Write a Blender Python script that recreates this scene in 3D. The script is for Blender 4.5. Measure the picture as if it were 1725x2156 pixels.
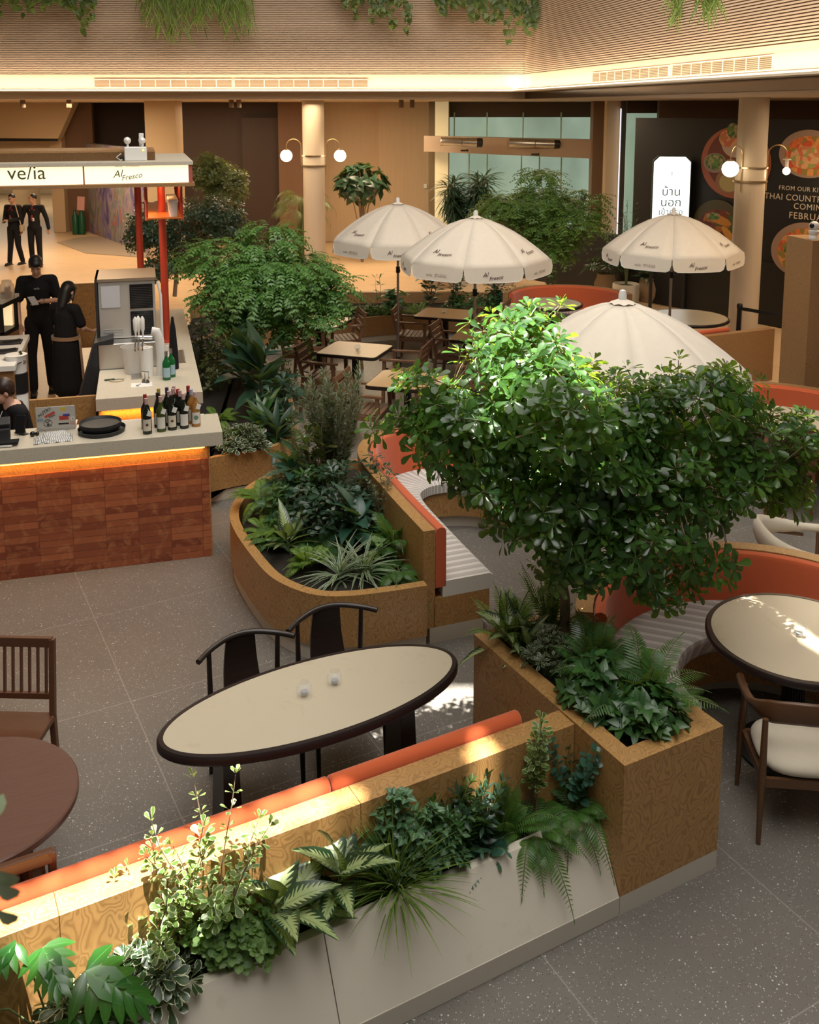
import bpy, bmesh, math, random
import numpy as np
from mathutils import Vector, Matrix
for o in list(bpy.data.objects): bpy.data.objects.remove(o)
SC = bpy.context.scene
COL = SC.collection
PI = math.pi
# ------------------------------------------------------------------ camera
CAMH, FPX, PITCH, PY0, PX0 = 3.8, 2060.0, 0.149, 538.0, 862.5
cd = bpy.data.cameras.new('camera'); cam = bpy.data.objects.new('camera', cd); COL.objects.link(cam)
cam.location = (0, 0, CAMH); cam.rotation_euler = (PI/2 - PITCH, 0, 0)
cd.sensor_fit = 'AUTO'; cd.sensor_width = 36; cd.lens = 36*FPX/2156; cd.shift_y = -(1078-PY0)/2156
cd.clip_start = 0.05; cd.clip_end = 200
cd.dof.use_dof = True; cd.dof.focus_distance = 7.0; cd.dof.aperture_fstop = 6.3
SC.camera = cam
# ------------------------------------------------------------------ view, world, lights
SC.view_settings.view_transform = 'Standard'; SC.view_settings.look = 'None'
SC.view_settings.gamma = 1; SC.view_settings.use_curve_mapping = False
SC.view_settings.exposure = 0.12
w = bpy.data.worlds.new('world'); SC.world = w; w.use_nodes = True
w.node_tree.nodes['Background'].inputs[0].default_value = (1.0, .93, .84, 1)
w.node_tree.nodes['Background'].inputs[1].default_value = 0.13
SUN_D = Vector((-0.06, 0.12, -1)).normalized()
sl = bpy.data.lights.new('sun', 'SUN'); sl.energy = 32; sl.angle = math.radians(.6); sl.color = (1, .94, .84)
so = bpy.data.objects.new('sun', sl); COL.objects.link(so); so.rotation_euler = SUN_D.to_track_quat('-Z', 'Y').to_euler()
def area(name, loc, size, energy, color=(1,1,1), target=None, sy=None, spread=PI):
    l = bpy.data.lights.new(name, 'AREA'); l.energy = energy; l.color = color; l.size = size; l.spread = spread
    if sy: l.shape = 'RECTANGLE'; l.size_y = sy
    o = bpy.data.objects.new(name, l); COL.objects.link(o); o.location = loc
    if target is not None: o.rotation_euler = (Vector(target)-Vector(loc)).to_track_quat('-Z','Y').to_euler()
    return o
def point(name, loc, energy, color, r=.05):
    l = bpy.data.lights.new(name, 'POINT'); l.energy = energy; l.color = color; l.shadow_soft_size = r
    o = bpy.data.objects.new(name, l); COL.objects.link(o); o.location = loc; return o
area('skylight', (0.6, 6.5, 10.4), 7, 620, (1, .96, .89), (0.6, 6.5, 0), sy=9)
area('skylight_front', (1.0, 0.5, 9.5), 4, 300, (1,.97,.93), (.3,4.2,0))
area('bulkhead_fill', (-1.0, 8.5, 10.2), 5, 300, (1,.95,.88), (.5,19,5.5))  # added fill lamp that brightens the upper bulkhead walls
for i, (x, y, e) in enumerate([(-9,25.5,190),(-5,24.5,85),(-1,23.5,170),(3,20.2,80),(-7,20.5,120),(7.5,14.5,90),(-2.5,20.3,70),(5.3,11.5,50)]):
    area('downlight_glow', (x, y, 3.9), 1.6, e, (1, .76, .49), (x, y, 0))
area('bar_light', (-3.6, 10.3, 2.85), 1.4, 26, (1, .8, .58), (-3.6, 10.0, 0))
# ------------------------------------------------------------------ helpers
RND = random.Random(7)
def spot(px, py, z=0.0):
    """where the sightline through a photo pixel meets the height z"""
    X = (px-PX0)/FPX; Y = -(py-PY0)/FPX
    r = Vector((X, math.cos(PITCH)+Y*math.sin(PITCH), -math.sin(PITCH)+Y*math.cos(PITCH)))
    t = (z-CAMH)/r.z
    return Vector((r.x*t, r.y*t, z))
def spotY(px, py, yy):
    X = (px-PX0)/FPX; Y = -(py-PY0)/FPX
    r = Vector((X, math.cos(PITCH)+Y*math.sin(PITCH), -math.sin(PITCH)+Y*math.cos(PITCH)))
    t = yy/r.y
    return Vector((r.x*t, yy, CAMH+r.z*t))
def tag(o, label=None, cat=None, group=None, kind=None):
    if label: o['label'] = label
    if cat: o['category'] = cat
    if group: o['group'] = group
    if kind: o['kind'] = kind
    return o
def thing(name, label, cat, loc=(0,0,0), rz=0, group=None):
    o = bpy.data.objects.new(name, None); COL.objects.link(o)
    o.location = loc; o.rotation_euler = (0,0,rz); o.empty_display_size = .1
    return tag(o, label, cat, group)
class MB:
    def __init__(s): s.v=[]; s.f=[]; s.m=[]; s.uv=[]; s.cur=0
    def add(s, vs, fs, uvs=None):
        b=len(s.v); s.v += [tuple(v) for v in vs]; s.f += [tuple(b+i for i in f) for f in fs]
        s.m += [s.cur]*len(fs); s.uv += (list(uvs) if uvs is not None else [(0,0)]*len(vs)); return s
    def box(s, c, d, rz=0, rx=0, ry=0):
        M = Matrix.Translation(c) @ Matrix.Rotation(rz,4,'Z') @ Matrix.Rotation(ry,4,'Y') @ Matrix.Rotation(rx,4,'X')
        h=[x/2 for x in d]
        vs=[M@Vector((sx*h[0],sy*h[1],sz*h[2])) for sx in(-1,1) for sy in(-1,1) for sz in(-1,1)]
        return s.add(vs,[(0,1,3,2),(4,6,7,5),(0,4,5,1),(2,3,7,6),(0,2,6,4),(1,5,7,3)])
    def bar(s, a, b, w, h=None, up=(0,0,1), w2=None, h2=None):
        a=Vector(a); b=Vector(b); h=h or w; w2=w2 or w; h2=h2 or h; d=(b-a).normalized(); u=Vector(up)
        x=d.cross(u)
        if x.length<1e-4: x=Vector((1,0,0))
        x.normalize(); z=x.cross(d)
        vs=[]
        for p,ww,hh in ((a,w,h),(b,w2,h2)):
            for sx,sz in((-1,-1),(1,-1),(1,1),(-1,1)): vs.append(p+x*sx*ww/2+z*sz*hh/2)
        return s.add(vs,[(3,2,1,0),(4,5,6,7),(0,1,5,4),(1,2,6,5),(2,3,7,6),(3,0,4,7)])
    def tube(s, pts, r, n=10, cap=True, closed=False, flat=1.0):
        pts=[Vector(p) for p in pts]; N=len(pts); rs=r if isinstance(r,(list,tuple)) else [r]*N
        vs=[]; pu=Vector((0,0,1)); T=[]
        for i in range(N):
            if closed: t=(pts[(i+1)%N]-pts[i-1])
            else: t=pts[min(i+1,N-1)]-pts[max(i-1,0)]
            T.append(t.normalized() if t.length>1e-9 else Vector((0,0,1)))
        x=T[0].cross(pu)
        if x.length<1e-3: x=T[0].cross(Vector((0,1,0)))
        x.normalize()
        for i in range(N):
            x=(x-T[i]*x.dot(T[i])).normalized(); y=x.cross(T[i])
            for k in range(n):
                a=2*PI*k/n; vs.append(pts[i]+x*math.cos(a)*rs[i]+y*math.sin(a)*rs[i]*flat)
        fs=[]
        for i in range(N if closed else N-1):
            j=(i+1)%N
            for k in range(n): fs.append((i*n+k,i*n+(k+1)%n,j*n+(k+1)%n,j*n+k))
        if cap and not closed: fs.append(tuple(range(n))[::-1]); fs.append(tuple((N-1)*n+k for k in range(n)))
        uv=[(i/max(1,N-1),k/n) for i in range(N) for k in range(n)]
        return s.add(vs,fs,uv)
    def lathe(s, prof, c=(0,0,0), n=32, sx=1, sy=1, axis=None):
        vs=[]; N=len(prof)
        for r,z in prof:
            for k in range(n):
                a=2*PI*k/n; vs.append(Vector((math.cos(a)*r*sx, math.sin(a)*r*sy, z)))
        if axis is not None:
            q=Vector(axis).to_track_quat('Z','Y'); vs=[q@v for v in vs]
        c=Vector(c); vs=[v+c for v in vs]
        fs=[(i*n+k,i*n+(k+1)%n,(i+1)*n+(k+1)%n,(i+1)*n+k) for i in range(N-1) for k in range(n)]
        if prof[0][0]>1e-6: fs.append(tuple(range(n))[::-1])
        if prof[-1][0]>1e-6: fs.append(tuple((N-1)*n+k for k in range(n)))
        return s.add(vs,fs)
    def cyl(s, c, r, h, n=24, r2=None): return s.lathe([(r,0),(r2 if r2 is not None else r,h)],c,n)
    def ball(s, c, r, n=16, sx=1, sy=1, sz=1):
        prof=[(max(1e-7,math.sin(PI*i/(n//2)))*r, -math.cos(PI*i/(n//2))*r*sz) for i in range(n//2+1)]
        return s.lathe(prof,c,n,sx,sy)
    def prism(s, poly, z0, z1):
        n=len(poly); vs=[(p[0],p[1],z0) for p in poly]+[(p[0],p[1],z1) for p in poly]
        ar=sum(poly[i][0]*poly[(i+1)%n][1]-poly[(i+1)%n][0]*poly[i][1] for i in range(n))
        fs=[tuple(range(n))[::-1],tuple(range(n,2*n))]+[(i,(i+1)%n,n+(i+1)%n,n+i) for i in range(n)]
        if ar<0: fs=[f[::-1] for f in fs]
        return s.add(vs,fs)
    def strip(s, path, prof, closed=False):
        """sweep a profile [(offset to the left of the path, z)] along a plan path"""
        P=[Vector((p[0],p[1])) for p in path]; N=len(P); m=len(prof); vs=[]; uv=[]; L=0
        for i in range(N):
            if closed: a=P[i]-P[i-1]; b=P[(i+1)%N]-P[i]
            else: a=P[i]-P[i-1] if i>0 else P[1]-P[0]; b=P[i+1]-P[i] if i<N-1 else P[-1]-P[-2]
            a=a.normalized(); b=b.normalized(); t=(a+b).normalized(); nn=Vector((-t.y,t.x)); k=1/max(.4,math.sqrt((1+a.dot(b))/2))
            if i>0: L+=(P[i]-P[i-1]).length
            for o,z in prof: vs.append((P[i].x+nn.x*o*k,P[i].y+nn.y*o*k,z)); uv.append((L,o))
        fs=[]
        for i in range(N if closed else N-1):
            j=(i+1)%N
            for q in range(m): fs.append((i*m+q,j*m+q,j*m+(q+1)%m,i*m+(q+1)%m))
        if not closed: fs.append(tuple(range(m))); fs.append(tuple((N-1)*m+q for q in range(m))[::-1])
        return s.add(vs,fs,uv)
    def build(s, name, mats, parent=None, smooth=False, bevel=0, w=False, seg=2, sub=0):
        vs=s.v
        if w and parent is not None:
            M=(Matrix.Translation(parent.location)@Matrix.Rotation(parent.rotation_euler[2],4,'Z')).inverted()
            if parent.parent is not None: pass
            vs=[tuple(M@Vector(v)) for v in vs]
        me=bpy.data.meshes.new(name); me.from_pydata(vs,[],s.f); 
        mats=mats if isinstance(mats,(list,tuple)) else [mats]
        for m in mats: me.materials.append(m)
        if len(mats)>1: me.polygons.foreach_set('material_index',s.m)
        ul=me.uv_layers.new(name='UVMap'); li=np.zeros(len(me.loops),dtype=np.int32); me.loops.foreach_get('vertex_index',li)
        ul.data.foreach_set('uv',np.array(s.uv,dtype=np.float32)[li].ravel())
        bm=bmesh.new(); bm.from_mesh(me); bmesh.ops.recalc_face_normals(bm,faces=bm.faces); bm.to_mesh(me); bm.free()
        o=bpy.data.objects.new(name,me); COL.objects.link(o)
        if parent is not None: o.parent=parent
        if smooth:
            me.polygons.foreach_set('use_smooth',[True]*len(me.polygons))
            if smooth!='full':
                me.set_sharp_from_angle(angle=math.radians(40))
        if bevel:
            b=o.modifiers.new('bevel','BEVEL'); b.width=bevel; b.segments=seg; b.limit_method='ANGLE'; b.angle_limit=math.radians(50); b.harden_normals=False
        if sub:
            q=o.modifiers.new('sub','SUBSURF'); q.levels=sub; q.render_levels=sub
        return o
def struct(mb, name, mats, **k): o=mb.build(name,mats,**k); o['kind']='structure'; return o
def dup(o, loc, rz, label, parent=None):
    c=o.copy(); COL.objects.link(c); c.parent=parent
    if parent is None: c.location=loc; c.rotation_euler=(0,0,rz); c['label']=label
    for ch in [x for x in KIDS.get(o.name,[])]: dup(ch,None,None,None,c); 
    return c
KIDS={}
def index_kids():
    KIDS.clear()
    for o in bpy.data.objects:
        if o.parent: KIDS.setdefault(o.parent.name,[]).append(o)
def catmull(pts, n=8, closed=False):
    P=[Vector(p) for p in pts]; out=[]; N=len(P)
    rng=range(N) if closed else range(N-1)
    for i in rng:
        if closed: a,b,c,d=P[i-1],P[i],P[(i+1)%N],P[(i+2)%N]
        else: a,b,c,d=P[max(i-1,0)],P[i],P[i+1],P[min(i+2,N-1)]
        for k in range(n):
            t=k/n; out.append(.5*((2*b)+(c-a)*t+(2*a-5*b+4*c-d)*t*t+(3*b-a-3*c+d)*t**3))
    if not closed: out.append(P[-1])
    return out
# ------------------------------------------------------------------ materials
def nm(name, color=(.8,.8,.8), rough=.5, metal=0, **k):
    m=bpy.data.materials.new(name); m.use_nodes=True; p=m.node_tree.nodes['Principled BSDF']
    p.inputs['Base Color'].default_value=(*color,1); p.inputs['Roughness'].default_value=rough; p.inputs['Metallic'].default_value=metal
    if 'spec' in k: p.inputs['Specular IOR Level'].default_value=k['spec']
    if 'emit' in k: p.inputs['Emission Color'].default_value=(*k['emit'],1); p.inputs['Emission Strength'].default_value=k.get('es',1)
    if 'trans' in k: p.inputs['Transmission Weight'].default_value=k['trans']; p.inputs['IOR'].default_value=k.get('ior',1.45)
    if 'alpha' in k: p.inputs['Alpha'].default_value=k['alpha']
    return m
class NT:
    def __init__(s,m): s.t=m.node_tree; s.p=s.t.nodes['Principled BSDF']
    def n(s,t,**k):
        x=s.t.nodes.new(t)
        for a,b in k.items(): setattr(x,a,b)
        return x
    def l(s,a,b): s.t.links.new(a,b)
    def coord(s,kind='Object',scale=(1,1,1),rot=(0,0,0)):
        c=s.n('ShaderNodeTexCoord'); m=s.n('ShaderNodeMapping'); m.inputs['Scale'].default_value=scale; m.inputs['Rotation'].default_value=rot
        s.l(c.outputs[kind],m.inputs[0]); return m.outputs[0]
    def world(s,scale=(1,1,1),rot=(0,0,0)):
        c=s.n('ShaderNodeNewGeometry'); m=s.n('ShaderNodeMapping'); m.inputs['Scale'].default_value=scale; m.inputs['Rotation'].default_value=rot
        s.l(c.outputs['Position'],m.inputs[0]); return m.outputs[0]
    def noise(s,vec,scale,detail=3,rough=.5,dist=0):
        x=s.n('ShaderNodeTexNoise'); s.l(vec,x.inputs['Vector']); x.inputs['Scale'].default_value=scale; x.inputs['Detail'].default_value=detail
        x.inputs['Roughness'].default_value=rough; x.inputs['Distortion'].default_value=dist; return x.outputs['Fac']
    def math(s,op,a,b=None,clamp=False):
        x=s.n('ShaderNodeMath',operation=op,use_clamp=clamp)
        for i,v in enumerate((a,b)):
            if v is None: continue
            if isinstance(v,(int,float)): x.inputs[i].default_value=v
            else: s.l(v,x.inputs[i])
        return x.outputs[0]
    def ramp(s,fac,stops,interp='LINEAR'):
        x=s.n('ShaderNodeValToRGB'); s.l(fac,x.inputs[0]); e=x.color_ramp.elements; x.color_ramp.interpolation=interp
        while len(e)<len(stops): e.new(.5)
        for q,(p,c) in zip(e,stops): q.position=p; q.color=(*c,1) if len(c)==3 else c
        return x.outputs[0]
    def mix(s,f,a,b,mode='MIX'):
        x=s.n('ShaderNodeMix',data_type='RGBA',blend_type=mode)
        for i,v in ((0,f),(6,a),(7,b)):
            if isinstance(v,(int,float)): x.inputs[i].default_value=v
            elif isinstance(v,tuple): x.inputs[i].default_value=(*v,1)
            else: s.l(v,x.inputs[i])
        return x.outputs[2]
    def bump(s,h,strength=.2,dist=.01):
        b=s.n('ShaderNodeBump'); b.inputs['Strength'].default_value=strength; b.inputs['Distance'].default_value=dist; s.l(h,b.inputs['Height']); s.l(b.outputs[0],s.p.inputs['Normal'])
    def color(s,c): s.l(c,s.p.inputs['Base Color'])
def burl(name, light, dark, sc=1.0, rough=.42, k=44):
    m=nm(name,light,rough); t=NT(m)
    v=t.world((1,1,.62)); n1=t.noise(v,10*sc,1.6,.45,.35)
    a=t.math('SINE',t.math('MULTIPLY',n1,k*2)); r=t.math('MULTIPLY_ADD' if False else 'MULTIPLY',t.math('ADD',a,1),.5)
    r=t.math('POWER',r,2.2)
    fine=t.noise(t.world((1,1,.25)),60*sc,3,.6)
    c=t.mix(r,light,dark); c=t.mix(t.math('MULTIPLY',fine,.35),c,tuple(x*.55 for x in light),'MIX')
    big=t.noise(v,1.2,2); c=t.mix(t.math('MULTIPLY',big,.35),c,tuple(x*1.25 for x in light))
    t.color(c); t.bump(r,.05,.002); return m
M={}
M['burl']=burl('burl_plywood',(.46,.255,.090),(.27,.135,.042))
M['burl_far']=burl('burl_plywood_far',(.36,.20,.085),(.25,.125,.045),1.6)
M['burl_top']=M['burl']
def terrazzo():
    m=nm('grey_terrazzo',(.2,.19,.17),.42); t=NT(m); v=t.world()
    vo=t.n('ShaderNodeTexVoronoi'); t.l(v,vo.inputs['Vector']); vo.inputs['Scale'].default_value=95
    vo2=t.n('ShaderNodeTexVoronoi'); t.l(v,vo2.inputs['Vector']); vo2.inputs['Scale'].default_value=48
    sp=t.math('LESS_THAN',vo.outputs['Distance'],.26)
    sep=t.n('ShaderNodeSeparateColor'); t.l(vo.outputs['Color'],sep.inputs[0]); w1=t.math('MULTIPLY',sp,t.math('GREATER_THAN',sep.outputs[0],.72))
    dk=t.math('MULTIPLY',sp,t.math('LESS_THAN',sep.outputs[0],.22))
    sep2=t.n('ShaderNodeSeparateColor'); t.l(vo2.outputs['Color'],sep2.inputs[0])
    w2=t.math('MULTIPLY',t.math('LESS_THAN',vo2.outputs['Distance'],.2),t.math('GREATER_THAN',sep2.outputs[1],.86))
    base=t.mix(t.noise(v,3,4),(.150,.138,.120),(.205,.190,.167)); base=t.mix(t.math('MULTIPLY',t.noise(v,180,2),.5),base,(.12,.11,.10))
    c=t.mix(w1,base,(.44,.43,.40)); c=t.mix(w2,c,(.62,.61,.58)); c=t.mix(dk,c,(.075,.07,.065))
    br=t.n('ShaderNodeTexBrick'); br.offset=0; br.inputs['Scale'].default_value=1; br.inputs['Mortar Size'].default_value=.0035; br.inputs['Brick Width'].default_value=1.2; br.inputs['Row Height'].default_value=1.2; br.inputs['Mortar Smooth'].default_value=0
    t.l(t.world((1,1,1),(0,0,-math.radians(28.5))),br.inputs['Vector'])
    c=t.mix(t.math('MULTIPLY',br.outputs['Fac'],.45),c,(.40,.37,.33)); t.color(c)
    t.bump(t.noise(v,40,2),.02,.002)
    return m
M['terrazzo']=terrazzo()
def stonefloor():
    m=nm('honey_stone_floor',(.5,.35,.2),.38); t=NT(m); v=t.world()
    n=t.noise(t.world((1,2.2,1)),1.6,5,.6,1.2); c=t.ramp(n,[(.25,(.56,.37,.20)),(.5,(.66,.46,.265)),(.8,(.60,.41,.235))])
    br=t.n('ShaderNodeTexBrick'); br.offset=.5; br.inputs['Scale'].default_value=1; br.inputs['Mortar Size'].default_value=.004; br.inputs['Brick Width'].default_value=1.2; br.inputs['Row Height'].default_value=.8
    t.l(v,br.inputs['Vector']); c=t.mix(t.math('MULTIPLY',br.outputs['Fac'],.2),c,(.35,.25,.15)); t.color(c); return m
M['stone']=stonefloor()
def speck(name, base, dark, sc=60, rough=.45, amt=.8):
    m=nm(name,base,rough); t=NT(m); v=t.world(); n=t.noise(v,sc,3,.7); f=t.ramp(n,[(.30,(1,1,1)),(.40,(0,0,0))]); c=t.mix(t.math('MULTIPLY',f,amt),base,dark)
    n2=t.noise(v,4,3); c=t.mix(t.math('MULTIPLY',n2,.25),c,tuple(x*.82 for x in base)); t.color(c); return m
M['quartz']=speck('speckled_quartz',(.60,.54,.43),(.30,.21,.12),70)
M['travertine']=speck('beige_stone_tile',(.66,.60,.50),(.57,.51,.41),9,.5,.5)
M['plinth']=speck('beige_plinth_stone',(.58,.53,.44),(.50,.45,.36),12,.5,.4)
M['cream_top']=speck('cream_stone_top',(.62,.54,.40),(.54,.46,.33),7,.28,.6)
def wood(name, a, b, rough=.4, sc=(1,1,12), axis='Object', ns=6):
    m=nm(name,a,rough); t=NT(m); v=t.coord('Object',sc); n=t.noise(v,ns,4,.6,.8); n2=t.noise(v,ns*6,2,.5)
    c=t.mix(n,a,b); c=t.mix(t.math('MULTIPLY',n2,.3),c,tuple(x*.6 for x in b)); t.color(c); return m
M['dark_wood']=wood('espresso_wood',(.035,.022,.016),(.018,.012,.010),.35)
M['rim_wood']=wood('dark_rim_wood',(.030,.018,.016),(.018,.011,.011),.3)
M['teak']=wood('brown_slat_wood',(.24,.115,.055),(.14,.062,.030),.5)
M['walnut']=wood('walnut',(.16,.075,.032),(.085,.038,.016),.35)
M['walnut_top']=wood('reddish_walnut_top',(.21,.105,.075),(.13,.062,.045),.35,(1.2,14,1))
M['redwood']=wood('reddish_brown_wood',(.17,.068,.030),(.10,.038,.018),.4)
M['lam']=speck('tan_burl_laminate',(.56,.37,.185),(.46,.28,.12),22,.33,.6)
M['black']=nm('black_metal',(.012,.012,.012),.45)
M['black_gloss']=nm('black_gloss',(.008,.008,.009),.15)
M['charcoal']=nm('charcoal_plastic',(.02,.02,.022),.55)
M['steel']=nm('brushed_steel',(.55,.54,.52),.3,1)
M['chrome']=nm('chrome',(.8,.8,.8),.1,1)
M['brass']=nm('brushed_brass',(.62,.45,.24),.3,1)
M['white']=nm('white_plastic',(.75,.74,.71),.4)
M['paper']=nm('white_paper',(.8,.78,.74),.8)
M['soil']=speck('dark_soil',(.02,.015,.011),(.05,.035,.025),50,.95)
def fabric(name,c,rough=.9,sc=600,var=.25):
    m=nm(name,c,rough); t=NT(m); v=t.world(); n=t.noise(v,sc,2); n2=t.noise(v,14,3); q=t.mix(t.math('MULTIPLY',n,var),c,tuple(x*.55 for x in c)); q=t.mix(t.math('MULTIPLY',n2,.3),q,tuple(min(1,x*1.25) for x in c))
    t.color(q); t.bump(n,.25,.002); t.p.inputs['Sheen Weight'].default_value=.3 if c[0]>.1 else 0
    if c[0]<.1: t.p.inputs['Specular IOR Level'].default_value=.2
    return m
M['orange']=fabric('burnt_orange_fabric',(.58,.105,.028))
M['canvas']=fabric('cream_canvas',(.74,.66,.55),.85,300,.08)
M['boucle']=fabric('cream_upholstery',(.68,.60,.47),.9,150,.15)
M['blackcloth']=fabric('black_cloth',(.013,.013,.015),.9,300,.2)
M['tan']=fabric('tan_leather',(.34,.21,.11),.6)
def stripes(name, use='UV'):
    m=nm(name,(.7,.68,.63),.85); t=NT(m); c=t.n('ShaderNodeTexCoord'); s=t.n('ShaderNodeSeparateXYZ'); t.l(c.outputs['UV'],s.inputs[0])
    x=t.math('MULTIPLY',s.outputs[0],1/.085); fr=t.math('FRACT',x)
    col=t.ramp(fr,[(0,(.70,.68,.64)),(.12,(.36,.345,.32)),(.15,(.72,.70,.66)),(.24,(.43,.415,.39)),(.55,(.47,.455,.43)),(.86,(.43,.415,.39)),(.88,(.70,.68,.64)),(.99,(.36,.345,.32))],'CONSTANT')
    t.color(col); t.bump(t.noise(t.world(),400,2),.15,.001); return m
M['stripe']=stripes('grey_striped_fabric')
M['glass']=nm('clear_glass',(1,1,1),.02,0,trans=1,ior=1.4)
M['thin_glass']=nm('thin_clear_glass',(.9,.95,.93),.03,0,alpha=.18)
M['globe']=nm('glowing_globe',(1,.95,.85),.3,emit=(1,.80,.52),es=7)
M['skin']=nm('skin',(.48,.27,.18),.5); M['skin_light']=nm('light_skin',(.62,.38,.28),.45)
M['hair']=nm('black_hair',(.008,.007,.007),.45); M['hair_brown']=nm('dark_brown_hair',(.03,.014,.010),.4)
def text(s, size, mat, parent, M4, name='lettering', shear=0, ext=.0008, align='CENTER', space=1, label=None):
    cu=bpy.data.curves.new(name,'FONT'); cu.body=s; cu.size=size; cu.extrude=ext; cu.align_x=align; cu.align_y='CENTER'; cu.shear=shear; cu.space_character=space; cu.resolution_u=3
    to=bpy.data.objects.new(name+'_tmp',cu); COL.objects.link(to); bpy.context.view_layer.update()
    me=bpy.data.meshes.new_from_object(to.evaluated_get(bpy.context.evaluated_depsgraph_get())); me.name=name
    bpy.data.objects.remove(to); bpy.data.curves.remove(cu)
    me.transform(M4); me.materials.clear(); me.materials.append(mat)
    o=bpy.data.objects.new(name,me); COL.objects.link(o)
    if parent: o.parent=parent
    if label: o['label']=label
    return o
def face_matrix(origin, xdir, normal):
    x=Vector(xdir).normalized(); z=Vector(normal).normalized(); y=z.cross(x).normalized(); x=y.cross(z)
    return Matrix(((x.x,y.x,z.x,origin[0]),(x.y,y.y,z.y,origin[1]),(x.z,y.z,z.z,origin[2]),(0,0,0,1)))
# ------------------------------------------------------------------ the setting
TER=[(-9,-6),(-9,8.2),(-4.6,8.6),(-3.2,13.2),(-3.3,15.6),(-1.0,16.9),(2.2,17.0),(3.7,16.6),(4.3,13.5),(5.1,13.6),(4.35,11.0),(9,9.4),(9,-6)]
m=MB(); m.prism([(-30,-6),(20,-6),(20,50),(-30,50)],-.25,-.012); struct(m,'floor',M['stone'])
m=MB(); m.prism(TER,-.2,0); struct(m,'floor_dining',M['terrazzo'])
M['slat']=nm('cream_slat_plaster',(.62,.47,.335),.6); M['plaster']=nm('cream_plaster',(.78,.66,.50),.6)
M['ceil']=nm('ceiling_paint',(.50,.40,.29),.7)
def slat_wall(name, a, b, toward, zt=7.4):
    a=Vector((*a,0)); b=Vector((*b,0)); d=(b-a).normalized(); n=Vector((d.y,-d.x,0))
    if n.dot(Vector((*toward,0))-a)<0: n=-n
    mb=MB(); prof=[(-.3,4.12),(0,4.12),(0,4.40),(.03,4.40),(.03,4.43)]
    z=4.43; p=.0335
    while z<zt:
        prof+=[(.03,z+p*.56),(-.004,z+p*.60),(-.004,z+p*.95),(.03,z+p)]; z+=p
    prof+=[(-.3,z)]
    vs=[];N=len(prof)
    for q in (a,b):
        for o,zz in prof: v=q+n*o; vs.append((v.x,v.y,zz))
    mb.add(vs,[(i,i+1,N+i+1,N+i) for i in range(N-1)]+[(N-1,0,N,2*N-1)])
    struct(mb,name,M['slat'])
    mb=MB(); c=(a+b)/2; L=(b-a).length; rz=math.atan2(d.y,d.x)
    mb.box((c.x+n.x*.15,c.y+n.y*.15,4.13),(L,.30,.03),rz); mb.box((c.x+n.x*.295,c.y+n.y*.295,4.155),(L,.012,.03),rz)
    struct(mb,'trim_'+('1' if 'back' in name else '2'),M['plaster'])
    mb=MB(); mb.box((c.x+n.x*.302,c.y+n.y*.302,4.148),(L,.006,.016),rz); o=mb.build('led_strip',nm('led_glow',(1,1,1),emit=(1,.82,.55),es=2.2))
    tag(o,'thin glowing light line along the lower edge of the '+('straight' if 'back' in name else 'slanting right-hand')+' slatted bulkhead','light strip')
    k=int(L/3.2)+1
    for i in range(k):
        q=a+d*(L*(i+.5)/k)+n*.20
        l=area('cove_light',(q.x,q.y,4.17),L/k,22*L/k/3.2,(1,.80,.56),tuple(q-n*.20+Vector((0,0,.45))),sy=.04)
        l.rotation_euler=(Matrix(((d.x,(n*.45).x,(-n*.9).x),(d.y,(n*.45).y,(-n*.9).y),(0,.9,.45))).to_euler())
        z_=(n*.28+Vector((0,0,-.96))).normalized(); x_=d; y_=z_.cross(x_)
        l.rotation_euler=Matrix(((x_.x,y_.x,z_.x),(x_.y,y_.y,z_.y),(x_.z,y_.z,z_.z))).to_euler()
    return n,d,rz
nb,db,rb=slat_wall('wall_back',(-15,19),(2.2,19),(0,0))
nr,dr,rr=slat_wall('wall_right',(2.2,19),(4.5,6.4),(0,8))
# grilles on the plain band
def grille(a, b, z, n, label):
    a=Vector((*a,0));b=Vector((*b,0)); c=(a+b)/2; L=(b-a).length; rz=math.atan2((b-a).y,(b-a).x)
    t=thing('air_grille',label,'vent',(c.x+n.x*.004,c.y+n.y*.004,z),rz)
    f=MB()
    for s in (-1,1): f.box((0,0,s*.075),(L+.03,.02,.012)); f.box((s*(L/2+.01),0,0),(.012,.02,.15))
    for k in range(1,9): f.box((-L/2+L*k/9,0,0),(.012,.016,.14))
    f.build('frame',M['plaster'],t)
    s=MB()
    for k in range(7): s.box((0,0,-.06+k*.02),(L,.012,.008))
    s.build('slats',nm('grille_slat',(.42,.28,.18),.6),t)
    g=MB(); g.box((0,.004 if n.y<-.9 else .0,0),(L,.004,.14)); g.build('backing',nm('grille_dark',(.12,.08,.05),.8),t)
grille((-6.02,18.98),(-3.40,18.98),4.275,nb,'long cream air grille on the straight bulkhead, left one of the pair')
grille((-3.34,18.98),(-.80,18.98),4.275,nb,'long cream air grille on the straight bulkhead, right one of the pair')
def onw(px): # plan point of the right bulkhead under a photo column
    s=(px-PX0)/FPX; A=Vector((2.2,19)); D=Vector((2.3,-12.6)); t=(A.y*s-A.x)/(D.x-D.y*s); t=(s*19*1.0-2.2)/(2.3+12.6*s); return (2.2+2.3*t,19-12.6*t)
grille(onw(1243),onw(1400),4.275,nr,'slanting air grille on the right bulkhead, the one nearer the corner')
grille(onw(1408),onw(1614),4.275,nr,'slanting air grille on the right bulkhead, the longer one nearer the camera')
m=MB(); m.prism([(-16,19.0),(2.3,19.0),(4.62,6.0),(16,6.0),(16,36),(-16,36)],3.98,4.12); struct(m,'ceiling',M['ceil'])
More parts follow.
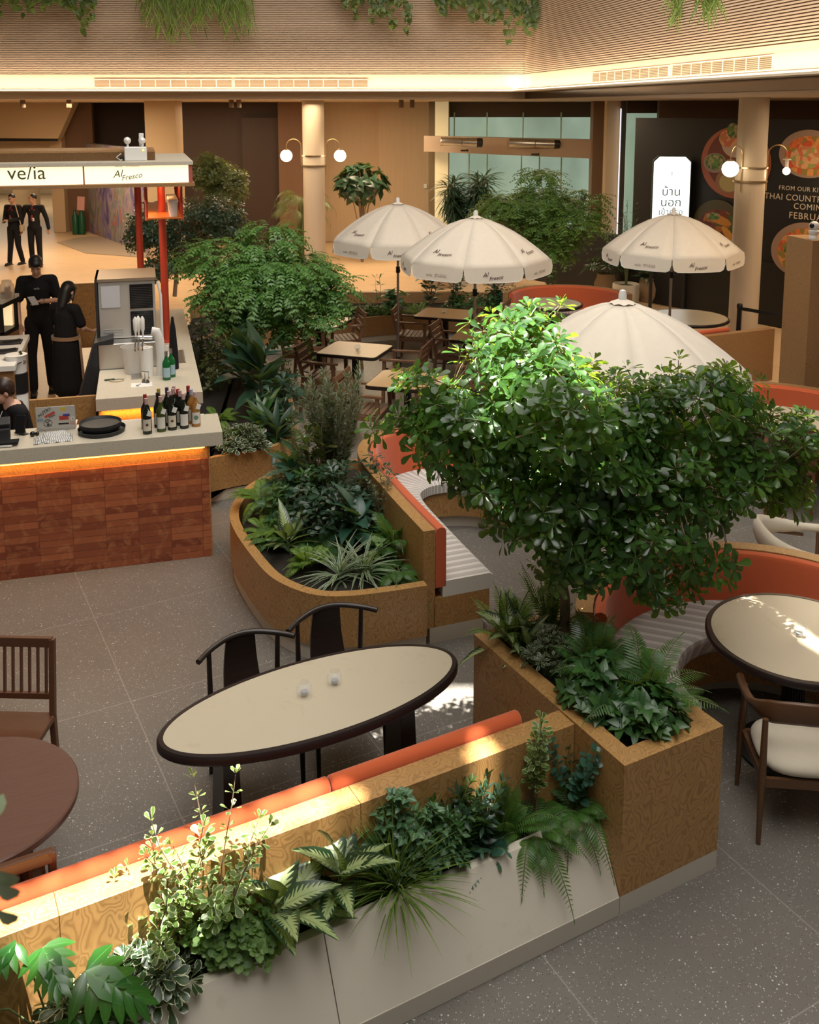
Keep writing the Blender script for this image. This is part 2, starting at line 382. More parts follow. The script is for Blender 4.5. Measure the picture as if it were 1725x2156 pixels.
m=MB(); m.bar((2.22,18.98,4.05),(4.55,6.2,4.05),.01,.13); struct(m,'trim_3',nm('dark_mirror',(.10,.075,.055),.12,.7))
# unseen roof added to block the sun, its holes shaped to aim sun patches
holes=[]
def hole(target, rx, ry): 
    T=Vector(target); k=(12-T.z)/(-SUN_D.z); P=T-SUN_D*k; holes.append((P.x,P.y,rx,ry))
hole((.50,5.42,2.45),.42,.28); hole((.88,5.0,2.1),.20,.13); hole((.62,5.25,2.3),.34,.30); hole((-.12,5.24,2.0),.12,.05); hole((.45,5.15,1.9),.13,.32);  hole((.98,5.4,2.4),.18,.12)
[hole((1.0+.879*u_-.477*n_,4.14+.477*u_+.879*n_,.78),r_,r_) for u_,n_,r_ in [(-2.9+.15*k,.43,.085) for k in range(11)]+[(-1.35,.44,.08),(-1.2,.43,.05),(-2.35,.33,.10),(-2.15,.31,.10),(-1.95,.32,.09),(-2.55,.33,.07),(-1.7,.33,.05)]]; hole((.35,4.22,.78),.05,.12); 
[hole((2.10+.4*k/14,5.80-.9*k/14,.75),.022,.04) for k in range(15)]; hole((-1.0,9.7,.0),.10,.22); hole((.75,6.9,.5),.12,.2)
m=MB(); g=.03; X0,X1,Y0,Y1=-3.0,4.0,1.2,10.5
nx=int((X1-X0)/g); ny=int((Y1-Y0)/g)
def inh(x,y): return any(((x-hx)/rx)**2+((y-hy)/ry)**2<1 for hx,hy,rx,ry in holes)
for j in range(ny):
    run=None
    for i in range(nx+1):
        op = i<nx and not inh(X0+(i+.5)*g,Y0+(j+.5)*g)
        if op and run is None: run=i
        if not op and run is not None:
            x0,x1=X0+run*g,X0+i*g; y0,y1=Y0+j*g,Y0+(j+1)*g
            m.add([(x0,y0,12),(x1,y0,12),(x1,y1,12),(x0,y1,12)],[(0,1,2,3)]); run=None
for x0,x1,y0,y1 in ((-40,X0,-30,50),(X0+nx*g,40,-30,50),(X0,X0+nx*g,-30,Y0),(X0,X0+nx*g,Y0+ny*g,50)): m.add([(x0,y0,12),(x1,y0,12),(x1,y1,12),(x0,y1,12)],[(0,1,2,3)])
struct(m,'sun_mask_roof',nm('roof_paint',(.5,.47,.42),.8))
# far walls
M['brown_wall']=wood('brown_panel_wall',(.20,.105,.058),(.16,.083,.045),.6,(1,1,.15),ns=2)
M['dark_wall']=wood('dark_brown_wall',(.050,.027,.017),(.040,.021,.014),.6,(1,1,.15),ns=2)
M['beige_wall']=wood('beige_wood_wall',(.60,.44,.28),(.54,.39,.24),.55,(2,1,.1),ns=2)
M['tan_wall']=nm('tan_plaster',(.52,.38,.23),.7)
def panel(name, p0, p1, yy, z0, z1, mat, th=.2, y2=None):
    y2=y2 or yy; a=((p0-PX0)/FPX*yy,yy); b=((p1-PX0)/FPX*y2,y2)
    m=MB(); m.prism([a,b,(b[0],b[1]+th),(a[0],a[1]+th)],z0,z1); return struct(m,name,mat)
panel('wall_far_a',640,812,28,0,4.0,M['beige_wall']); panel('wall_far_b',797,918,27.8,0,4.0,M['beige_wall'])
panel('wall_far_c',372,640,27.4,0,4.0,M['dark_wall']); panel('wall_far_d',512,590,27.2,0,3.55,M['dark_wall'],.1); panel('wall_far_e',588,642,27.0,0,4.0,M['brown_wall'],.3)
panel('wall_far_f',310,374,22.5,0,4.0,M['tan_wall'],.7); 
panel('wall_far_g',180,330,31.5,0,4.0,M['dark_wall']); panel('wall_far_h',132,200,30.5,0,4.0,M['brown_wall'],.2)
panel('wall_far_i',108,134,30.2,0,4.0,M['tan_wall'],.4)
# sloping soffit at the far left
m=MB(); P=[spotY(-80,212,29.5),spotY(158,212,29.5),spotY(122,292,29.5),spotY(-80,290,29.5)]
m.add([tuple(p) for p in P]+[(p.x,p.y+.4,p.z) for p in P],[(0,1,2,3),(7,6,5,4),(0,4,5,1),(1,5,6,2),(2,6,7,3),(3,7,4,0)]); struct(m,'wall_soffit',M['tan_wall'])
panel('trim_4',-80,124,29.6,2.83,2.93,M['black'],.1)
panel('wall_far_j',-80,122,30.4,2.25,2.85,M['tan_wall'],.2)
# bright concourse seen through the far left opening
panel('wall_outer',-140,200,44,0,4.0,nm('pale_shopfront',(.55,.52,.42),.7),.2)
panel('wall_outer_hedge',-140,110,42,2.1,2.9,nm('green_hedge_wall',(.14,.24,.05),.9),.2)
area('concourse_glow',(-15.5,38,3.9),4,260,(1,.9,.72),(-15.5,38,0))
c=MB(); c.cyl((-15.1,38.5,0),.5,4.0,24); struct(c,'wall_column',M['tan_wall'],smooth=True)
# mural wall
m=MB(); m.prism([(-9.95,30.2),(-7.0,25.7),(-6.9,25.9),(-9.8,30.4)],0,2.75)
mm=nm('mural_paint',(.4,.3,.3),.6); t=NT(mm); v=t.world((1,1,.5)); n=t.noise(v,1.7,4,.6,1.5); n2=t.noise(v,5,3,.6,2)
c=t.ramp(n,[(.30,(.10,.08,.20)),(.42,(.26,.20,.38)),(.50,(.45,.33,.28)),(.56,(.16,.28,.20)),(.64,(.50,.14,.10)),(.74,(.30,.38,.42))]); c=t.mix(t.math('MULTIPLY',n2,.4),c,(.07,.06,.16)); t.color(c)
struct(m,'wall_mural',mm)
# glazed entrance
GL=nm('sea_green_glass',(.20,.34,.27),.15,emit=(.46,.70,.56),es=.42); tt=NT(GL); vv=tt.world((1,1,.5)); tt.l(tt.ramp(tt.noise(vv,1.1,3),[(.3,(.34,.46,.35)),(.7,(.58,.74,.58))]),tt.p.inputs['Emission Color'])
panel('wall_far_k',903,946,25.6,0,4.0,nm('olive_jamb',(.16,.115,.06),.6),.3)
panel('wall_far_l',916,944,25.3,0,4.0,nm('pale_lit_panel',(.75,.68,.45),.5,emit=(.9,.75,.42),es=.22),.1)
panel('window_1',944,1252,26.0,0,3.70,GL,.05)
panel('wall_shade_band',944,1252,25.9,3.58,4.0,nm('ceiling_shade_brown',(.09,.065,.045),.6),.1)  # dark strip above the glass, ceiling shade put in as colour
mu=MB()
for px in (957,1026,1102,1182): a=spotY(px,250,25.85); mu.box((a.x,25.85,3.2),(.03,.05,1.0))
for px in (988,1026,1098,1136,1182): a=spotY(px,350,25.85); mu.box((a.x,25.85,1.4),(.03,.05,2.8))
struct(mu,'window_1_mullions',nm('pale_mullion',(.45,.6,.52),.3))
m=MB(); A=[spotY(893,286,24.8),spotY(1248,294,24.0),spotY(1248,334,24.0),spotY(893,319,24.8)]
m.add([tuple(p) for p in A]+[(p.x,p.y+.35,p.z) for p in A],[(0,1,2,3),(7,6,5,4),(0,4,5,1),(1,5,6,2),(2,6,7,3),(3,7,4,0)]); struct(m,'trim_5',nm('taupe_beam',(.42,.31,.22),.55))
panel('wall_far_n',1246,1278,23.8,0,4.0,nm('bronze_pier',(.22,.13,.07),.5),.4)
panel('wall_far_o',1274,1306,23.0,0,4.0,M['tan_wall'],.3)
o=panel('trim_6',1303,1309,22.9,0,3.8,nm('cold_led',(1,1,1),emit=(.75,.82,1),es=1.6),.05)
panel('wall_far_p',1306,1318,22.8,0,4.0,M['dark_wall'],.3)
panel('window_2',1316,1384,22.4,0,3.72,GL,.05)
panel('wall_far_q',1316,1390,22.3,3.70,4.0,M['dark_wall'],.1)
panel('wall_far_r',1383,1900,22.0,0,4.0,nm('umber_wall',(.10,.065,.042),.7),.2)
# far side wall closing the hall on the right
m=MB(); m.box((15.8,20,2),(.2,32,4)); struct(m,'wall_east',M['tan_wall'])
m=MB(); m.box((-21,44,2),(16,.2,4)); m.box((-24,30,2),(.2,28,4)); struct(m,'wall_west',M['tan_wall'])
# wall lamps, downlights and small fixtures up there
def cyl_light(px,py,yy,label,h=.16,r=.05):
    p=spotY(px,py,yy); m=MB(); m.cyl((0,0,-h),r,h,16); m.cyl((0,0,-.005-h),r*.8,.006,16)
    o=m.build('ceiling_downlight',nm('bronze_can',(.20,.13,.08),.5),smooth=True); o.location=(p.x,p.y,3.985); tag(o,label,'ceiling light','small cylinder downlights under the far ceiling')
for px,lb in ((48,'bronze cylinder downlight above the glowing kiosk sign, furthest left'),(145,'bronze cylinder downlight left of the emergency lamp'),(487,'bronze cylinder downlight above the dark brown wall, left of a close pair'),(503,'bronze cylinder downlight above the dark brown wall, right of a close pair'),(845,'bronze cylinder downlight above the pale wood wall, left one'),(868,'bronze cylinder downlight above the pale wood wall, right one')):
    cyl_light(px,212,20.2,lb)
for px,w_,lb in ((972,88,'silver tubular heater on the entrance beam, left one'),(1125,106,'silver tubular heater on the entrance beam, right one')):
    p=spotY(px,299 if px<1000 else 302,24.3); L=w_/FPX*24.3
    t=thing('tubular_heater',lb,'heater',p)
    b=MB(); b.lathe([(.10,-L/2),(.11,-L/2+.02),(.11,-.01),(.09,0),(.11,.01),(.11,L/2-.15)],(0,-.1,0),18,axis=(1,0,-.03)); b.build('casing',M['steel'],t,smooth=True)
    b=MB(); b.lathe([(.115,L/2-.15),(.115,L/2-.02),(.08,L/2)],(0,-.1,0),18,axis=(1,0,-.03)); b.build('end_cap',M['black'],t,smooth=True)
    b=MB(); 
    for s in (-.3,.3): b.box((s*L,0.0,0),(.03,.1,.05))
    b.build('bracket',M['black'],t)
for px,py,lb in ((977,319,'left'),(1126,327,'right')):
    m=MB(); m.box((0,0,0),(.16,.05,.04)); m.cyl((.08,-.03,-.02),.03,.05,10); p=spotY(px,py-2,24.2); o=m.build('door_sensor',M['black']); o.location=p; tag(o,'small black door sensor on the entrance beam, '+lb+' one','sensor')
m=MB(); m.box((0,0,0),(.10,.03,.12)); o=m.build('wall_switch',M['white'],bevel=.005); o.location=spotY(896,392,27.75); tag(o,'small square white switch on the pale wood wall','switch')
# columns
def column(name, x, y):
    m=MB(); m.cyl((x,y,0),.235,4.0,48); return struct(m,name,M['plcol'],smooth=True)
M['plcol']=wood('cream_column',(.60,.50,.38),(.55,.45,.34),.6,(3,3,.1),ns=3)
column('column_left',-2.09,21.4); column('column_right',5.52,15.85)
def column_lamp(x, y, z, angs, label, bulbs):
    t=thing('column_lamp',label,'wall lamp',(x,y,z))
    b=MB()
    for dz in (0,.22): b.lathe([(.245,-.012),(.27,-.012),(.27,.012),(.245,.012),(.245,-.012)],(0,0,dz),40)
    for k in range(24):
        a=2*PI*k/24; 
    b.build('clamp_ring',M['brass'],t,smooth=True)
    sl_=MB(); 
    sl_.lathe([(.238,.02),(.242,.02),(.242,.2),(.238,.2)],(0,0,0),40); sl_.build('sleeve',nm('pale_sleeve',(.62,.52,.40),.4),t,smooth=True)
    for a,kind in zip(angs,bulbs):
        d=Vector((math.cos(a),math.sin(a),0)); p=[d*.27+Vector((0,0,-.16)),d*.27+Vector((0,0,.2)),d*.27+Vector((0,0,.42))]
        for k in range(1,13):
            q=PI*k/12; p.append(d*(.27+.16*(1-math.cos(q)))+Vector((0,0,.42+.16*math.sin(q))))
        p.append(d*.59+Vector((0,0,.36)))
        ar=MB(); ar.tube(p,.010,8); arm=ar.build('arm',M['brass'],t,smooth=True)
        if kind=='globe':
            g=MB(); g.ball(d*.59+Vector((0,0,.22)),.13,24); g.build('globe',M['globe'],arm,smooth=True)
            c_=MB(); c_.cyl(d*.59+Vector((0,0,.335)),.05,.03,16); c_.build('cap',M['brass'],arm)
            point('lamp',(x+d.x*.59,y+d.y*.59,z+.22),14,(1,.72,.42),.13)
        else:
            g=MB(); g.ball(d*.59+Vector((0,0,.16)),.06,20); g.build('bulb',M['globe'],arm,smooth=True)
            c_=MB(); c_.cyl(d*.59+Vector((0,0,.34)),.065,.015,20); c_.cyl(d*.59+Vector((0,0,.22)),.028,.12,14); c_.build('holder',M['white'],arm,smooth=True)
            point('lamp',(x+d.x*.59,y+d.y*.59,z+.1),6,(1,.72,.42),.06)
column_lamp(-2.09,21.4,2.57,[PI+.15,-.15],'brass lamp ring with two glowing globes on the left cream column',['globe','globe'])
column_lamp(5.52,15.85,2.64,[-PI*.78,.05],'brass lamp ring with one globe and one bare bulb on the right cream column',['globe','bulb'])
# hoarding with food pictures
HA=Vector((3.92,20.15)); HB=Vector((7.6,15.45)); HD=(HB-HA).normalized(); HN=Vector((HD.y,-HD.x)); HN=HN if HN.y<0 else -HN
def onplane(px,py,A=HA,D=HD,off=0.0):
    X=(px-PX0)/FPX; Y=-(py-PY0)/FPX
    r=Vector((X,math.cos(PITCH)+Y*math.sin(PITCH),-math.sin(PITCH)+Y*math.cos(PITCH)))
    N=Vector((-D.y,D.x,0)); t=N.dot(Vector((A.x,A.y,0))-Vector((0,0,CAMH)))/N.dot(r); p=Vector((0,0,CAMH))+r*t
    return p+Vector((HN.x,HN.y,0))*off
hb=thing('food_hoarding','tall black hoarding printed with bowls of food and a coming soon message','hoarding',(HA.x,HA.y,0))
hx0=(onplane(1334,400).xy-HA).dot(HD); 
s0=HA+HD*hx0; e0=HB+HD*.6
b=MB(); b.prism([tuple(s0),tuple(e0),tuple(e0-HN*.12),tuple(s0-HN*.12)],0,3.62); b.build('panel',nm('black_print',(.012,.012,.012),.5),hb,w=True)
b=MB(); q0=Vector((2.0,22.7)); b.prism([tuple(q0),tuple(s0),tuple(s0-HN*.15),tuple(q0-HN*.15)],0,1.25); tag(b.build('low_partition',M['black']),'low black partition behind the planter trees, left of the food hoarding','partition')
food_off=[.004]
def disc(px,py,rx,ry,mat,name='printed_dish',parent=None,n=40,lab=None,rot=0):
    food_off[0]+=.0015; vs=[]
    for k in range(n):
        a=2*PI*k/n; x=rx*math.cos(a); y=ry*math.sin(a); x,y=x*math.cos(rot)-y*math.sin(rot),x*math.sin(rot)+y*math.cos(rot)
        vs.append(onplane(px+x,py+y,off=food_off[0]))
    mb=MB(); mb.add(vs,[tuple(range(n))]); o=mb.build(name,mat,parent or hb,w=(parent is None)); 
    if lab: o['label']=lab
    return o
def foodmat(name, cols, sc=9):
    m_=nm(name,cols[0],.6); t=NT(m_); v=t.world(); vo=t.n('ShaderNodeTexVoronoi'); vo.inputs['Scale'].default_value=sc; t.l(v,vo.inputs['Vector']); s=t.n('ShaderNodeSeparateColor'); t.l(vo.outputs['Color'],s.inputs[0])
    k=len(cols); c=t.ramp(s.outputs[0],[(i/k,c) for i,c in enumerate(cols)],'CONSTANT'); c=t.mix(t.math('MULTIPLY',t.noise(v,30,3),.5),c,tuple(x*.4 for x in cols[0])); t.color(c); return m_
F1=foodmat('noodle_print',[(.70,.26,.12),(.85,.5,.25),(.75,.2,.09),(.35,.45,.12)],14); F2=foodmat('curry_print',[(.75,.12,.04),(.85,.22,.06),(.85,.40,.12),(.30,.28,.06)],10)
F3=foodmat('greens_print',[(.14,.28,.04),(.45,.35,.18),(.08,.16,.03)],20); F4=foodmat('soup_print',[(.16,.03,.015),(.50,.18,.03),(.25,.05,.02),(.10,.14,.02)],8)
BR=nm('basket_print',(.42,.13,.06),.6); BW=nm('bowl_print',(.36,.24,.18),.6); BO=nm('olive_bowl_print',(.09,.075,.03),.6); BN=nm('noodles_print',(.50,.40,.17),.7); BP=nm('cabbage_print',(.55,.42,.33),.7)
disc(1551,342,74,76,BR,lab='basket of noodles picture'); disc(1553,338,64,66,nm('basket_in',(.18,.05,.03),.7)); disc(1550,300,30,32,BP); disc(1535,292,20,18,F1); disc(1545,275,13,16,F3); disc(1507,343,24,21,BW); disc(1507,341,20,17,F3); disc(1535,382,27,26,nm('bowl2',(.32,.17,.07),.6)); disc(1537,384,21,20,BN); disc(1588,345,32,44,F2)
disc(1706,324,64,51,BW,lab='large bowl of red curry picture'); disc(1708,328,54,42,F2); disc(1700,332,35,24,F1)
disc(1511,472,50,52,BO,lab='green rimmed bowl picture'); disc(1512,482,42,42,F4); disc(1516,462,28,9,nm('egg',(.62,.25,.03),.6),rot=.4); disc(1505,455,14,8,F3); disc(1535,492,20,7,nm('egg2',(.65,.30,.04),.6),rot=.9)
disc(1694,526,68,58,BW,lab='brown bowl of red soup picture'); disc(1698,530,58,50,F2); disc(1668,525,16,9,F3)
b=MB(); a0=onplane(1598,549,off=.03); a1=onplane(1790,575,off=.03); b.prism([tuple(a0.xy),tuple(a1.xy),tuple((a1.xy-HN*.03)),tuple((a0.xy-HN*.03))],0,a0.z); a2=onplane(1440,540,off=.03)
b.prism([tuple(a2.xy),tuple(a0.xy),tuple((a0.xy-HN*.03)),tuple((a2.xy-HN*.03))],0,a0.z); b.build('lower_band',nm('black_skirting',(.01,.01,.009),.5),hb,w=True)
TXT=nm('printed_cream_letters',(.72,.62,.50),.6)
def ptext(s,px,py,hpx,sp=1,al='LEFT',b=0):
    p=onplane(px,py,off=.012); sz=hpx/FPX*p.y*1.38
    Mx=face_matrix((p.x-hb.location.x,p.y-hb.location.y,p.z),(HD.x,HD.y,0),(HN.x,HN.y,0)); text(s,sz,TXT,hb,Mx,'printed_lettering',0,.001,al,sp)
ptext('FROM OUR KITCHEN',1641,395,9.5,1.1); ptext('THAI COUNTRY',1611,412,13,1.08); ptext('COMING',1672,434,13,1.1); ptext('FEBRUARY',1662,453,14,1.15)
# light box with thai lettering
lx=thing('sign_light_box','white glowing light box sign with thai lettering and a noodle drawing','sign',(spotY(1414,400,18.3).x,18.3,0),-.12)
def chp(w_,h0,h1,c): return [(-w_,h0),(w_,h0),(w_,h1-c),(w_-c,h1),(-w_+c,h1),(-w_,h1-c)]
zt=spotY(1414,330,18.3).z; P=chp(.335,1.35,zt,.10)
b=MB(); n_=len(P); b.add([(x,0,z) for x,z in P],[tuple(range(n_))]); b.build('glowing_face',nm('lightbox_white',(1,1,1),emit=(.93,1,.97),es=1.5),lx)
b=MB(); P2=chp(.35,1.33,zt+.015,.10); b.add([(x,.004,z) for x,z in P2]+[(x,.16,z) for x,z in P2],[tuple(range(6,12))]+[tuple(range(6))]+[(i,(i+1)%6,6+(i+1)%6,6+i) for i in range(6)]); b.build('casing',M['black'],lx)
b=MB(); b.bar((.3,.1,1.5),(.3,.1,0),.06); b.bar((-.3,.1,1.5),(-.3,.1,0),.06); b.build('stand',M['black'],lx)
TG=nm('teal_letters',(.01,.10,.075),.6)
for s,zz,sz in (('\u0e1a\u0e49\u0e32\u0e19',zt-.66,.22),('\u0e19\u0e2d\u0e01',zt-.86,.22),('\u0e40\u0e02\u0e49\u0e32\u0e01\u0e23\u0e38\u0e07',zt-1.04,.16)):
    text(s,sz,TG,lx,face_matrix((0,-.004,zz),(1,0,0),(0,-1,0)),'sign_lettering')
b=MB()
for a_,c_ in (((-.02,zt-.12),(0,zt-.35)),((.01,zt-.12),(.0,zt-.35)),((.03,zt-.13),(.005,zt-.35)),((0,zt-.35),(-.13,zt-.50)),((0,zt-.35),(.13,zt-.50))): b.tube([(a_[0],-.003,a_[1]),(c_[0],-.003,c_[1])],.0025,5)
b.build('noodle_drawing',TG,lx)
# gas bottles with a notice
g=thing('green_gas_bottle','dark green bottles with a pink notice by the far brown wall','bottles',spot(168,493))
b=MB()
for x in (-.12,.08): b.lathe([(.1,0),(.1,.55),(.05,.65),(.04,.75)],(x,0,0),14)
b.build('bottles',nm('green_enamel',(.01,.07,.03),.3),g,smooth=True); b=MB(); b.box((.1,-.05,.95),(.22,.02,.42),ry=.08); b.build('notice',nm('pink_card',(.55,.28,.24),.6),g)
# grey dust sheet on the floor by the mural
m=MB(); Q=[spot(165,500),spot(215,497),spot(330,530),spot(350,545),spot(180,533),spot(120,510)]; m.prism([(q.x,q.y) for q in Q],-.012,.004)
tag(m.build('floor_sheet',nm('plastic_sheet',(.34,.27,.20),.35)),'grey plastic dust sheet lying on the floor before the mural','sheet')
# ------------------------------------------------------------------ front planter, its backrest wall and the corner box
AO=Vector((1.0,4.14)); AU=Vector((math.cos(math.radians(28.5)),math.sin(math.radians(28.5)))); AN=Vector((-AU.y,AU.x))
def A(u,n,z=None):
    p=AO+AU*u+AN*n
    return (p.x,p.y) if z is None else (p.x,p.y,z)
fp=thing('trough_planter','long foreground planter with a sloping beige stone front and burl wood back wall','planter',A(-1.8,.1,0),math.radians(28.5))
UL=-3.9
b=MB(); b.prism([A(UL,-.0),A(-.002,-.0),A(-.002,.5),A(UL,.5)],0,.10)
b.build('plinth',M['plinth'],fp,w=True,bevel=.003)
b=MB()
def quadprism(mb, prof, u0, u1):
    vs=[A(u,n,z) for u in (u0,u1) for n,z in prof]; N=len(prof)
    mb.add(vs,[(i,(i+1)%N,N+(i+1)%N,N+i) for i in range(N)]+[tuple(range(N))[::-1],tuple(range(N,2*N))])
prof=[(.004,.10),(.17,.42),(.215,.42),(.215,.16),(.37,.16),(.37,.10)]
for u0,u1 in ((UL,-1.452),(-1.448,-.003)): quadprism(b,prof,u0,u1)
b.build('sloping_stone_front',M['travertine'],fp,w=True,bevel=.002)
b=MB(); b.prism([A(UL,.215),A(-.06,.215),A(-.06,.37),A(UL,.37)],.16,.36); b.build('soil',M['soil'],fp,w=True)
b=MB(); b.prism([A(-.06,.20),A(-.003,.2),A(-.003,.37),A(-.06,.37)],.10,.42); b.build('end_cheek',M['travertine'],fp,w=True)
b=MB()
for u0,u1 in ((UL,-2.45),(-2.448,-1.182),(-1.18,-.003)): b.prism([A(u0,.37),A(u1,.37),A(u1,.50),A(u0,.50)],.10,.775)
b.build('back_wall',M['burl'],fp,w=True,bevel=.002)
bq=MB()
for u0,u1 in ((UL,-1.26),(-1.255,-.22)):
    pr=[(.503,.30)]+[(.545+.042*math.cos(a),.775+.042*math.sin(a)) for a in [PI-.0,PI*.8,PI*.62,PI*.5,PI*.35,PI*.18,0]]+[(.587,.30)]
    quadprism(bq,pr,u0,u1)
bq.build('orange_back_cushion',M['orange'],fp,smooth=True,w=True,bevel=.012)
b=MB(); b.prism([A(-2.1,.50),A(-.3,.50),A(-.3,1.0),A(-2.1,1.0)],.10,.30); b.build('bench_base',M['burl'],fp,w=True)
b=MB(); b.strip([A(-2.1,.8),A(-.3,.8)],[(-.21,.30),(-.21,.40),(.20,.40),(.20,.30)]); b.build('bench_seat',M['stripe'],fp,w=True,bevel=.02)
# corner box
bx=thing('corner_box_planter','tall square-cornered burl wood planter box with a small tree growing in it','planter',A(.31,.65,0),math.radians(28.5))
b=MB(); b.prism([A(.0,.0),A(.63,.0),A(.63,1.31),A(.0,1.31)],0,.10); b.build('plinth',M['plinth'],bx,w=True)
b=MB()
b.prism([A(0,0),A(.63,0),A(.63,1.31),A(0,1.31)],.10,.66)
for q in ([A(0,0),A(.63,0),A(.63,.1),A(0,.1)],[A(0,1.21),A(.63,1.21),A(.63,1.31),A(0,1.31)],[A(0,.1),A(.1,.1),A(.1,1.21),A(0,1.21)],[A(.53,.1),A(.63,.1),A(.63,1.21),A(.53,1.21)]): b.prism(q,.66,.782)
b.build('box',M['burl'],bx,w=True)
b=MB(); b.prism([A(.1,.1),A(.53,.1),A(.53,1.21),A(.1,1.21)],.66,.72); b.build('soil',M['soil'],bx,w=True)
# ------------------------------------------------------------------ curved middle planter with its booth
cb=thing('curved_planter_booth','curved burl wood planter joined to an orange backed bench with grey striped seat','planter bench',(-.4,7.2,0))
rimw=[(.10,6.50),(-.08,6.44),(-.26,6.39),(-.43,6.355),(-.60,6.36),(-.77,6.45),(-.94,6.62),(-1.11,6.92),(-1.30,7.32),(-1.40,7.62),(-1.42,7.9),(-1.36,8.25),(-1.15,8.6),(-.8,8.8),(-.45,8.85)]
rim=catmull([(*p,0) for p in rimw],5)
rim2=[(p.x,p.y) for p in rim]
b=MB(); b.strip(rim2,[(0,.12),(0,.50),(.075,.50),(.075,.12)]); 
b.build('planter_rim',M['burl'],cb,w=True)
def inset(path,d):
    out=[]
    for i,p in enumerate(path):
        a=Vector(path[max(i-1,0)]); c=Vector(path[min(i+1,len(path)-1)]); t=(c-a).normalized(); out.append((p[0]-t.y*d,p[1]+t.x*d))
    return out
ins=inset(rim2,-.0)
b=MB(); b.strip(inset(rim2,-.045),[(-.0,0),(.0,.12),(.1,.12),(.1,0)]); b.build('plinth',M['plinth'],cb,w=True)
BK=catmull([(.145,6.53,0),(-.14,7.28,0),(-.38,8.0,0),(-.37,8.42,0),(-.12,8.78,0),(.3,8.95,0),(.8,8.9,0),(1.2,8.6,0)],6); BK=[(p.x,p.y) for p in BK]
b=MB(); b.strip(BK,[(-.04,.12),(-.04,.86),(.05,.86),(.05,.12)]); b.build('back_wall',M['burl'],cb,w=True)
b=MB(); b.strip([(p[0],p[1]) for p in BK],[(-.045,.42)]+[(-.085+.04*math.cos(a),.84+.03*math.sin(a)) for a in (0,PI*.25,PI*.5,PI*.75,PI)]+[(-.125,.42)]); b.build('orange_back_cushion',M['orange'],cb,smooth=True,w=True)
b=MB(); b.strip(BK,[(-.10,.34),(-.10,.46),(-.47,.46),(-.50,.44),(-.50,.36),(-.47,.34)]); b.build('striped_seat',M['stripe'],cb,smooth=True,w=True)
b=MB(); b.strip(BK,[(-.03,.12),(-.03,.34),(-.47,.34),(-.47,.12)]); b.build('bench_base',M['burl'],cb,w=True)
b=MB(); b.strip(BK,[(0,0),(0,.12),(-.42,.12),(-.42,0)]); b.build('bench_plinth',M['plinth'],cb,w=True)
b=MB(); b.prism(inset(rim2,-.03)[2:]+[(-.42,8.6),(-.44,8.05),(-.18,7.28),(.06,6.58)],.2,.44); b.build('soil',M['soil'],cb,w=True)
# ------------------------------------------------------------------ round booth on the right
def arc(c,r,a0,a1,n=40,ry=None): return [(c[0]+r*math.cos(math.radians(a0+(a1-a0)*k/n)),c[1]+(ry or r)*math.sin(math.radians(a0+(a1-a0)*k/n))) for k in range(n+1)]
rb_=thing('round_booth','curved burnt orange booth with striped seat around the near right table','booth',(2.1,5.35,0))
RC=(2.12,5.36)
p=arc(RC,1.0,172,-30)
b=MB(); b.strip(p,[(.025,.1),(.025,.80),(.13,.80),(.13,.1)]); b.build('burl_shell',M['burl'],rb_,w=True)
b=MB(); b.strip(p,[(.02,.42)]+[(-.02+.04*math.cos(a),.775+.03*math.sin(a)) for a in (0,PI*.25,PI*.5,PI*.75,PI)]+[(-.06,.42)]); b.build('orange_back_cushion',M['orange'],rb_,smooth=True,w=True)
p=arc(RC,.93,206,-30,48)
def seatpoly(mb):
    outer=arc(RC,.95,206,-30,60); inner=arc(RC,.50,206,-30,60); vs=[];uv=[];
    prof=[(0,.34),(0,.46),(.9,.46),(.97,.452),(1,.43),(1,.36),(.96,.34)]
    for o,i in zip(outer,inner):
        rel=(Vector(o)-AO); ir=(Vector(i)-AO)
        if rel.dot(AU)<.64:
            k_=min(1,max(0,(.64-rel.dot(AU))/(ir.dot(AU)-rel.dot(AU)+1e-6))); o=(o[0]+(i[0]-o[0])*k_*.999,o[1]+(i[1]-o[1])*k_*.999)
        for t_,z in prof:
            x=o[0]+(i[0]-o[0])*t_; y=o[1]+(i[1]-o[1])*t_; vs.append((x,y,z)); uv.append((x*.35+y*.94+ (0.46-z)*.8,0))
    m_=len(prof); fs=[(i*m_+q,(i+1)*m_+q,(i+1)*m_+(q+1)%m_,i*m_+(q+1)%m_) for i in range(60) for q in range(m_)]
    fs+=[tuple(range(m_))[::-1],tuple(60*m_+q for q in range(m_))]
    mb.add(vs,fs,uv)
b=MB(); seatpoly(b); b.build('striped_seat',M['stripe'],rb_,smooth=True,w=True)
b=MB(); b.strip(arc(RC,.93,172,-30,48),[(0,.1),(0,.34),(-.38,.34),(-.38,.1)]); b.build('bench_base',M['burl'],rb_,w=True)
b=MB(); b.strip(arc(RC,.93,172,-30,48),[(.15,0),(.15,.1),(-.30,.1),(-.30,0)]); b.build('plinth',M['plinth'],rb_,w=True)
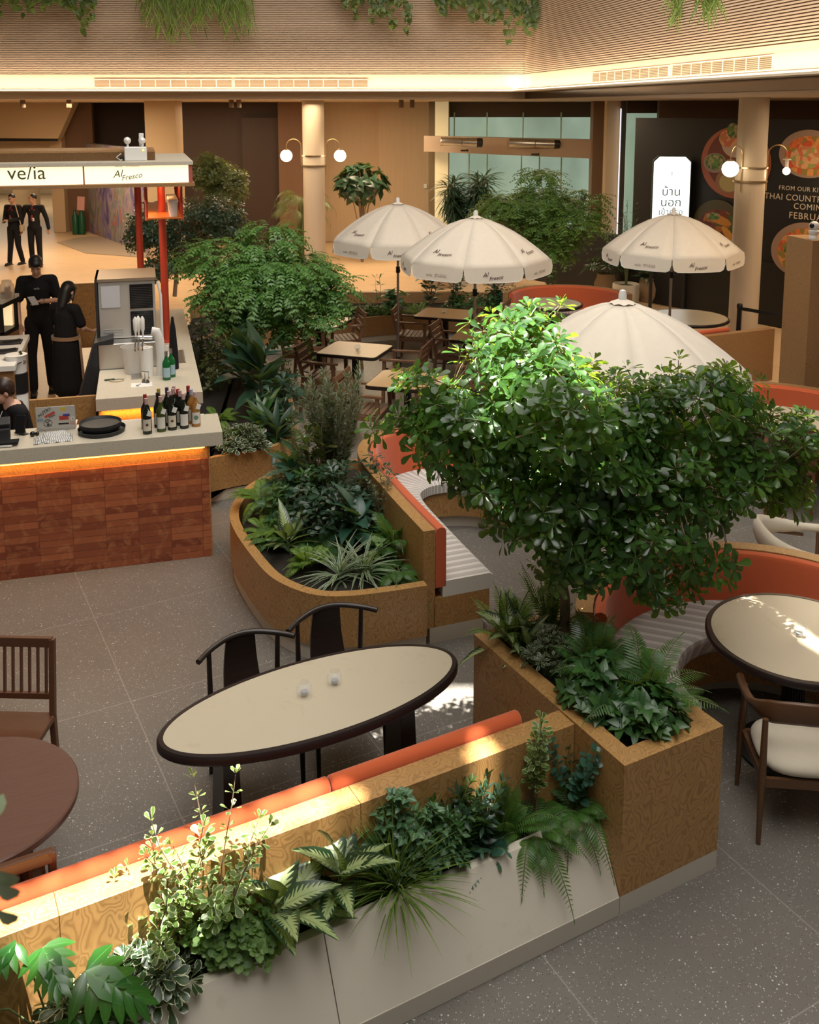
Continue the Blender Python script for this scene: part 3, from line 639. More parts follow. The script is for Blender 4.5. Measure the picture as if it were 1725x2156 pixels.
# ------------------------------------------------------------------ tables
def ellipse(rx,ry,n=72): return [(rx*math.cos(2*PI*k/n),ry*math.sin(2*PI*k/n)) for k in range(n)]
def rim_top(t, rx, ry, H, rw, th, topm, rimm):
    b=MB(); n=80; prof=[(rw,-th),(0.012,-th),(0,-th+.012),(0,-.012),(.010,0),(rw,.001)]
    vs=[]; 
    for k in range(n):
        a=2*PI*k/n; c,s=math.cos(a),math.sin(a); nn=Vector((c/rx,s/ry)).normalized()
        for o,z in prof: vs.append((rx*c-nn.x*o,ry*s-nn.y*o,H+z))
    m_=len(prof); b.add(vs,[(k*m_+q,((k+1)%n)*m_+q,((k+1)%n)*m_+(q+1)%m_,k*m_+(q+1)%m_) for k in range(n) for q in range(m_)])
    b.build('table_rim',rimm,t,smooth=True)
    b=MB(); P=[]
    for k in range(n):
        a=2*PI*k/n; c,s=math.cos(a),math.sin(a); nn=Vector((c/rx,s/ry)).normalized(); P.append((rx*c-nn.x*(rw-.001),ry*s-nn.y*(rw-.001)))
    b.prism(P,H-th+.003,H-.001); b.build('table_top',topm,t)
ov=thing('oval_table','large oval table with a cream stone top and thick dark wooden rim','table',(-.487,4.745,0),math.radians(28.5))
rim_top(ov,.84,.355,.75,.032,.052,M['cream_top'],M['rim_wood'])
for s in (-1,1):
    b=MB(); b.bar((s*.50,0,.70),(s*.50,0,.02),.075,.16,up=(0,1,0),w2=.11,h2=.22); b.build('leg',M['dark_wood'],ov,bevel=.004)
    b=MB(); b.box((s*.5,0,.03),(.10,.46,.06)); b.build('foot',M['dark_wood'],ov,bevel=.004)
b=MB(); b.box((0,0,.14),(1.0,.05,.10)); b.build('stretcher',M['dark_wood'],ov,bevel=.003)
b=MB(); b.box((0,0,.69),(1.2,.10,.035)); b.build('top_rail',M['dark_wood'],ov)
rt=thing('round_table','near right round table with cream stone top and dark rim on a black pedestal','table',(2.27,5.34,0),.3)
rim_top(rt,.515,.515,.75,.035,.045,M['cream_top'],M['rim_wood'])
b=MB(); b.lathe([(.045,.03),(.045,.70)],n=20); 
for k in range(24): b.bar((.06*math.cos(k*PI/12),.06*math.sin(k*PI/12),.04),(.06*math.cos(k*PI/12),.06*math.sin(k*PI/12),.70),.008)
b.build('pedestal',M['black'],rt); b=MB(); b.lathe([(.30,0),(.30,.018),(.28,.028),(.05,.035)],n=48); b.build('base_plate',M['black'],rt,smooth=True)
lt=thing('round_wood_table','round reddish walnut table at the left edge of the picture','table',(-1.95,3.95,0),.4)
b=MB(); b.lathe([(.435,.715),(.452,.722),(.452,.748),(.445,.755),(0.001,.755)],n=96); b.build('table_top',M['walnut_top'],lt,smooth=True)
for k in range(4):
    a=PI/4+k*PI/2; b=MB(); b.bar((.22*math.cos(a),.22*math.sin(a),.715),(.33*math.cos(a),.33*math.sin(a),0),.035,.06); b.build('leg',M['redwood'],lt,bevel=.004)
b=MB(); b.box((0,0,.69),(.5,.05,.05),PI/4); b.box((0,0,.69),(.5,.05,.05),-PI/4); b.build('under_frame',M['redwood'],lt)
# square cafe tables
def rrect(hx,hy,r,n=5):
    P=[]
    for cx,cy,a0 in ((hx-r,hy-r,0),(-hx+r,hy-r,90),(-hx+r,-hy+r,180),(hx-r,-hy+r,270)):
        for k in range(n+1): a=math.radians(a0+90*k/n); P.append((cx+r*math.cos(a),cy+r*math.sin(a)))
    return P
def square_table(x,y,deg,label,hx=.41,hy=.365):
    t=thing('square_cafe_table',label,'table',(x,y,0),math.radians(deg),'square tan topped cafe tables')
    b=MB(); b.prism(rrect(hx-.012,hy-.012,.055),.70,.731); b.build('table_top',M['lam'],t)
    b=MB(); 
    P=rrect(hx,hy,.07); Q=rrect(hx-.013,hy-.013,.056); n=len(P); vs=[(p[0],p[1],.69) for p in P]+[(p[0],p[1],.728) for p in P]+[(p[0],p[1],.7315) for p in Q]+[(p[0],p[1],.69) for p in Q]
    b.add(vs,[(r_*n+i,r_*n+(i+1)%n,((r_+1)%4)*n+(i+1)%n,((r_+1)%4)*n+i) for r_ in range(4) for i in range(n)]); b.build('edge_band',M['dark_wood'],t)
    b=MB(); b.box((0,0,.35),(.07,.07,.69)); b.build('pedestal',M['black'],t); b=MB(); b.lathe([(.25,0),(.25,.012),(.2,.022),(.04,.03)],n=36); b.build('base_plate',M['black'],t,smooth=True)
    return t
square_table(-.70,12.31,-18.6,'tan square table with one glass on it, in front of the first umbrella pole')
square_table(-.02,10.86,-16,'tan square table nearest the olive bush, partly behind bright leaves')
square_table(.55,14.55,-18,'tan square table with one glass, furthest one beside the leafy planter')
square_table(-1.33,14.02,-18,'tan square table half hidden under the light green tree')
square_table(1.02,13.05,-18,'tan square table mostly hidden behind the second umbrella pole and bright leaves')
t=thing('dining_table','cream topped table with dark rim before the orange booth at the right edge','table',(3.86,9.4,0),math.radians(-25))
b=MB(); b.prism(rrect(.78,.36,.06),.705,.75); b.build('table_top',M['cream_top'],t); b=MB(); b.prism(rrect(.80,.38,.07),.69,.738); b.build('edge_band',M['dark_wood'],t)
for s in (-1,1): b=MB(); b.box((s*.45,0,.35),(.08,.3,.69)); b.build('leg',M['dark_wood'],t)
def round_small(x,y,r,label):
    t=thing('round_cafe_table',label,'table',(x,y,0)); rim_top(t,r,r,.75,.03,.045,M['cream_top'],M['rim_wood'])
    b=MB(); b.cyl((0,0,.02),.05,.68,16); b.build('pedestal',M['black'],t,smooth=True); b=MB(); b.lathe([(.26,0),(.26,.015),(.05,.03)],n=32); b.build('base_plate',M['black'],t,smooth=True)
round_small(4.12,14.2,.6,'round cream table beside the right cream column, under the third umbrella')
b_=round_small(2.25,15.25,.5,'round brown topped table inside the far orange booth')
# ------------------------------------------------------------------ teak slatted armchairs
def slat_armchair(label, loc, rz):
    t=thing('slatted_armchair',label,'chair',loc,rz,'brown slatted armchairs'); W=M['teak']
    for s in (-1,1):
        b=MB(); b.bar((-.24,s*.245,0),(-.20,s*.245,.45),.035,.045,up=(0,1,0)); b.bar((-.20,s*.245,.44),(-.30,s*.245,.84),.032,.045,up=(0,1,0)); b.build('rear_leg',W,t)
        b=MB(); b.bar((.22,s*.245,0),(.20,s*.245,.63),.04,.04); b.build('front_leg',W,t)
        b=MB(); b.bar((-.27,s*.25,.655),(.26,s*.25,.645),.055,.022); b.build('armrest',W,t)
        b=MB(); b.bar((-.2,s*.235,.39),(.2,s*.235,.39),.022,.055); b.build('side_rail',W,t)
    b=MB()
    for k in range(7): b.box((-.19+k*.066,0,.425+(.004*(k-3)**2)/3),(.055,.45,.018))
    b.build('seat_slats',W,t)
    b=MB()
    for k in range(4):
        z=.55+k*.085; x=-.20-.10*(z-.44)/.4
        b.bar((x,-.235,z),(x,.235,z),.02,.048 if k<3 else .06,up=(-.24,0,1))
    b.build('back_slats',W,t)
    b=MB(); b.box((.205,0,.385),(.022,.45,.05)); b.box((-.2,0,.385),(.022,.45,.05)); b.build('cross_rail',W,t)
    return t
ch0=slat_armchair('brown slatted armchair at the left side of the centre square table',spot(684,791,.42)*1.0-Vector((0,0,.42)),math.radians(-15))
index_kids()
for px,py,rz,lb in ((772,862,-15,'brown slatted armchair beside the olive bush, nearest the camera'),(852,786,165,'brown slatted armchair on the right side of the centre square table'),(640,738,-15,'brown slatted armchair under the light green tree at the far left'),
    (722,712,-165,'brown slatted armchair behind the table under the light green tree'),(872,704,-10,'brown slatted armchair just right of the first umbrella pole, facing the furthest table'),(958,742,-18,'brown slatted armchair left of the half hidden table by the second umbrella pole'),(1028,686,162,'brown slatted armchair right of the furthest square table'),(1010,800,165,'brown slatted armchair right of the leaf covered square table')):
    q=spot(px,py,.42); dup(ch0,(q.x,q.y,0),math.radians(rz),lb)
# ------------------------------------------------------------------ dark curved-rail chairs at the oval table
def curve_chair(label, loc, rz):
    t=thing('curved_rail_chair',label,'chair',loc,rz,'dark curved rail chairs at the oval table'); W=M['dark_wood']
    P=catmull([(-.09,-.285,.775),(-.15,-.21,.785),(-.20,-.10,.80),(-.215,0,.805),(-.20,.10,.80),(-.15,.21,.785),(-.09,.285,.775)],6)
    b=MB(); b.tube(P,.0165,12); b.build('curved_rail',M['walnut'] if False else W,t,smooth=True)
    b=MB(); n=8; vs=[];fs=[]
    for i in range(n+1):
        f=i/n; z=.44+f*.355; x=-.19-.025*math.sin(f*PI)-.03*f; wd=.115-.03*f
        for s_ in (-1,1):
            for q in (0,1): vs.append((x+q*.014-.012*abs(0),s_*wd,z))
    for i in range(n):
        a=i*4; b0=a+4; fs+=[(a,a+2,b0+2,b0),(a+1,b0+1,b0+3,a+3),(a,b0,b0+1,a+1),(a+2,a+3,b0+3,b0+2)]
    fs+=[(0,1,3,2),(n*4,n*4+2,n*4+3,n*4+1)]; b.add(vs,fs); b.build('back_splat',W,t)
    for s in (-1,1):
        b=MB(); b.tube([(-.20,s*.20,0),(-.165,s*.20,.42),(-.155,s*.205,.785)],[.013,.017,.014],10); b.build('rear_leg',W,t,smooth=True)
        b=MB(); b.tube([(.20,s*.21,0),(.18,s*.21,.43)],[.013,.017],10); b.build('front_leg',W,t,smooth=True)
        b=MB(); b.tube([(-.17,s*.20,.25),(.19,s*.21,.25)],.009,8); b.build('stretcher',W,t,smooth=True)
    b=MB(); b.prism([(.21,-.235),(.215,0),(.21,.235),(-.17,.21),(-.18,0),(-.17,-.21)],.415,.45); b.build('seat',W,t,bevel=.008)
    return t
ra=math.radians(28.5-90)
curve_chair('dark curved rail chair at the oval table, the left one of two',(-.875,5.07,0),ra)
curve_chair('dark curved rail chair at the oval table, right one against the curved planter',(-.415,5.375,0),ra-.05)
# ------------------------------------------------------------------ walnut armchair with cream seat
t=thing('upholstered_armchair','dark walnut armchair with a plump cream seat beside the box planter','chair',(2.10,4.80,0),math.radians(84)); W=M['walnut']
b=MB(); P=catmull([(.25,.275,.66),(.10,.285,.67),(-.06,.275,.69),(-.17,.22,.72),(-.22,.11,.745),(-.235,0,.75),(-.22,-.11,.745),(-.17,-.22,.72),(-.06,-.275,.69),(.10,-.285,.67),(.25,-.275,.66)],5)
vs=[];N=len(P)
for i,p_ in enumerate(P):
    f=abs(i/(N-1)-.5)*2; h=.055+.085*max(0,min(1,(.62-f)/.2)); w_=.05 if f>.62 else .022
    a_=P[max(i-1,0)]; c_=P[min(i+1,N-1)]; d=(c_-a_).normalized(); nn=Vector((-d.y,d.x,0))
    h=h if f<.97 else h*.7
    for so_,sz in((-1,-1),(1,-1),(1,1),(-1,1)): vs.append(p_+nn*so_*w_/2+Vector((0,0,sz*h/2)))
b.add(vs,[(i*4+k,(i+1)*4+k,(i+1)*4+(k+1)%4,i*4+(k+1)%4) for i in range(N-1) for k in range(4)]+[(0,1,2,3),((N-1)*4+3,(N-1)*4+2,(N-1)*4+1,(N-1)*4)])
b.build('back_and_arm_rail',W,t,smooth='full',sub=1)
for x,y,zt_ in ((.21,.26,.64),(.21,-.26,.64),(-.21,.25,.69),(-.21,-.25,.69)):
    b=MB(); b.tube([(x*1.08,y*1.02,0),(x*1.0,y,.38),(x*.93,y*.98,zt_)],[.012,.02,.015],12); b.build('leg',W,t,smooth=True)
b=MB(); 
for s in (-1,1): b.bar((-.2,s*.235,.34),(.2,s*.25,.34),.022,.05); b.bar((s*.2,-.24,.34),(s*.2,.24,.34),.022,.05)
b.build('seat_frame',W,t); b=MB(); b.ball((0,0,0),1,32); cs=b.build('seat_cushion',M['boucle'],t,smooth='full')
for v in cs.data.vertices:
    x,y,z=v.co; k=(abs(x)**3.2+abs(y)**3.2)**(1/3.2) if (x or y) else 1; r=math.hypot(x,y); s_=r/k if k>1e-6 else 1
    v.co=(x*s_*.225,y*s_*.245,.415+z*.085)
# ------------------------------------------------------------------ cream tub chair
def tub(name,label,loc,rz):
    t=thing(name,label,'chair',loc,rz)
    P=catmull([(.30,.27,.66),(.12,.29,.665),(-.08,.28,.69),(-.24,.20,.735),(-.29,0,.76),(-.24,-.20,.735),(-.08,-.28,.69),(.12,-.29,.665),(.30,-.27,.66)],6); N=len(P); vs=[]
    for i,p_ in enumerate(P):
        f=abs(i/(N-1)-.5)*2; h=.06+.11*max(0,1-(f/.75)**2); w_=.06
        a_=P[max(i-1,0)]; c_=P[min(i+1,N-1)]; d=(c_-a_).normalized(); nn=Vector((-d.y,d.x,0))
        for k in range(8):
            a=2*PI*k/8+PI/8; vs.append(p_+nn*math.cos(a)*w_/2*1.05+Vector((0,0,math.sin(a)*h/2-h*.2)))
    b=MB(); b.add(vs,[(i*8+k,(i+1)*8+k,(i+1)*8+(k+1)%8,i*8+(k+1)%8) for i in range(N-1) for k in range(8)]+[tuple(range(8)),tuple((N-1)*8+k for k in range(8))[::-1]]); b.build('padded_back',M['boucle'],t,smooth='full')
    b=MB(); b.tube([q-Vector((0,0,.075)) for q in P[6:-6]],.014,8); b.build('wooden_rail',M['walnut'],t,smooth=True)
    for x,y in ((.22,.25),(.22,-.25),(-.2,.23),(-.2,-.23)): b=MB(); b.tube([(x*1.05,y*1.05,0),(x,y,.62)],[.012,.017],10); b.build('leg',M['walnut'],t,smooth=True)
    b=MB(); b.prism(rrect(.25,.25,.1),.36,.45); b.build('seat_cushion',M['boucle'],t,bevel=.03)
tub('tub_chair','cream padded tub chair behind the near right booth',(2.86,6.78,0),math.radians(-4))
tub('tub_chair','small cream padded tub chair beside the far orange booth',(1.73,15.0,0),math.radians(10))
# ------------------------------------------------------------------ dark vertical-slat chairs
def slat_back(name,label,loc,rz,W,arms=False,roll=False):
    t=thing(name,label,'chair',loc,rz)
    for s in (-1,1):
        b=MB(); b.bar((-.22,s*.20,0),(-.20,s*.20,.44),.032,.036); b.bar((-.20,s*.20,.43),(-.25,s*.20,.88),.03,.036); b.build('rear_leg',W,t,bevel=.003)
        b=MB(); b.bar((.2,s*.20,0),(.2,s*.20,.62 if arms else .43),.036,.036); b.build('front_leg',W,t,bevel=.003)
        b=MB(); b.bar((-.2,s*.2,.15),(.2,s*.2,.15),.02,.03); b.build('stretcher',W,t)
        if arms: b=MB(); b.bar((-.23,s*.21,.64),(.22,s*.21,.63),.05,.03); b.build('armrest',W,t,bevel=.006)
    b=MB(); b.bar((-.252,-.2,.86),(-.252,.2,.86),.028,.055); b.build('top_rail',W,t,bevel=.003); b=MB(); b.bar((-.215,-.2,.56),(-.215,.2,.56),.024,.035); b.build('lower_rail',W,t,bevel=.003)
    b=MB()
    for k in range(8): y=-.165+k*.047; b.bar((-.217,y,.57),(-.25,y,.84),.018,.012,up=(0,1,0))
    b.build('back_slats',W,t)
    b=MB(); b.box((0,0,.44),(.44,.43,.035)); b.build('seat',W,t,bevel=.006)
    if roll: b=MB(); b.lathe([(.055,-.19),(.055,.19)],(-.20,0,.80),20,axis=(0,1,0)); q=b.build('striped_bolster',M['stripe2'],t,smooth=True)
    return t
m=nm('grey_striped_bolster',(.4,.4,.4),.9); q=NT(m); q.color(q.ramp(q.math('FRACT',q.math('MULTIPLY',q.n_y if False else q.noise(q.coord('Object',(0,1,0)),18,0),7)),[(0,(.16,.15,.14)),(.8,(.55,.53,.5))],'CONSTANT')); M['stripe2']=m
slat_back('slat_back_chair','reddish wood chair with upright back slats beyond the round walnut table',(-2.20,4.83,0),math.radians(-92),M['redwood'])
slat_back('slat_back_chair','reddish wood chair showing only its back corner over the orange bench back',(-1.72,3.35+.28,0),math.radians(118),M['redwood'])
slat_back('slat_back_chair','reddish wood armchair with a striped bolster at the right edge table',(3.62,8.95,0),math.radians(75),M['redwood'],True,True)
# ------------------------------------------------------------------ far planter ring, booths and partitions on the right
fl=thing('far_ring_planter','long low burl wood planter closing the far side of the dining floor','planter',(-.5,16,0))
FP=[(-3.3,13.6),(-2.9,14.6),(-2.3,15.1),(-1.7,15.25),(-1.2,15.3),(-.8,15.62),(-.2,15.85),(.6,15.9),(1.4,15.8)]
FPc=[(p.x,p.y) for p in catmull([(*q,0) for q in FP],5)]
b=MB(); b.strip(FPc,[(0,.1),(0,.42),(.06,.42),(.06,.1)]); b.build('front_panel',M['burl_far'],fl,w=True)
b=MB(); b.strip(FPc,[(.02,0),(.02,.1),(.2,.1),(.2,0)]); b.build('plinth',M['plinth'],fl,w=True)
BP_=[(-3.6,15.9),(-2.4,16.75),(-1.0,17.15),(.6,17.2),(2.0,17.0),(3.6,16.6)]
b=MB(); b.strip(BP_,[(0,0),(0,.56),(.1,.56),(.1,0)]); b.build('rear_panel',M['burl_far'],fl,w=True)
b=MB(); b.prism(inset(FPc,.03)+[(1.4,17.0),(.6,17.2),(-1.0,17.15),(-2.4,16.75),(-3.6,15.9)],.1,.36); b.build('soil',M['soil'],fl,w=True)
def booth(name,label,c,r,a0,a1,H=.82,shell='burl_far'):
    t=thing(name,label,'booth',(c[0],c[1],0))
    p=arc(c,r,a0,a1,30)
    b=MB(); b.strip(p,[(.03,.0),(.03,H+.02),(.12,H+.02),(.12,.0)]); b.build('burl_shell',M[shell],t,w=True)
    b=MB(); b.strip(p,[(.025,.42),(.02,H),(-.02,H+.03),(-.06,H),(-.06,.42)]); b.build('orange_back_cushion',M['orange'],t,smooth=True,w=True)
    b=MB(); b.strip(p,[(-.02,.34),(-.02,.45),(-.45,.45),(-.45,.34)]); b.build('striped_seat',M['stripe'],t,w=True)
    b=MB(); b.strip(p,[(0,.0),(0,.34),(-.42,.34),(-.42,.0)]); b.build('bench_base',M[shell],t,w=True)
    return t
booth('far_booth','far orange backed booth below the small green tree trunk',(2.55,15.35),.95,165,10)
rw_=thing('wood_end_partition','burl wood booth end panel beside the black queue posts','partition',(4.55,13.3,0))
b=MB(); b.prism([(3.55,12.75),(5.14,13.45),(5.10,13.56),(3.51,12.86)],0,.74); b.build('panel',M['burl_far'],rw_,w=True)
b=MB(); b.bar((3.7,12.98,.76),(4.45,13.33,.76),.07,.06); b.build('orange_cushion_edge',M['orange'],rw_,w=True,bevel=.02)
booth('corner_booth','burnt orange booth behind the cream table at the right edge',(3.55,9.2),1.22,140,5,.80)
wc=thing('burl_pillar','square burl wood pillar rising at the right edge of the picture','pillar',(4.75,11.0,0),.2)
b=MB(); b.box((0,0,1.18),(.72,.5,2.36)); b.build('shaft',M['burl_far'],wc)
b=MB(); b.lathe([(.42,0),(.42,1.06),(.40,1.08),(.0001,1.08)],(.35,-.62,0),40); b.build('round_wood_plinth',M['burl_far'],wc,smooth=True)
b=MB(); b.lathe([(.27,1.08),(.29,1.10),(.27,1.14),(.0001,1.145)],(.35,-.62,0),32); b.build('orange_round_pad',M['orange'],wc,smooth=True)
cm=thing('security_camera','small white round camera standing on top of the burl pillar','camera',(spotY(1714,492,10.85).x,10.85,2.36))
b=MB(); b.lathe([(.055,0),(.055,.02),(.04,.04),(.06,.07),(.06,.09),(.03,.11)],n=20); b.build('base',M['white'],cm,smooth=True); b=MB(); b.ball((0,0,.145),.055,20); b.build('dome',M['white'],cm,smooth=True)
b=MB(); b.ball((-.035,-.025,.15),.03,12); b.build('lens',M['black_gloss'],cm,smooth=True)
def post(label,x,y):
    t=thing('queue_post',label,'barrier post',(x,y,0)); b=MB(); b.lathe([(.17,0),(.17,.015),(.04,.04)],n=28); b.build('base',M['black'],t,smooth=True)
    b=MB(); b.lathe([(.035,.03),(.035,.93),(.042,.935),(.042,.985),(.03,1.0)],n=16); b.build('tube',M['black'],t,smooth=True); return t
post('black queue post nearer the cream column',4.80,13.95); post('black queue post standing by the burl pillar',5.36,13.5-.2)
b=MB(); b.box((0,0,0),(.86,.006,.05)); o=b.build('queue_belt',M['black']); o.location=(5.08,13.62,.93); o.rotation_euler=(0,0,math.atan2(-.65,.56)); o.scale=(1,1,1); tag(o,'black retractable belt between the two queue posts','belt')
# ------------------------------------------------------------------ umbrellas
M['ink']=nm('brown_ink',(.09,.045,.035),.7); M['inkl']=nm('faded_ink',(.42,.35,.29),.7)
def umbrella(label,x,y,top,r,rz,tilt=(0,0)):
    t=thing('parasol',label,'umbrella',(x,y,0),rz,'cream scalloped parasols')
    b=MB(); b.cyl((0,0,.05),.019,top-.1,14); b.build('pole',M['steel'],t,smooth=True)
    b=MB(); b.lathe([(.24,0),(.24,.03),(.06,.06),(.03,.16)],n=28); b.build('base',M['black'],t,smooth=True)
    b=MB(); b.cyl((0,0,1.42),.03,.09,12); b.bar((0,0,1.46),(.07,0,1.46),.02); b.build('clamp',M['black'],t)
    H=.50; n=8
    def ring(f,k,s):
        a=2*PI*(k+s)/n; rr_=r*f; ch=math.cos(PI/n)/math.cos((s-.5)*2*PI/n); sc=1-(1-ch)*.85*min(1,f*1.2)
        z=top-.06-H*(f**1.75)*.93-.055*f
        sag=.018*math.sin(PI*s)*math.sin(PI*min(1,f)); return Vector((math.cos(a)*rr_*sc,math.sin(a)*rr_*sc,z-sag))
    b=MB(); F=[.06,.2,.35,.5,.65,.8,.92,1.0]; S=[0,.25,.5,.75,1]
    for k in range(n):
        vs=[ring(f,k,s) for f in F for s in S]; m_=len(S)
        b.add(vs,[(i*m_+j,i*m_+j+1,(i+1)*m_+j+1,(i+1)*m_+j) for i in range(len(F)-1) for j in range(m_-1)])
    can=b.build('canopy',M['canvas'],t,smooth=True)
    sm=can.modifiers.new('thick','SOLIDIFY'); sm.thickness=.003
    for k in range(n):
        b=MB(); vs=[]; S2=[0.01,.04,.1,.3,.5,.7,.9,.96,.99]; D=[.06,.14,.165,.17,.17,.17,.165,.14,.06]
        for s,d in zip(S2,D):
            p=ring(1.0,k,s); vs.append(p); vs.append(Vector((p.x*1.012,p.y*1.012,p.z-d)))
        b.add(vs,[(2*i,2*i+1,2*i+3,2*i+2) for i in range(len(S2)-1)])
        va=b.build('valance_flap',M['canvas'],t); va.modifiers.new('thick','SOLIDIFY').thickness=.003
        b=MB(); b.tube([vs[i] for i in range(1,len(vs),2)],.0035,5); b.build('white_piping',M['white'],va)
        pm=(ring(1,k,.5)); out=Vector((math.cos(2*PI*(k+.5)/n),math.sin(2*PI*(k+.5)/n),0)); tx=Vector((-out.y,out.x,0))
        pos=pm+out*.012+Vector((0,0,-.10))
        if k%2==0: text('ve/ia \u00b7 STUDIO',.048,M['inkl'],va,face_matrix(pos,tx,out),'faded_lettering')
        else:
            text('Al',.075,M['ink'],va,face_matrix(pos-tx*.11+Vector((0,0,.03)),tx+Vector((0,0,.12)),out),'dark_lettering',.35); text('Fresco',.064,M['ink'],va,face_matrix(pos+tx*.02-Vector((0,0,.01)),tx+Vector((0,0,.12)),out),'dark_lettering',.35)
        if k%2==0:
            a_=ring(.83,k,.5); b1=ring(.75,k,.5); b2=ring(.9,k,.5); up=(b1-b2).normalized(); nrm=tx.cross(up).normalized()
            if nrm.z<0: nrm=-nrm
            pos=a_+nrm*.012
            text('Al',.082,M['ink'],va,face_matrix(pos-tx*.12+up*.03,tx+up*.12,nrm),'dark_lettering',.35); text('Fresco',.070,M['ink'],va,face_matrix(pos+tx*.02-up*.01,tx+up*.12,nrm),'dark_lettering',.35)
        rb1=MB(); rb1.bar((0,0,top-.12),ring(.97,k,0)-Vector((0,0,.012)),.012,.012); rb1.build('rib',M['steel'],t)
    b=MB(); vs=[(0,0,top-.03)]
    for k in range(16): a=2*PI*k/16; rr_=.10 if k%2==0 else .085; vs.append((rr_*math.cos(a),rr_*math.sin(a),top-.072+(.008 if k%2 else 0)))
    b.add(vs,[(0,k+1,(k+1)%16+1) for k in range(16)]); b.build('cap_flap',M['canvas'],t); b=MB(); b.lathe([(.03,top-.05),(.03,top-.01),(.022,top+.02),(.0001,top+.03)],n=16); b.build('finial',M['white'],t,smooth=True)
    return t
umbrella('cream parasol on the left, its steel pole standing beside the centre square table',-.17,14.16,2.50,.99,math.radians(-67))
umbrella('cream parasol second from the left, in front of and overlapping the left one',.84,12.35,2.50,.97,math.radians(-57))
umbrella('cream parasol on the right before the cream column and glowing sign',3.72,13.7,2.40,.97,math.radians(-60))
umbrella('large near cream parasol half covered by the big leafy tree',1.53,6.9,2.49,.93,math.radians(-50))
# ------------------------------------------------------------------ round candle glasses
M['votive']=nm('pale_clear_glass',(.95,.97,.97),.04,0,alpha=.14)
def votive(label,p):
    t=thing('glass_tealight_holder',label,'glass',p,0,'small round clear glasses on the tables'); b=MB()
    pr=[(.0001,0),(.022,0),(.034,.012),(.041,.03),(.042,.042),(.037,.062),(.029,.074)]; inn=[(.0275,.074),(.0355,.062),(.0405,.042),(.0395,.031),(.032,.016),(.018,.012),(.0001,.012)]
    b.lathe(pr+inn,n=32); b.build('bowl',M['votive'],t,smooth='full'); b=MB(); b.lathe([(.0001,.013),(.019,.013),(.019,.024),(.0001,.024)],n=20); b.build('tealight',nm('grey_tealight',(.35,.37,.40),.3),t,smooth=True)
for px,py,z,lb in ((641,1464,.75,'clear round glass on the oval table, left and nearer one'),(705,1440,.75,'clear round glass on the oval table, right and further one'),(1683,1340,.75,'clear round glass on the near right round table'),(753,737,.73,'clear round glass on the centre square table'),(935,660,.73,'clear round glass on the furthest square table')):
    p=spot(px,py,z); p.z+=.0015; votive(lb,p)
# ------------------------------------------------------------------ foliage tools
NR=np.random.default_rng(11)
def leafmat(name, dark, light, edge=None, ew=.78, mid=None, mw=.3, rough=.35, trans=.35, tint=None, streak=False):
    m=nm(name,dark,rough); t=NT(m); g=t.n('ShaderNodeNewGeometry'); uv=t.n('ShaderNodeUVMap'); s=t.n('ShaderNodeSeparateXYZ'); t.l(uv.outputs[0],s.inputs[0])
    au=t.math('ABSOLUTE',t.math('SUBTRACT',t.math('MULTIPLY',s.outputs[0],2),1))
    c=t.mix(g.outputs['Random Per Island'],dark,light)
    v=t.coord('Object'); 
    if mid:
        nn=t.noise(v,90,2); f=t.math('ADD',au,t.math('MULTIPLY',t.math('SUBTRACT',nn,.5),.5)); f=t.math('LESS_THAN',f,mw)
        if streak:
            w_=t.math('SINE',t.math('MULTIPLY',t.math('ADD',s.outputs[1],t.math('MULTIPLY',au,-.22)),75)); f=t.math('LESS_THAN',t.math('ADD',au,t.math('MULTIPLY',w_,.22)),mw)
        c=t.mix(f,c,mid)
    vein=t.math('LESS_THAN',au,.045); c=t.mix(t.math('MULTIPLY',vein,.5),c,tuple(min(1,x*2.2) for x in light))
    if edge:
        nn=t.noise(v,60,2); f=t.math('GREATER_THAN',t.math('ADD',au,t.math('MULTIPLY',t.math('SUBTRACT',nn,.5),.35)),ew); c=t.mix(f,c,edge)
    t.color(c); t.p.inputs['Specular IOR Level'].default_value=.6
    tr=t.n('ShaderNodeBsdfTranslucent'); t.l(t.mix(.5,c,tint or (.45,.62,.06),'MIX'),tr.inputs[0])
    mx=t.n('ShaderNodeMixShader'); mx.inputs[0].default_value=trans; out=[x for x in t.t.nodes if x.type=='OUTPUT_MATERIAL'][0]
    t.l(t.p.outputs[0],mx.inputs[1]); t.l(tr.outputs[0],mx.inputs[2]); t.l(mx.outputs[0],out.inputs[0]); return m
LM={}
LM['tree']=leafmat('ficus_leaf',(.014,.045,.022),(.06,.15,.028),rough=.22,trans=.42,tint=(.55,.80,.04))
LM['pin']=leafmat('pinnate_leaf',(.06,.17,.045),(.16,.33,.085),rough=.4,trans=.35)
LM['pin2']=leafmat('pinnate_leaf_far',(.06,.14,.03),(.16,.29,.06),rough=.45,trans=.35)
LM['dark']=leafmat('dark_leaf',(.014,.040,.026),(.030,.080,.042),rough=.35,trans=.15)
LM['mid']=leafmat('mid_green_leaf',(.02,.07,.022),(.05,.14,.03),rough=.35,trans=.25)
LM['olivey']=leafmat('olive_green_leaf',(.05,.07,.02),(.12,.13,.035),rough=.5,trans=.25)
LM['lime']=leafmat('lime_fern_leaf',(.09,.20,.02),(.20,.34,.04),rough=.5,trans=.4)
LM['fern']=leafmat('fern_leaf',(.035,.11,.025),(.08,.20,.03),rough=.45,trans=.35)
LM['teal']=leafmat('blue_green_leaf',(.015,.065,.045),(.04,.12,.08),rough=.35,trans=.2)
LM['var']=leafmat('white_edged_leaf',(.015,.04,.022),(.04,.075,.035),edge=(.62,.64,.46),ew=.80,rough=.3,trans=.2)
LM['var2']=leafmat('cream_edged_leaf',(.06,.13,.03),(.12,.22,.05),edge=(.62,.66,.35),ew=.74,rough=.4,trans=.35)
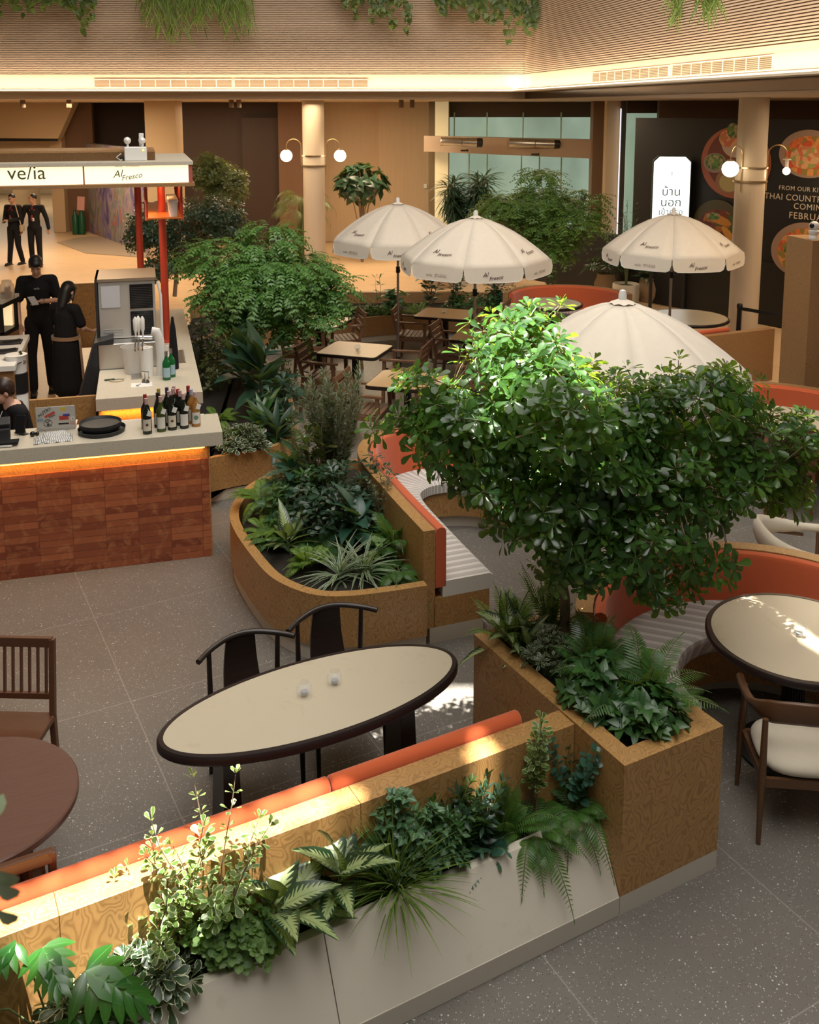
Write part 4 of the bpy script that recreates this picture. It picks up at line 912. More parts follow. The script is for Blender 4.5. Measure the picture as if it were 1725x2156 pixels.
LM['dieff']=leafmat('dieffenbachia_leaf',(.012,.040,.022),(.02,.055,.025),mid=(.36,.45,.20),mw=.52,rough=.28,trans=.25,streak=True)
LM['spider']=leafmat('spider_leaf',(.03,.09,.03),(.06,.13,.05),edge=(.60,.66,.50),ew=.62,rough=.4,trans=.25)
LM['grass']=leafmat('grass_blade',(.07,.15,.02),(.20,.30,.06),rough=.5,trans=.3)
LM['euca']=leafmat('eucalyptus_leaf',(.10,.20,.06),(.20,.33,.10),rough=.5,trans=.4)
LM['ivy']=leafmat('ivy_leaf',(.03,.10,.04),(.10,.22,.10),mid=(.20,.32,.20),mw=.16,rough=.4,trans=.25)
LM['monst']=leafmat('monstera_leaf',(.016,.09,.016),(.04,.16,.025),rough=.25,trans=.3)
LM['oliveleaf']=leafmat('olive_leaf',(.08,.11,.06),(.17,.20,.12),rough=.5,trans=.2)
LM['vine']=leafmat('vine_leaf',(.05,.09,.025),(.11,.16,.05),rough=.45,trans=.3)
M['bark']=wood('grey_brown_bark',(.30,.21,.14),(.17,.115,.075),.85,(4,4,1),ns=8)
M['stem']=nm('green_stem',(.10,.13,.04),.6)
PRO={'obovate':[(0,.05),(.2,.16),(.45,.55),(.7,.95),(.88,.85),(1,.02)],'ovate':[(0,.04),(.12,.6),(.35,1),(.65,.72),(.86,.34),(1,.01)],
 'lance':[(0,.06),(.2,.65),(.5,1),(.78,.6),(1,.01)],'round':[(0,.1),(.12,.75),(.45,1),(.8,.8),(1,.05)],'strap':[(0,.5),(.15,.8),(.35,1),(.55,.95),(.75,.75),(.9,.4),(1,.02)],
 'small':[(0,.1),(.35,1),(.75,.8),(1,.02)],'heart':[(0,.3),(.02,.8),(.2,1),(.55,.75),(.8,.35),(1,.01)]}
def leaf(L,W,shape='ovate',fold=.25,droop=.25):
    vs=[];uv=[];P=PRO[shape]
    for t,w in P:
        y=L*t; z=-droop*L*t*t; hw=W*w/2
        for s in(-1,0,1): vs.append((s*hw,y,z+abs(s)*hw*fold)); uv.append(((s+1)/2,t))
    fs=[(i*3+k,i*3+k+1,(i+1)*3+k+1,(i+1)*3+k) for i in range(len(P)-1) for k in(0,1)]
    return np.array(vs),np.array(fs),np.array(uv)
def rot_to(d, up=None, roll=0.0):
    """rotations (n,3,3) whose local y axis is d and local z leans to up"""
    d=np.asarray(d,float).reshape(-1,3); d/=np.linalg.norm(d,axis=1,keepdims=True)+1e-9
    up=np.tile([0,0,1.],(len(d),1)) if up is None else np.asarray(up,float).reshape(-1,3)*np.ones((len(d),1))
    x=np.cross(d,up); l=np.linalg.norm(x,axis=1,keepdims=True); x=np.where(l<1e-3,np.array([[1.,0,0]]),x/(l+1e-9)); z=np.cross(x,d)
    if np.any(roll):
        c=np.cos(roll).reshape(-1,1); s=np.sin(roll).reshape(-1,1); x,z=x*c+z*s,z*c-x*s
    return np.stack([x,d,z],axis=2)
class FB:
    def __init__(s): s.V=[];s.F=[];s.U=[];s.n=0
    def add(s,geo,pos,R,scale=1.0):
        v,f,u=geo; pos=np.asarray(pos,float).reshape(-1,3); n=len(pos); sc=np.ones(n)*scale
        W=np.einsum('nij,kj->nki',R,v)*sc[:,None,None]+pos[:,None,:]
        F=(f[None]+(np.arange(n)*len(v))[:,None,None]+s.n).reshape(-1,4)
        s.V.append(W.reshape(-1,3)); s.F.append(F); s.U.append(np.tile(u,(n,1))); s.n+=n*len(v)
    def build(s,name,mat,parent=None):
        V=np.concatenate(s.V); F=np.concatenate(s.F); U=np.concatenate(s.U)
        me=bpy.data.meshes.new(name); me.vertices.add(len(V)); me.vertices.foreach_set('co',V.ravel()); me.loops.add(F.size); me.loops.foreach_set('vertex_index',F.ravel().astype(np.int32))
        me.polygons.add(len(F)); me.polygons.foreach_set('loop_start',np.arange(0,F.size,4,dtype=np.int32)); me.polygons.foreach_set('use_smooth',[True]*len(F))
        ul=me.uv_layers.new(name='UVMap'); ul.data.foreach_set('uv',U[F.ravel()].astype(np.float32).ravel()); me.update(calc_edges=True); me.validate()
        me.materials.append(mat); o=bpy.data.objects.new(name,me); COL.objects.link(o); o.parent=parent; return o
def rv(n): v=NR.normal(size=(n,3)); return v/np.linalg.norm(v,axis=1,keepdims=True)
def leaf_whorl(fb, geo, c, axis, n, tilt, sc=1.0, jit=.25, off=.01):
    """n leaves radiating round an axis at c"""
    axis=np.array(axis,float); axis/=np.linalg.norm(axis); a=np.array([0,0,1.]) if abs(axis[2])<.9 else np.array([1.,0,0]); x=np.cross(axis,a); x/=np.linalg.norm(x); y=np.cross(axis,x)
    ph=NR.uniform(0,2*PI)+np.arange(n)*2*PI/n*1.0+NR.normal(0,jit,n); ti=np.radians(tilt)+NR.normal(0,.18,n)
    d=(np.cos(ph)[:,None]*x+np.sin(ph)[:,None]*y)*np.sin(ti)[:,None]+axis*np.cos(ti)[:,None]
    up=axis+NR.normal(0,.15,(n,3)); fb.add(geo,np.array(c)+d*off,rot_to(d,up),sc*NR.uniform(.75,1.12,n))
def frond(fb, base, az, L, rise, arch, geo, pairs, wtaper=True, stems=None, ang=62, start=.12):
    """an arching pinnate frond"""
    t=np.linspace(0,1,pairs); r=L*t*np.cos(rise)*(1); dirh=np.array([math.cos(az),math.sin(az),0])
    P=np.array(base)+dirh*(L*np.cos(rise)*(t-.12*t*t))[:,None]+np.array([0,0,1.])*(L*np.sin(rise)*t-arch*L*t**2)[:,None]
    T=np.gradient(P,axis=0); T/=np.linalg.norm(T,axis=1,keepdims=True); side=np.cross(T,[0,0,1.]); side/=np.linalg.norm(side,axis=1,keepdims=True)+1e-9; up=np.cross(side,T)
    k=t>start; sc=(np.sin(np.clip((t-start)/(1-start),0,1)**.75*PI*.93+.12)*.9+.12) if wtaper else np.ones(pairs)
    ca,sa=math.cos(math.radians(ang)),math.sin(math.radians(ang))
    for s in(-1,1):
        d=T*ca+side*s*sa-up*.10; fb.add(geo,P[k],rot_to(d[k],up[k]+NR.normal(0,.06,(k.sum(),3))),sc[k])
    fb.add(geo,P[-1:],rot_to(T[-1:],up[-1:]),.7)
    if stems is not None: stems.tube([tuple(p) for p in P[::max(1,pairs//6)]]+[tuple(P[-1])],.0025,4,cap=False)
def plant(name,label,cat,loc,group=None): return thing(name,label,cat,loc,NR.uniform(0,0.01),group)
def fin(t,fb,mat,st=None,smat=None,fname='foliage'):
    fb.build(fname,LM[mat] if isinstance(mat,str) else mat,t)
    if st is not None and st.v: st.build('stems',smat or M['stem'],t,smooth=True)
    return t
# --- kinds of plants
def fern(label,loc,R=.28,n=16,mat='fern',pairs=26,lw=.010,ll=.055,rise=.75,arch=.55,name='fern',cat='plant',az=None,group=None,spread=1.0):
    t=plant(name,label,cat,loc,group); fb=FB(); st=MB(); g=leaf(ll,lw,'lance',.1,.15)
    for k in range(n):
        a=(az if az is not None else 0)+(2*PI*k/n+NR.uniform(-.25,.25) if az is None else NR.uniform(-spread,spread)); f=NR.uniform(.6,1.1)
        frond(fb,(NR.uniform(-.02,.02),NR.uniform(-.02,.02),.0),a,R*f,rise*NR.uniform(.6,1.35),arch*NR.uniform(.7,1.2),g,pairs,stems=st)
    return fin(t,fb,mat,st)
def rosette(label,loc,L,W,n,mat,shape='lance',h=.1,name='leafy_plant',cat='plant',tilt=(20,85),fold=.3,droop=.5,group=None,stemr=.006,rings=3):
    t=plant(name,label,cat,loc,group); fb=FB(); st=MB(); g=leaf(L,W,shape,fold,droop)
    for k in range(n):
        f=k/n; ti=tilt[0]+(tilt[1]-tilt[0])*f; leaf_whorl(fb,g,(NR.normal(0,.01),NR.normal(0,.01),h*(1-f*.8)),(NR.normal(0,.08),NR.normal(0,.08),1),1,ti,1.0,off=.02)
    st.tube([(0,0,0),(0,0,h)],stemr,6); return fin(t,fb,mat,st)
def clump(label,loc,rx,ry,h,nwh,nl,L,W,mat,shape='obovate',name='leafy_plant',cat='plant',tilt=65,droop=.2,fold=.2,group=None,outw=.6,base=.0,double=False,stem=True):
    """bushy plant: many leaf whorls on short stems"""
    t=plant(name,label,cat,loc,group); fb=FB(); st=MB(); g=leaf(L,W,shape,fold,droop)
    for k in range(nwh):
        a=NR.uniform(0,2*PI); r=math.sqrt(NR.uniform(0,1)); z=base+h*(1-.55*r*r)*NR.uniform(.45,1.05)
        p=(rx*r*math.cos(a),ry*r*math.sin(a),z); ax=(math.cos(a)*r*outw,math.sin(a)*r*outw,1)
        leaf_whorl(fb,g,p,ax,nl,tilt,NR.uniform(.8,1.15))
        if double: leaf_whorl(fb,g,p,ax,max(3,nl-2),tilt*.45,.6)
        if stem: st.tube([(p[0]*.25,p[1]*.25,0),(p[0]*.7,p[1]*.7,z*.6),p],.0025,4,cap=False)
    return fin(t,fb,mat,st)
def sprigs(label,loc,n,h,spread,L,W,mat,shape='small',name='leafy_plant',nodes=9,per=3,lean=(0,0),cat='plant',tilt=65,group=None,start=.35,droop=.15,wood_=False,r=.003):
    t=plant(name,label,cat,loc,group); fb=FB(); st=MB(); g=leaf(L,W,shape,.2,droop)
    for k in range(n):
        a=NR.uniform(0,2*PI); hh=h*NR.uniform(.65,1.05); sx=spread*math.cos(a)*NR.uniform(.3,1)+lean[0]; sy=spread*math.sin(a)*NR.uniform(.3,1)+lean[1]
        b0=np.array([NR.normal(0,.02),NR.normal(0,.02),0]); P=[b0+np.array([sx*f**1.4,sy*f**1.4,hh*f])+NR.normal(0,.006,3)*(f>0) for f in np.linspace(0,1,7)]
        st.tube([tuple(p) for p in P],[r*(1.3-.8*i/6) for i in range(7)],5,cap=False)
        for f in np.linspace(start,1,nodes):
            i=min(5,int(f*6)); p=P[i]+(P[i+1]-P[i])*(f*6-i); ax=P[i+1]-P[i]; leaf_whorl(fb,g,p,ax,per,tilt if f<.97 else 30,NR.uniform(.7,1.1)*(1-.25*f))
    return fin(t,fb,mat,st,M['bark'] if wood_ else None)
def crown_tree(name,label,loc,trunk,crown_c,rad,ncl,nl,L,W,mat,shape='obovate',kind='whorl',group=None,fill=.55,branches=16,tr=.02,tilt=68,squash=None,lobes=None,sag=0):
    t=thing(name,label,'tree',loc,0,group); fb=FB(); st=MB(); C=np.array(crown_c); Rr=np.array(rad)
    st.tube([tuple(p) for p in catmull(trunk,6)],[tr*(1.15-.45*i/(6*(len(trunk)-1))) for i in range(6*(len(trunk)-1)+1)],10)
    top=np.array(trunk[-1]); ends=[]
    g=leaf(L,W,shape,.22,.15)
    pts=[]
    if lobes is not None: LW=np.array([(q[3]*q[4]*q[5])**.75 for q in lobes]); LW=LW/LW.sum()
    while len(pts)<ncl:
        d=rv(1)[0]; r=NR.uniform(fill,1.0)**.6
        if lobes is not None:
            q=lobes[NR.choice(len(lobes),p=LW)]; p=np.array(q[:3])+d*np.array(q[3:6])*r
        else: p=C+d*Rr*r*(1+.22*math.sin(5*math.atan2(d[1],d[0])+3*d[2]))
        p[2]-=sag*np.hypot(*(p[:2]-C[:2]))**2
        pts.append((p,d))
    br=[]
    for k in range(branches):
        p,d=pts[k*len(pts)//branches]; base=top+(np.array(trunk[-2])-top)*NR.uniform(0,.7); e=C+(p-C)*.82; midp=(base+e)/2+np.array([0,0,.06])+NR.normal(0,.03,3)
        P=catmull([tuple(base),tuple(midp),tuple(e)],5); st.tube(P,[tr*.6*(1-.75*i/10) for i in range(len(P))],6,cap=False); br+= [np.array(q) for q in P[3:]]
    B=np.array(br)
    for p,d in pts:
        j=np.argmin(((B-p)**2).sum(1)); q=B[j]; ax=(p-q); l=np.linalg.norm(ax); ax=ax/(l+1e-6)
        if l<1.2: st.tube([tuple(q),tuple((q+p)/2+NR.normal(0,.012,3)),tuple(p)],.0028,4,cap=False)
        if kind=='whorl':
            a=ax*.6+d*.35+np.array([0,0,.55]); leaf_whorl(fb,g,p,a,nl,tilt,NR.uniform(.7,1.15)); 
            if NR.random()<.7: leaf_whorl(fb,g,p-ax*.04,a,max(3,nl-2),tilt+15,NR.uniform(.75,1.1))
            if NR.random()<.5: leaf_whorl(fb,g,p+a/np.linalg.norm(a)*.012,a,3,30,.55)
        else:
            for _ in range(nl):
                az=math.atan2(d[1],d[0])+NR.normal(0,.8); frond(fb,p,az,NR.uniform(.8,1.2)*L*5.2,NR.uniform(-.25,.45),NR.uniform(.2,.5),g,7,wtaper=False,ang=55,start=.1)
    fb.build('foliage',LM[mat],t); st.build('trunk',M['bark'],t,smooth=True); return t
# ------------------------------------------------------------------ the big near tree
T0=Vector(A(.22,.98,.72)) ; T0=Vector((.88,5.22,.72))
lob=[]
for px,py,yy,rx,ry,rz in ((1080,740,5.25,.30,.35,.26),(1270,850,5.35,.46,.4,.22),(1480,835,5.4,.36,.4,.20),(1000,900,5.2,.42,.42,.24),(1230,960,5.3,.50,.5,.33),(1460,980,5.35,.44,.48,.30),(1620,930,5.35,.32,.35,.18),(1130,1060,5.15,.34,.4,.24),(1370,1130,5.15,.38,.4,.26),(1150,860,5.0,.4,.4,.3),(1250,1150,5.15,.28,.32,.22),(1010,1010,5.1,.22,.26,.14),(1640,1030,5.4,.20,.25,.13),(1130,680,5.4,.12,.15,.10),(1180,1180,5.1,.14,.2,.12)):
    p=spotY(px,py,yy); lob.append((p.x-T0.x,p.y-T0.y,p.z-T0.z,rx,ry,rz))
for px,py,yy,rx,ry,rz in ((880,885,5.1,.16,.12,.07),(800,905,5.1,.10,.1,.05),(830,790,5.25,.10,.1,.06),(900,810,5.2,.14,.12,.08),(930,860,5.2,.22,.2,.12),(960,960,5.2,.2,.2,.14),(1690,900,5.3,.13,.12,.07),(1400,1250,5.0,.18,.15,.09),(1500,1190,5.0,.12,.12,.10),(1190,640,5.45,.05,.05,.07),(1000,700,5.3,.06,.06,.08),(1560,840,5.3,.15,.12,.08)):
    p=spotY(px,py,yy); lob.append((p.x-T0.x,p.y-T0.y,p.z-T0.z,rx,ry,rz)); 
crown_tree('broadleaf_tree','big broadleaf tree in the corner box planter, sunlit at upper left',T0,[(0,0,0),(.01,.02,.3),(-.03,.02,.5),(.04,.05,.72),(.12,.08,1.0)],(.15,.15,1.25),(.9,.7,.6),1650,6,.088,.039,'tree',kind='whorl',fill=.3,branches=42,tr=.028,lobes=lob,tilt=72)
# ------------------------------------------------------------------ other trees
def lobs(L0,T): return [((spotY(px,py,yy)-T).x,(spotY(px,py,yy)-T).y,(spotY(px,py,yy)-T).z,a,b_,c) for px,py,yy,a,b_,c in L0]
T1=Vector((-2.12,11.9,.45))
crown_tree('feathery_tree','light green feathery leaved tree beside the kiosk counter',T1,[(0,0,0),(.05,.02,.35),(.02,.05,.75),(.12,.05,1.05)],(.3,0,1.15),(1,.8,.5),760,3,.058,.028,'pin','small','frond',branches=24,tr=.03,
 lobes=lobs([(470,540,11.9,.5,.45,.22),(600,570,11.9,.6,.5,.25),(500,620,11.7,.42,.4,.22),(640,650,11.8,.42,.4,.2),(560,600,11.5,.55,.4,.3),(570,500,12.0,.32,.35,.2),(530,670,11.6,.35,.3,.16),(690,600,12,.28,.3,.18),(610,690,11.8,.25,.2,.10)],T1),fill=.4)
T2=Vector((-4.3,17.6,.4))
crown_tree('dark_ficus_tree','dense dark blue green tree behind the red kiosk posts',T2,[(0,0,0),(.05,.02,.6),(0,.05,1.0)],(.2,0,1.4),(1,.8,.6),900,6,.085,.042,'dark','obovate','whorl',branches=24,tr=.035,
 lobes=lobs([(330,470,17.6,.55,.6,.45),(400,520,17.6,.5,.6,.4),(440,450,17.6,.7,.6,.35),(340,560,17.5,.35,.4,.3),(290,500,17.5,.28,.3,.3),(480,480,17.6,.4,.5,.3)],T2),fill=.3)
T2b=Vector((-3.9,19.2,-.01))
crown_tree('olive_leaf_tree','olive tinted bushy tree crown above the dark tree',T2b,[(0,0,0),(.05,.02,1.0),(0,.05,1.9)],(0,0,2.3),(.7,.6,.4),380,6,.095,.045,'olivey','obovate','whorl',branches=14,tr=.03,
 lobes=lobs([(450,370,19.2,.65,.5,.32),(440,350,19.2,.3,.4,.28),(480,400,19.2,.45,.4,.3)],T2b),fill=.3)
T3=Vector((2.45,17.1,.4))
crown_tree('feathery_tree','green feathery leaved tree behind the second parasol, on a thin brown trunk',T3,[(0,0,0),(.02,.02,.5),(0,.05,1.0),(.05,0,1.3)],(0,0,1.6),(1.05,.8,.5),560,3,.062,.026,'pin2','small','frond',branches=22,tr=.028,
 lobes=lobs([(1120,430,17.2,.8,.6,.28),(1060,440,17.2,.4,.5,.2),(1140,380,17.2,.28,.3,.25),(1180,470,17.0,.7,.6,.33),(1220,430,17.2,.4,.4,.25),(1150,520,17.0,.5,.5,.25)],T3),fill=.35)
# ------------------------------------------------------------------ middle planter plants
Z=.44
def at_(px,py,z): p=spot(px,py,z); return p
def MP(x,y,z=.44): return (x,y,z)
fern('lime green fern drooping over the left end of the curved planter',MP(-1.24,7.80,.54),.46,30,'lime',28,.009,.06)
fern('second lime green fern just below the leftmost one in the curved planter',MP(-1.12,7.32,.47),.34,24,'lime',26,.009,.055)
fern('low mid green fern filling the front left of the curved planter',MP(-1.02,7.2,.46),.34,24,'fern',24,.010,.06)
fern('low dark green fern between dieffenbachia and calathea',MP(-.66,7.0,.46),.34,24,'mid',24,.012,.06)
fern('small fern between the calathea and the large backrest fern',MP(-.26,7.2,.48),.32,20,'fern',24,.010,.06)
fern('mid green fern along the left rim above the lime ferns',MP(-1.18,8.05,.48),.36,22,'fern',24,.010,.06)
rosette('cream striped dieffenbachia at the front left of the curved planter',MP(-.93,7.05,.46),.29,.10,18,'dieff','ovate',.10,'dieffenbachia',droop=.35,tilt=(25,88))
rosette('teal lobed leaf plant at the left back of the curved planter',MP(-.95,7.75,.55),.28,.14,20,'teal','ovate',.30,'broad_leaf_plant',tilt=(15,90),droop=.5)
fern('dark teal fern at the back left of the curved planter',MP(-1.0,8.2,.6),.5,22,'teal',22,.013,.07)
fern('bright green feathery fern at the front of the curved planter',MP(-.74,6.78,.47),.32,30,'lime',24,.008,.05,.95)
rosette('white edged spider plant at the front of the curved planter, left one',MP(-.50,6.62),.26,.016,60,'spider','strap',.03,'spider_plant',droop=.75,tilt=(5,80))
rosette('white edged spider plant at the front of the curved planter, right one',MP(-.33,6.66),.27,.016,60,'spider','strap',.03,'spider_plant',droop=.75,tilt=(5,80))
fern('large green fern against the backrest in the curved planter',MP(-.10,6.98,.5),.50,22,'fern',26,.010,.08,1.0,.5)
fern('green fern arching over the front rim by the burl backrest',MP(-.08,6.68,.46),.40,18,'fern',26,.012,.06,.55,.7)
clump('round leaved grey green plant between spider plant and fern',MP(-.22,6.85),.10,.10,.22,12,5,.05,.045,'euca','round','round_leaf_plant')
rosette('dark blue green calathea in the middle of the curved planter',MP(-.42,7.1,.5),.26,.12,20,'teal','ovate',.22,'calathea',droop=.4)
clump('dark bushy plant filling the middle of the curved planter',MP(-.62,7.40),.36,.36,.56,130,6,.08,.04,'dark','obovate','bushy_plant')
clump('mid green bushy plant by the olive bush in the curved planter',MP(-.92,7.6),.28,.28,.50,90,6,.075,.035,'mid','ovate','bushy_plant')
sprigs('tall grey green olive bush rising from the curved planter',MP(-.62,7.9),30,1.2,.30,.085,.019,'oliveleaf','lance','olive_bush',28,5,tilt=42,wood_=True,start=.22,r=.005)
sprigs('upright dark magnolia stem with large dull leaves left of the olive bush',MP(-.80,7.75),5,.9,.14,.16,.07,'olivey','obovate','magnolia_stem',9,4,tilt=55,wood_=True,start=.3,r=.006)
sprigs('cream edged small leaved shrub beside the burl backrest',MP(-.22,7.35),9,.55,.14,.045,.022,'var','small','variegated_shrub',14,4,wood_=True)
clump('glossy dark leaved shrub behind the backrest of the middle planter',MP(-.30,7.7),.18,.22,.55,34,6,.085,.04,'dark','obovate','glossy_shrub')
sprigs('small bright leaved shrub at the back left of the olive bush',MP(-.98,8.35),8,.62,.16,.045,.025,'mid','small','small_shrub',12,4,wood_=True)
# ------------------------------------------------------------------ corner box plants
bz=.72
def BP2(u,n,dz=0): q=A(u,n); return (q[0],q[1],bz+dz)
rosette('cream veined dieffenbachia at the left back end of the box planter',BP2(.14,1.16),.24,.095,15,'dieff','ovate',.12,'dieffenbachia',droop=.35,tilt=(30,95))
rosette('second smaller dieffenbachia beside the tree trunk in the box planter',BP2(.18,1.02),.20,.08,12,'dieff','ovate',.06,'dieffenbachia',droop=.4)
clump('white edged small leaved plant in front of the tree trunk',BP2(.20,.84),.13,.15,.26,60,6,.045,.020,'var','obovate','variegated_plant',double=True)
fern('tall feathery fern behind the tree trunk',BP2(.40,1.12),.62,26,'fern',30,.008,.05,1.2,.35)
fern('lime feathery fern at the far end of the box planter',BP2(.18,1.20),.52,22,'lime',28,.008,.05,1.15,.4)
clump('dark green pothos spilling in the middle of the box planter',BP2(.22,.50),.15,.22,.28,90,5,.075,.05,'mid','heart','pothos',outw=1.0)
clump('glossy green pothos at the near end of the box planter',BP2(.32,.22),.18,.14,.26,80,5,.075,.048,'mid','heart','pothos',outw=1.0)
fern('large sword fern at the right side of the box planter',BP2(.44,.36,.03),.55,26,'fern',26,.010,.08,.95,.45,name='sword_fern')
fern('dark sword fern in the centre of the box planter',BP2(.34,.62,.05),.55,26,'mid',26,.010,.08,1.1,.45,name='sword_fern')
fern('small sword fern touching the striped seat',BP2(.47,.82,.03),.45,20,'fern',24,.009,.065,1.1,.5,name='sword_fern')
# ------------------------------------------------------------------ front trough plants
tz=.36
def TP(u,n=.29,dz=0): q=A(u,n); return (q[0],q[1],tz+dz)
fern('bright green fern at the right end of the trough, drooping over the stone front',TP(-.10,.26,.02),.42,28,'fern',26,.009,.06,.75,.75)
fern('green fern left of the rightmost fern in the trough',TP(-.34,.25,.0),.44,26,'fern',26,.009,.06,.7,.8)
fern('upright green fern against the trough back wall',TP(-.46,.31,.02),.46,18,'fern',26,.009,.055,1.15,.35)
sprigs('cream edged variegated ficus standing against the burl wall at the right end',TP(-.27,.33),5,.62,.13,.055,.036,'var2','obovate','variegated_ficus',8,5,wood_=True,start=.45,r=.004)
sprigs('round blue green leaved peperomia by the box planter',TP(-.06,.30),7,.40,.16,.052,.048,'teal','round','peperomia',7,3,start=.4)
fern('silvery broad leaflet fern in the trough',TP(-.60,.27,.0),.34,12,'teal',12,.028,.06,.8,.6,name='silver_fern')
sprigs('dark green lobed leaf shrub in the trough left of the ferns',TP(-.62,.31),16,.34,.15,.07,.026,'dark','lance','lobed_shrub',9,4,start=.2)
sprigs('mid green leafy shrub in the trough between ivy and ferns',TP(-.74,.30),16,.34,.14,.06,.024,'mid','lance','leafy_shrub',9,4,start=.2)
rosette('tuft of long fine grass in the trough',TP(-1.06,.27),.38,.006,360,'grass','strap',.0,'grass_tuft',droop=.35,tilt=(2,58),fold=.1)
clump('pale veined ivy climbing over the trough wall',TP(-1.0,.32,.0),.28,.07,.42,150,5,.042,.038,'ivy','heart','ivy',outw=.9)
rosette('large dieffenbachia with cream centred leaves, the right one of two',TP(-1.33,.28,.04),.26,.125,15,'dieff','ovate',.16,'dieffenbachia',droop=.42,tilt=(25,100))
rosette('large dieffenbachia with cream centred leaves, left one of two',TP(-1.62,.27,.04),.27,.13,15,'dieff','ovate',.14,'dieffenbachia',droop=.42,tilt=(25,100))
clump('pale round leaved eucalyptus bush in the trough',TP(-1.86,.28),.26,.10,.28,120,5,.036,.034,'euca','round','eucalyptus_bush',outw=.8,double=True)
sprigs('tall cream edged ficus sprigs leaning over the trough wall',TP(-1.88,.33),10,.74,.26,.062,.036,'var2','obovate','variegated_ficus',7,4,start=.42,wood_=True,r=.0035)
sprigs('sunlit cream edged ficus sprigs nearer the left edge',TP(-2.08,.32),8,.56,.22,.062,.036,'var2','obovate','variegated_ficus',7,4,start=.4,wood_=True,r=.0035)
clump('white edged rosette plant in the trough right of the monstera',TP(-2.14,.26),.17,.08,.20,34,6,.085,.042,'var','obovate','variegated_plant',double=True,outw=.8)
clump('white edged rosette plant at the bottom edge under the monstera',TP(-2.38,.24),.17,.09,.16,24,6,.085,.042,'var','obovate','variegated_plant',double=True,outw=.8)
# monstera leaves: split broad blades
def monstera(label,loc,spec):
    t=plant('monstera',label,'plant',loc); fb=FB(); st=MB(); g=leaf(.11,.042,'lance',.15,.25)
    for (dx,dy,dz,az,tl,s) in spec:
        c=np.array([dx,dy,dz]); ax=np.array([math.cos(az)*math.cos(tl),math.sin(az)*math.cos(tl),-math.sin(tl)]); upv=np.array([0,-.25,1.]); side=np.cross(ax,upv); side/=np.linalg.norm(side); n_=np.cross(side,ax)
        for k in range(6):
            f=k/5; p=c+ax*(.15*f*s); 
            for sg in(-1,1):
                d=side*sg*math.sin(1.35-f*1.0)+ax*math.cos(1.35-f*1.0)-n_*.12
                fb.add(g,[p],rot_to([d],[n_]),s*(1.05-.35*f))
        fb.add(leaf(.19,.085,'ovate',.1,.15),[c],rot_to([ax],[n_]),s)
        st.tube([(0,0,-.05),tuple(c*.6+np.array([0,0,.04])),tuple(c)],.004,5)
    return fin(t,fb,'monst',st)
monstera('glossy monstera with split leaves at the lower left',TP(-2.50,.30,.02),[(-.02,0,.34,-.9,.2,1.0),(.14,-.02,.26,-.2,.35,1.35),(.12,-.10,.14,-1.3,.7,1.1),(-.12,.0,.36,-2.2,.3,.8),(-.25,-.05,.12,-1.9,.5,.9),(.22,-.06,.10,-.9,.6,1.0)])
monstera('darker monstera in the bottom left corner of the trough',TP(-2.78,.26,-.02),[(.0,0,.22,-1.2,.4,1.0),(.1,-.04,.12,-.8,.5,1.0),(-.1,-.02,.16,-2.0,.4,.9)])
# ------------------------------------------------------------------ drinks kiosk
KA=math.radians(15.4); KO=Vector((-1.70,7.93)); KU=Vector((math.cos(KA),math.sin(KA))); KV=Vector((-KU.y,KU.x))
def K(u,v,z=None):
    p=KO+KU*u+KV*v
    return (p.x,p.y) if z is None else Vector((p.x,p.y,z))
def kbox(mb,u0,u1,v0,v1,z0,z1): return mb.prism([K(u0,v0),K(u1,v0),K(u1,v1),K(u0,v1)],z0,z1)
tm=nm('glazed_terracotta_tile',(.4,.1,.04),.28); t=NT(tm); 
v=t.coord('Object'); br=t.n('ShaderNodeTexBrick'); br.offset=0; br.inputs['Scale'].default_value=1; br.inputs['Mortar Size'].default_value=.002; br.inputs['Brick Width'].default_value=.262; br.inputs['Row Height'].default_value=.059; br.inputs['Bias'].default_value=0
br.inputs['Color1'].default_value=(0,0,0,1); br.inputs['Color2'].default_value=(1,1,1,1); br.inputs['Mortar'].default_value=(.5,.5,.5,1)
mp=t.n('ShaderNodeCombineXYZ'); sp=t.n('ShaderNodeSeparateXYZ'); t.l(v,sp.inputs[0]); t.l(sp.outputs[0],mp.inputs[0]); t.l(sp.outputs[2],mp.inputs[1]); t.l(mp.outputs[0],br.inputs['Vector'])
sep=t.n('ShaderNodeSeparateColor'); t.l(br.outputs['Color'],sep.inputs[0]); rnd=sep.outputs[0]
c=t.mix(rnd,(.20,.045,.020),(.42,.125,.048)); nn=t.noise(v,9,4,.6,1.0); c=t.mix(t.ramp(nn,[(.5,(0,0,0)),(.7,(.8,.8,.8))]),c,(.47,.185,.075)); c=t.mix(t.math('MULTIPLY',br.outputs['Fac'],.7),c,(.10,.03,.015)); t.color(c)
rr_=t.ramp(rnd,[(0,(.2,.2,.2)),(1,(.45,.45,.45))]); t.l(rr_,t.p.inputs['Roughness'])
fr=t.math('FRACT',t.math('DIVIDE',sp.outputs[2],.059)); hh=t.math('ADD',t.math('MULTIPLY',fr,-.6),t.math('MULTIPLY',nn,.5)); hh=t.math('ADD',hh,t.math('MULTIPLY',br.outputs['Fac'],-.5)); t.bump(hh,.35,.006)
LED=nm('amber_led',(1,1,1),emit=(1,.45,.08),es=2.6)
kc=thing('kiosk_front_counter','front kiosk counter of glazed terracotta tiles under a thick speckled stone top','counter',K(-1.9,.2,0),KA)
b=MB(); kbox(b,-4.2,0,0,.40,0,.875); b.build('tiled_front',tm,kc,w=True)
b=MB(); kbox(b,-4.2,-.004,.02,.40,.875,.99); b.build('burl_strip',M['burl'],kc,w=True)
b=MB(); kbox(b,-4.2,.12,-.03,.49,.99,1.11); b.build('stone_top',M['quartz'],kc,w=True,bevel=.004)
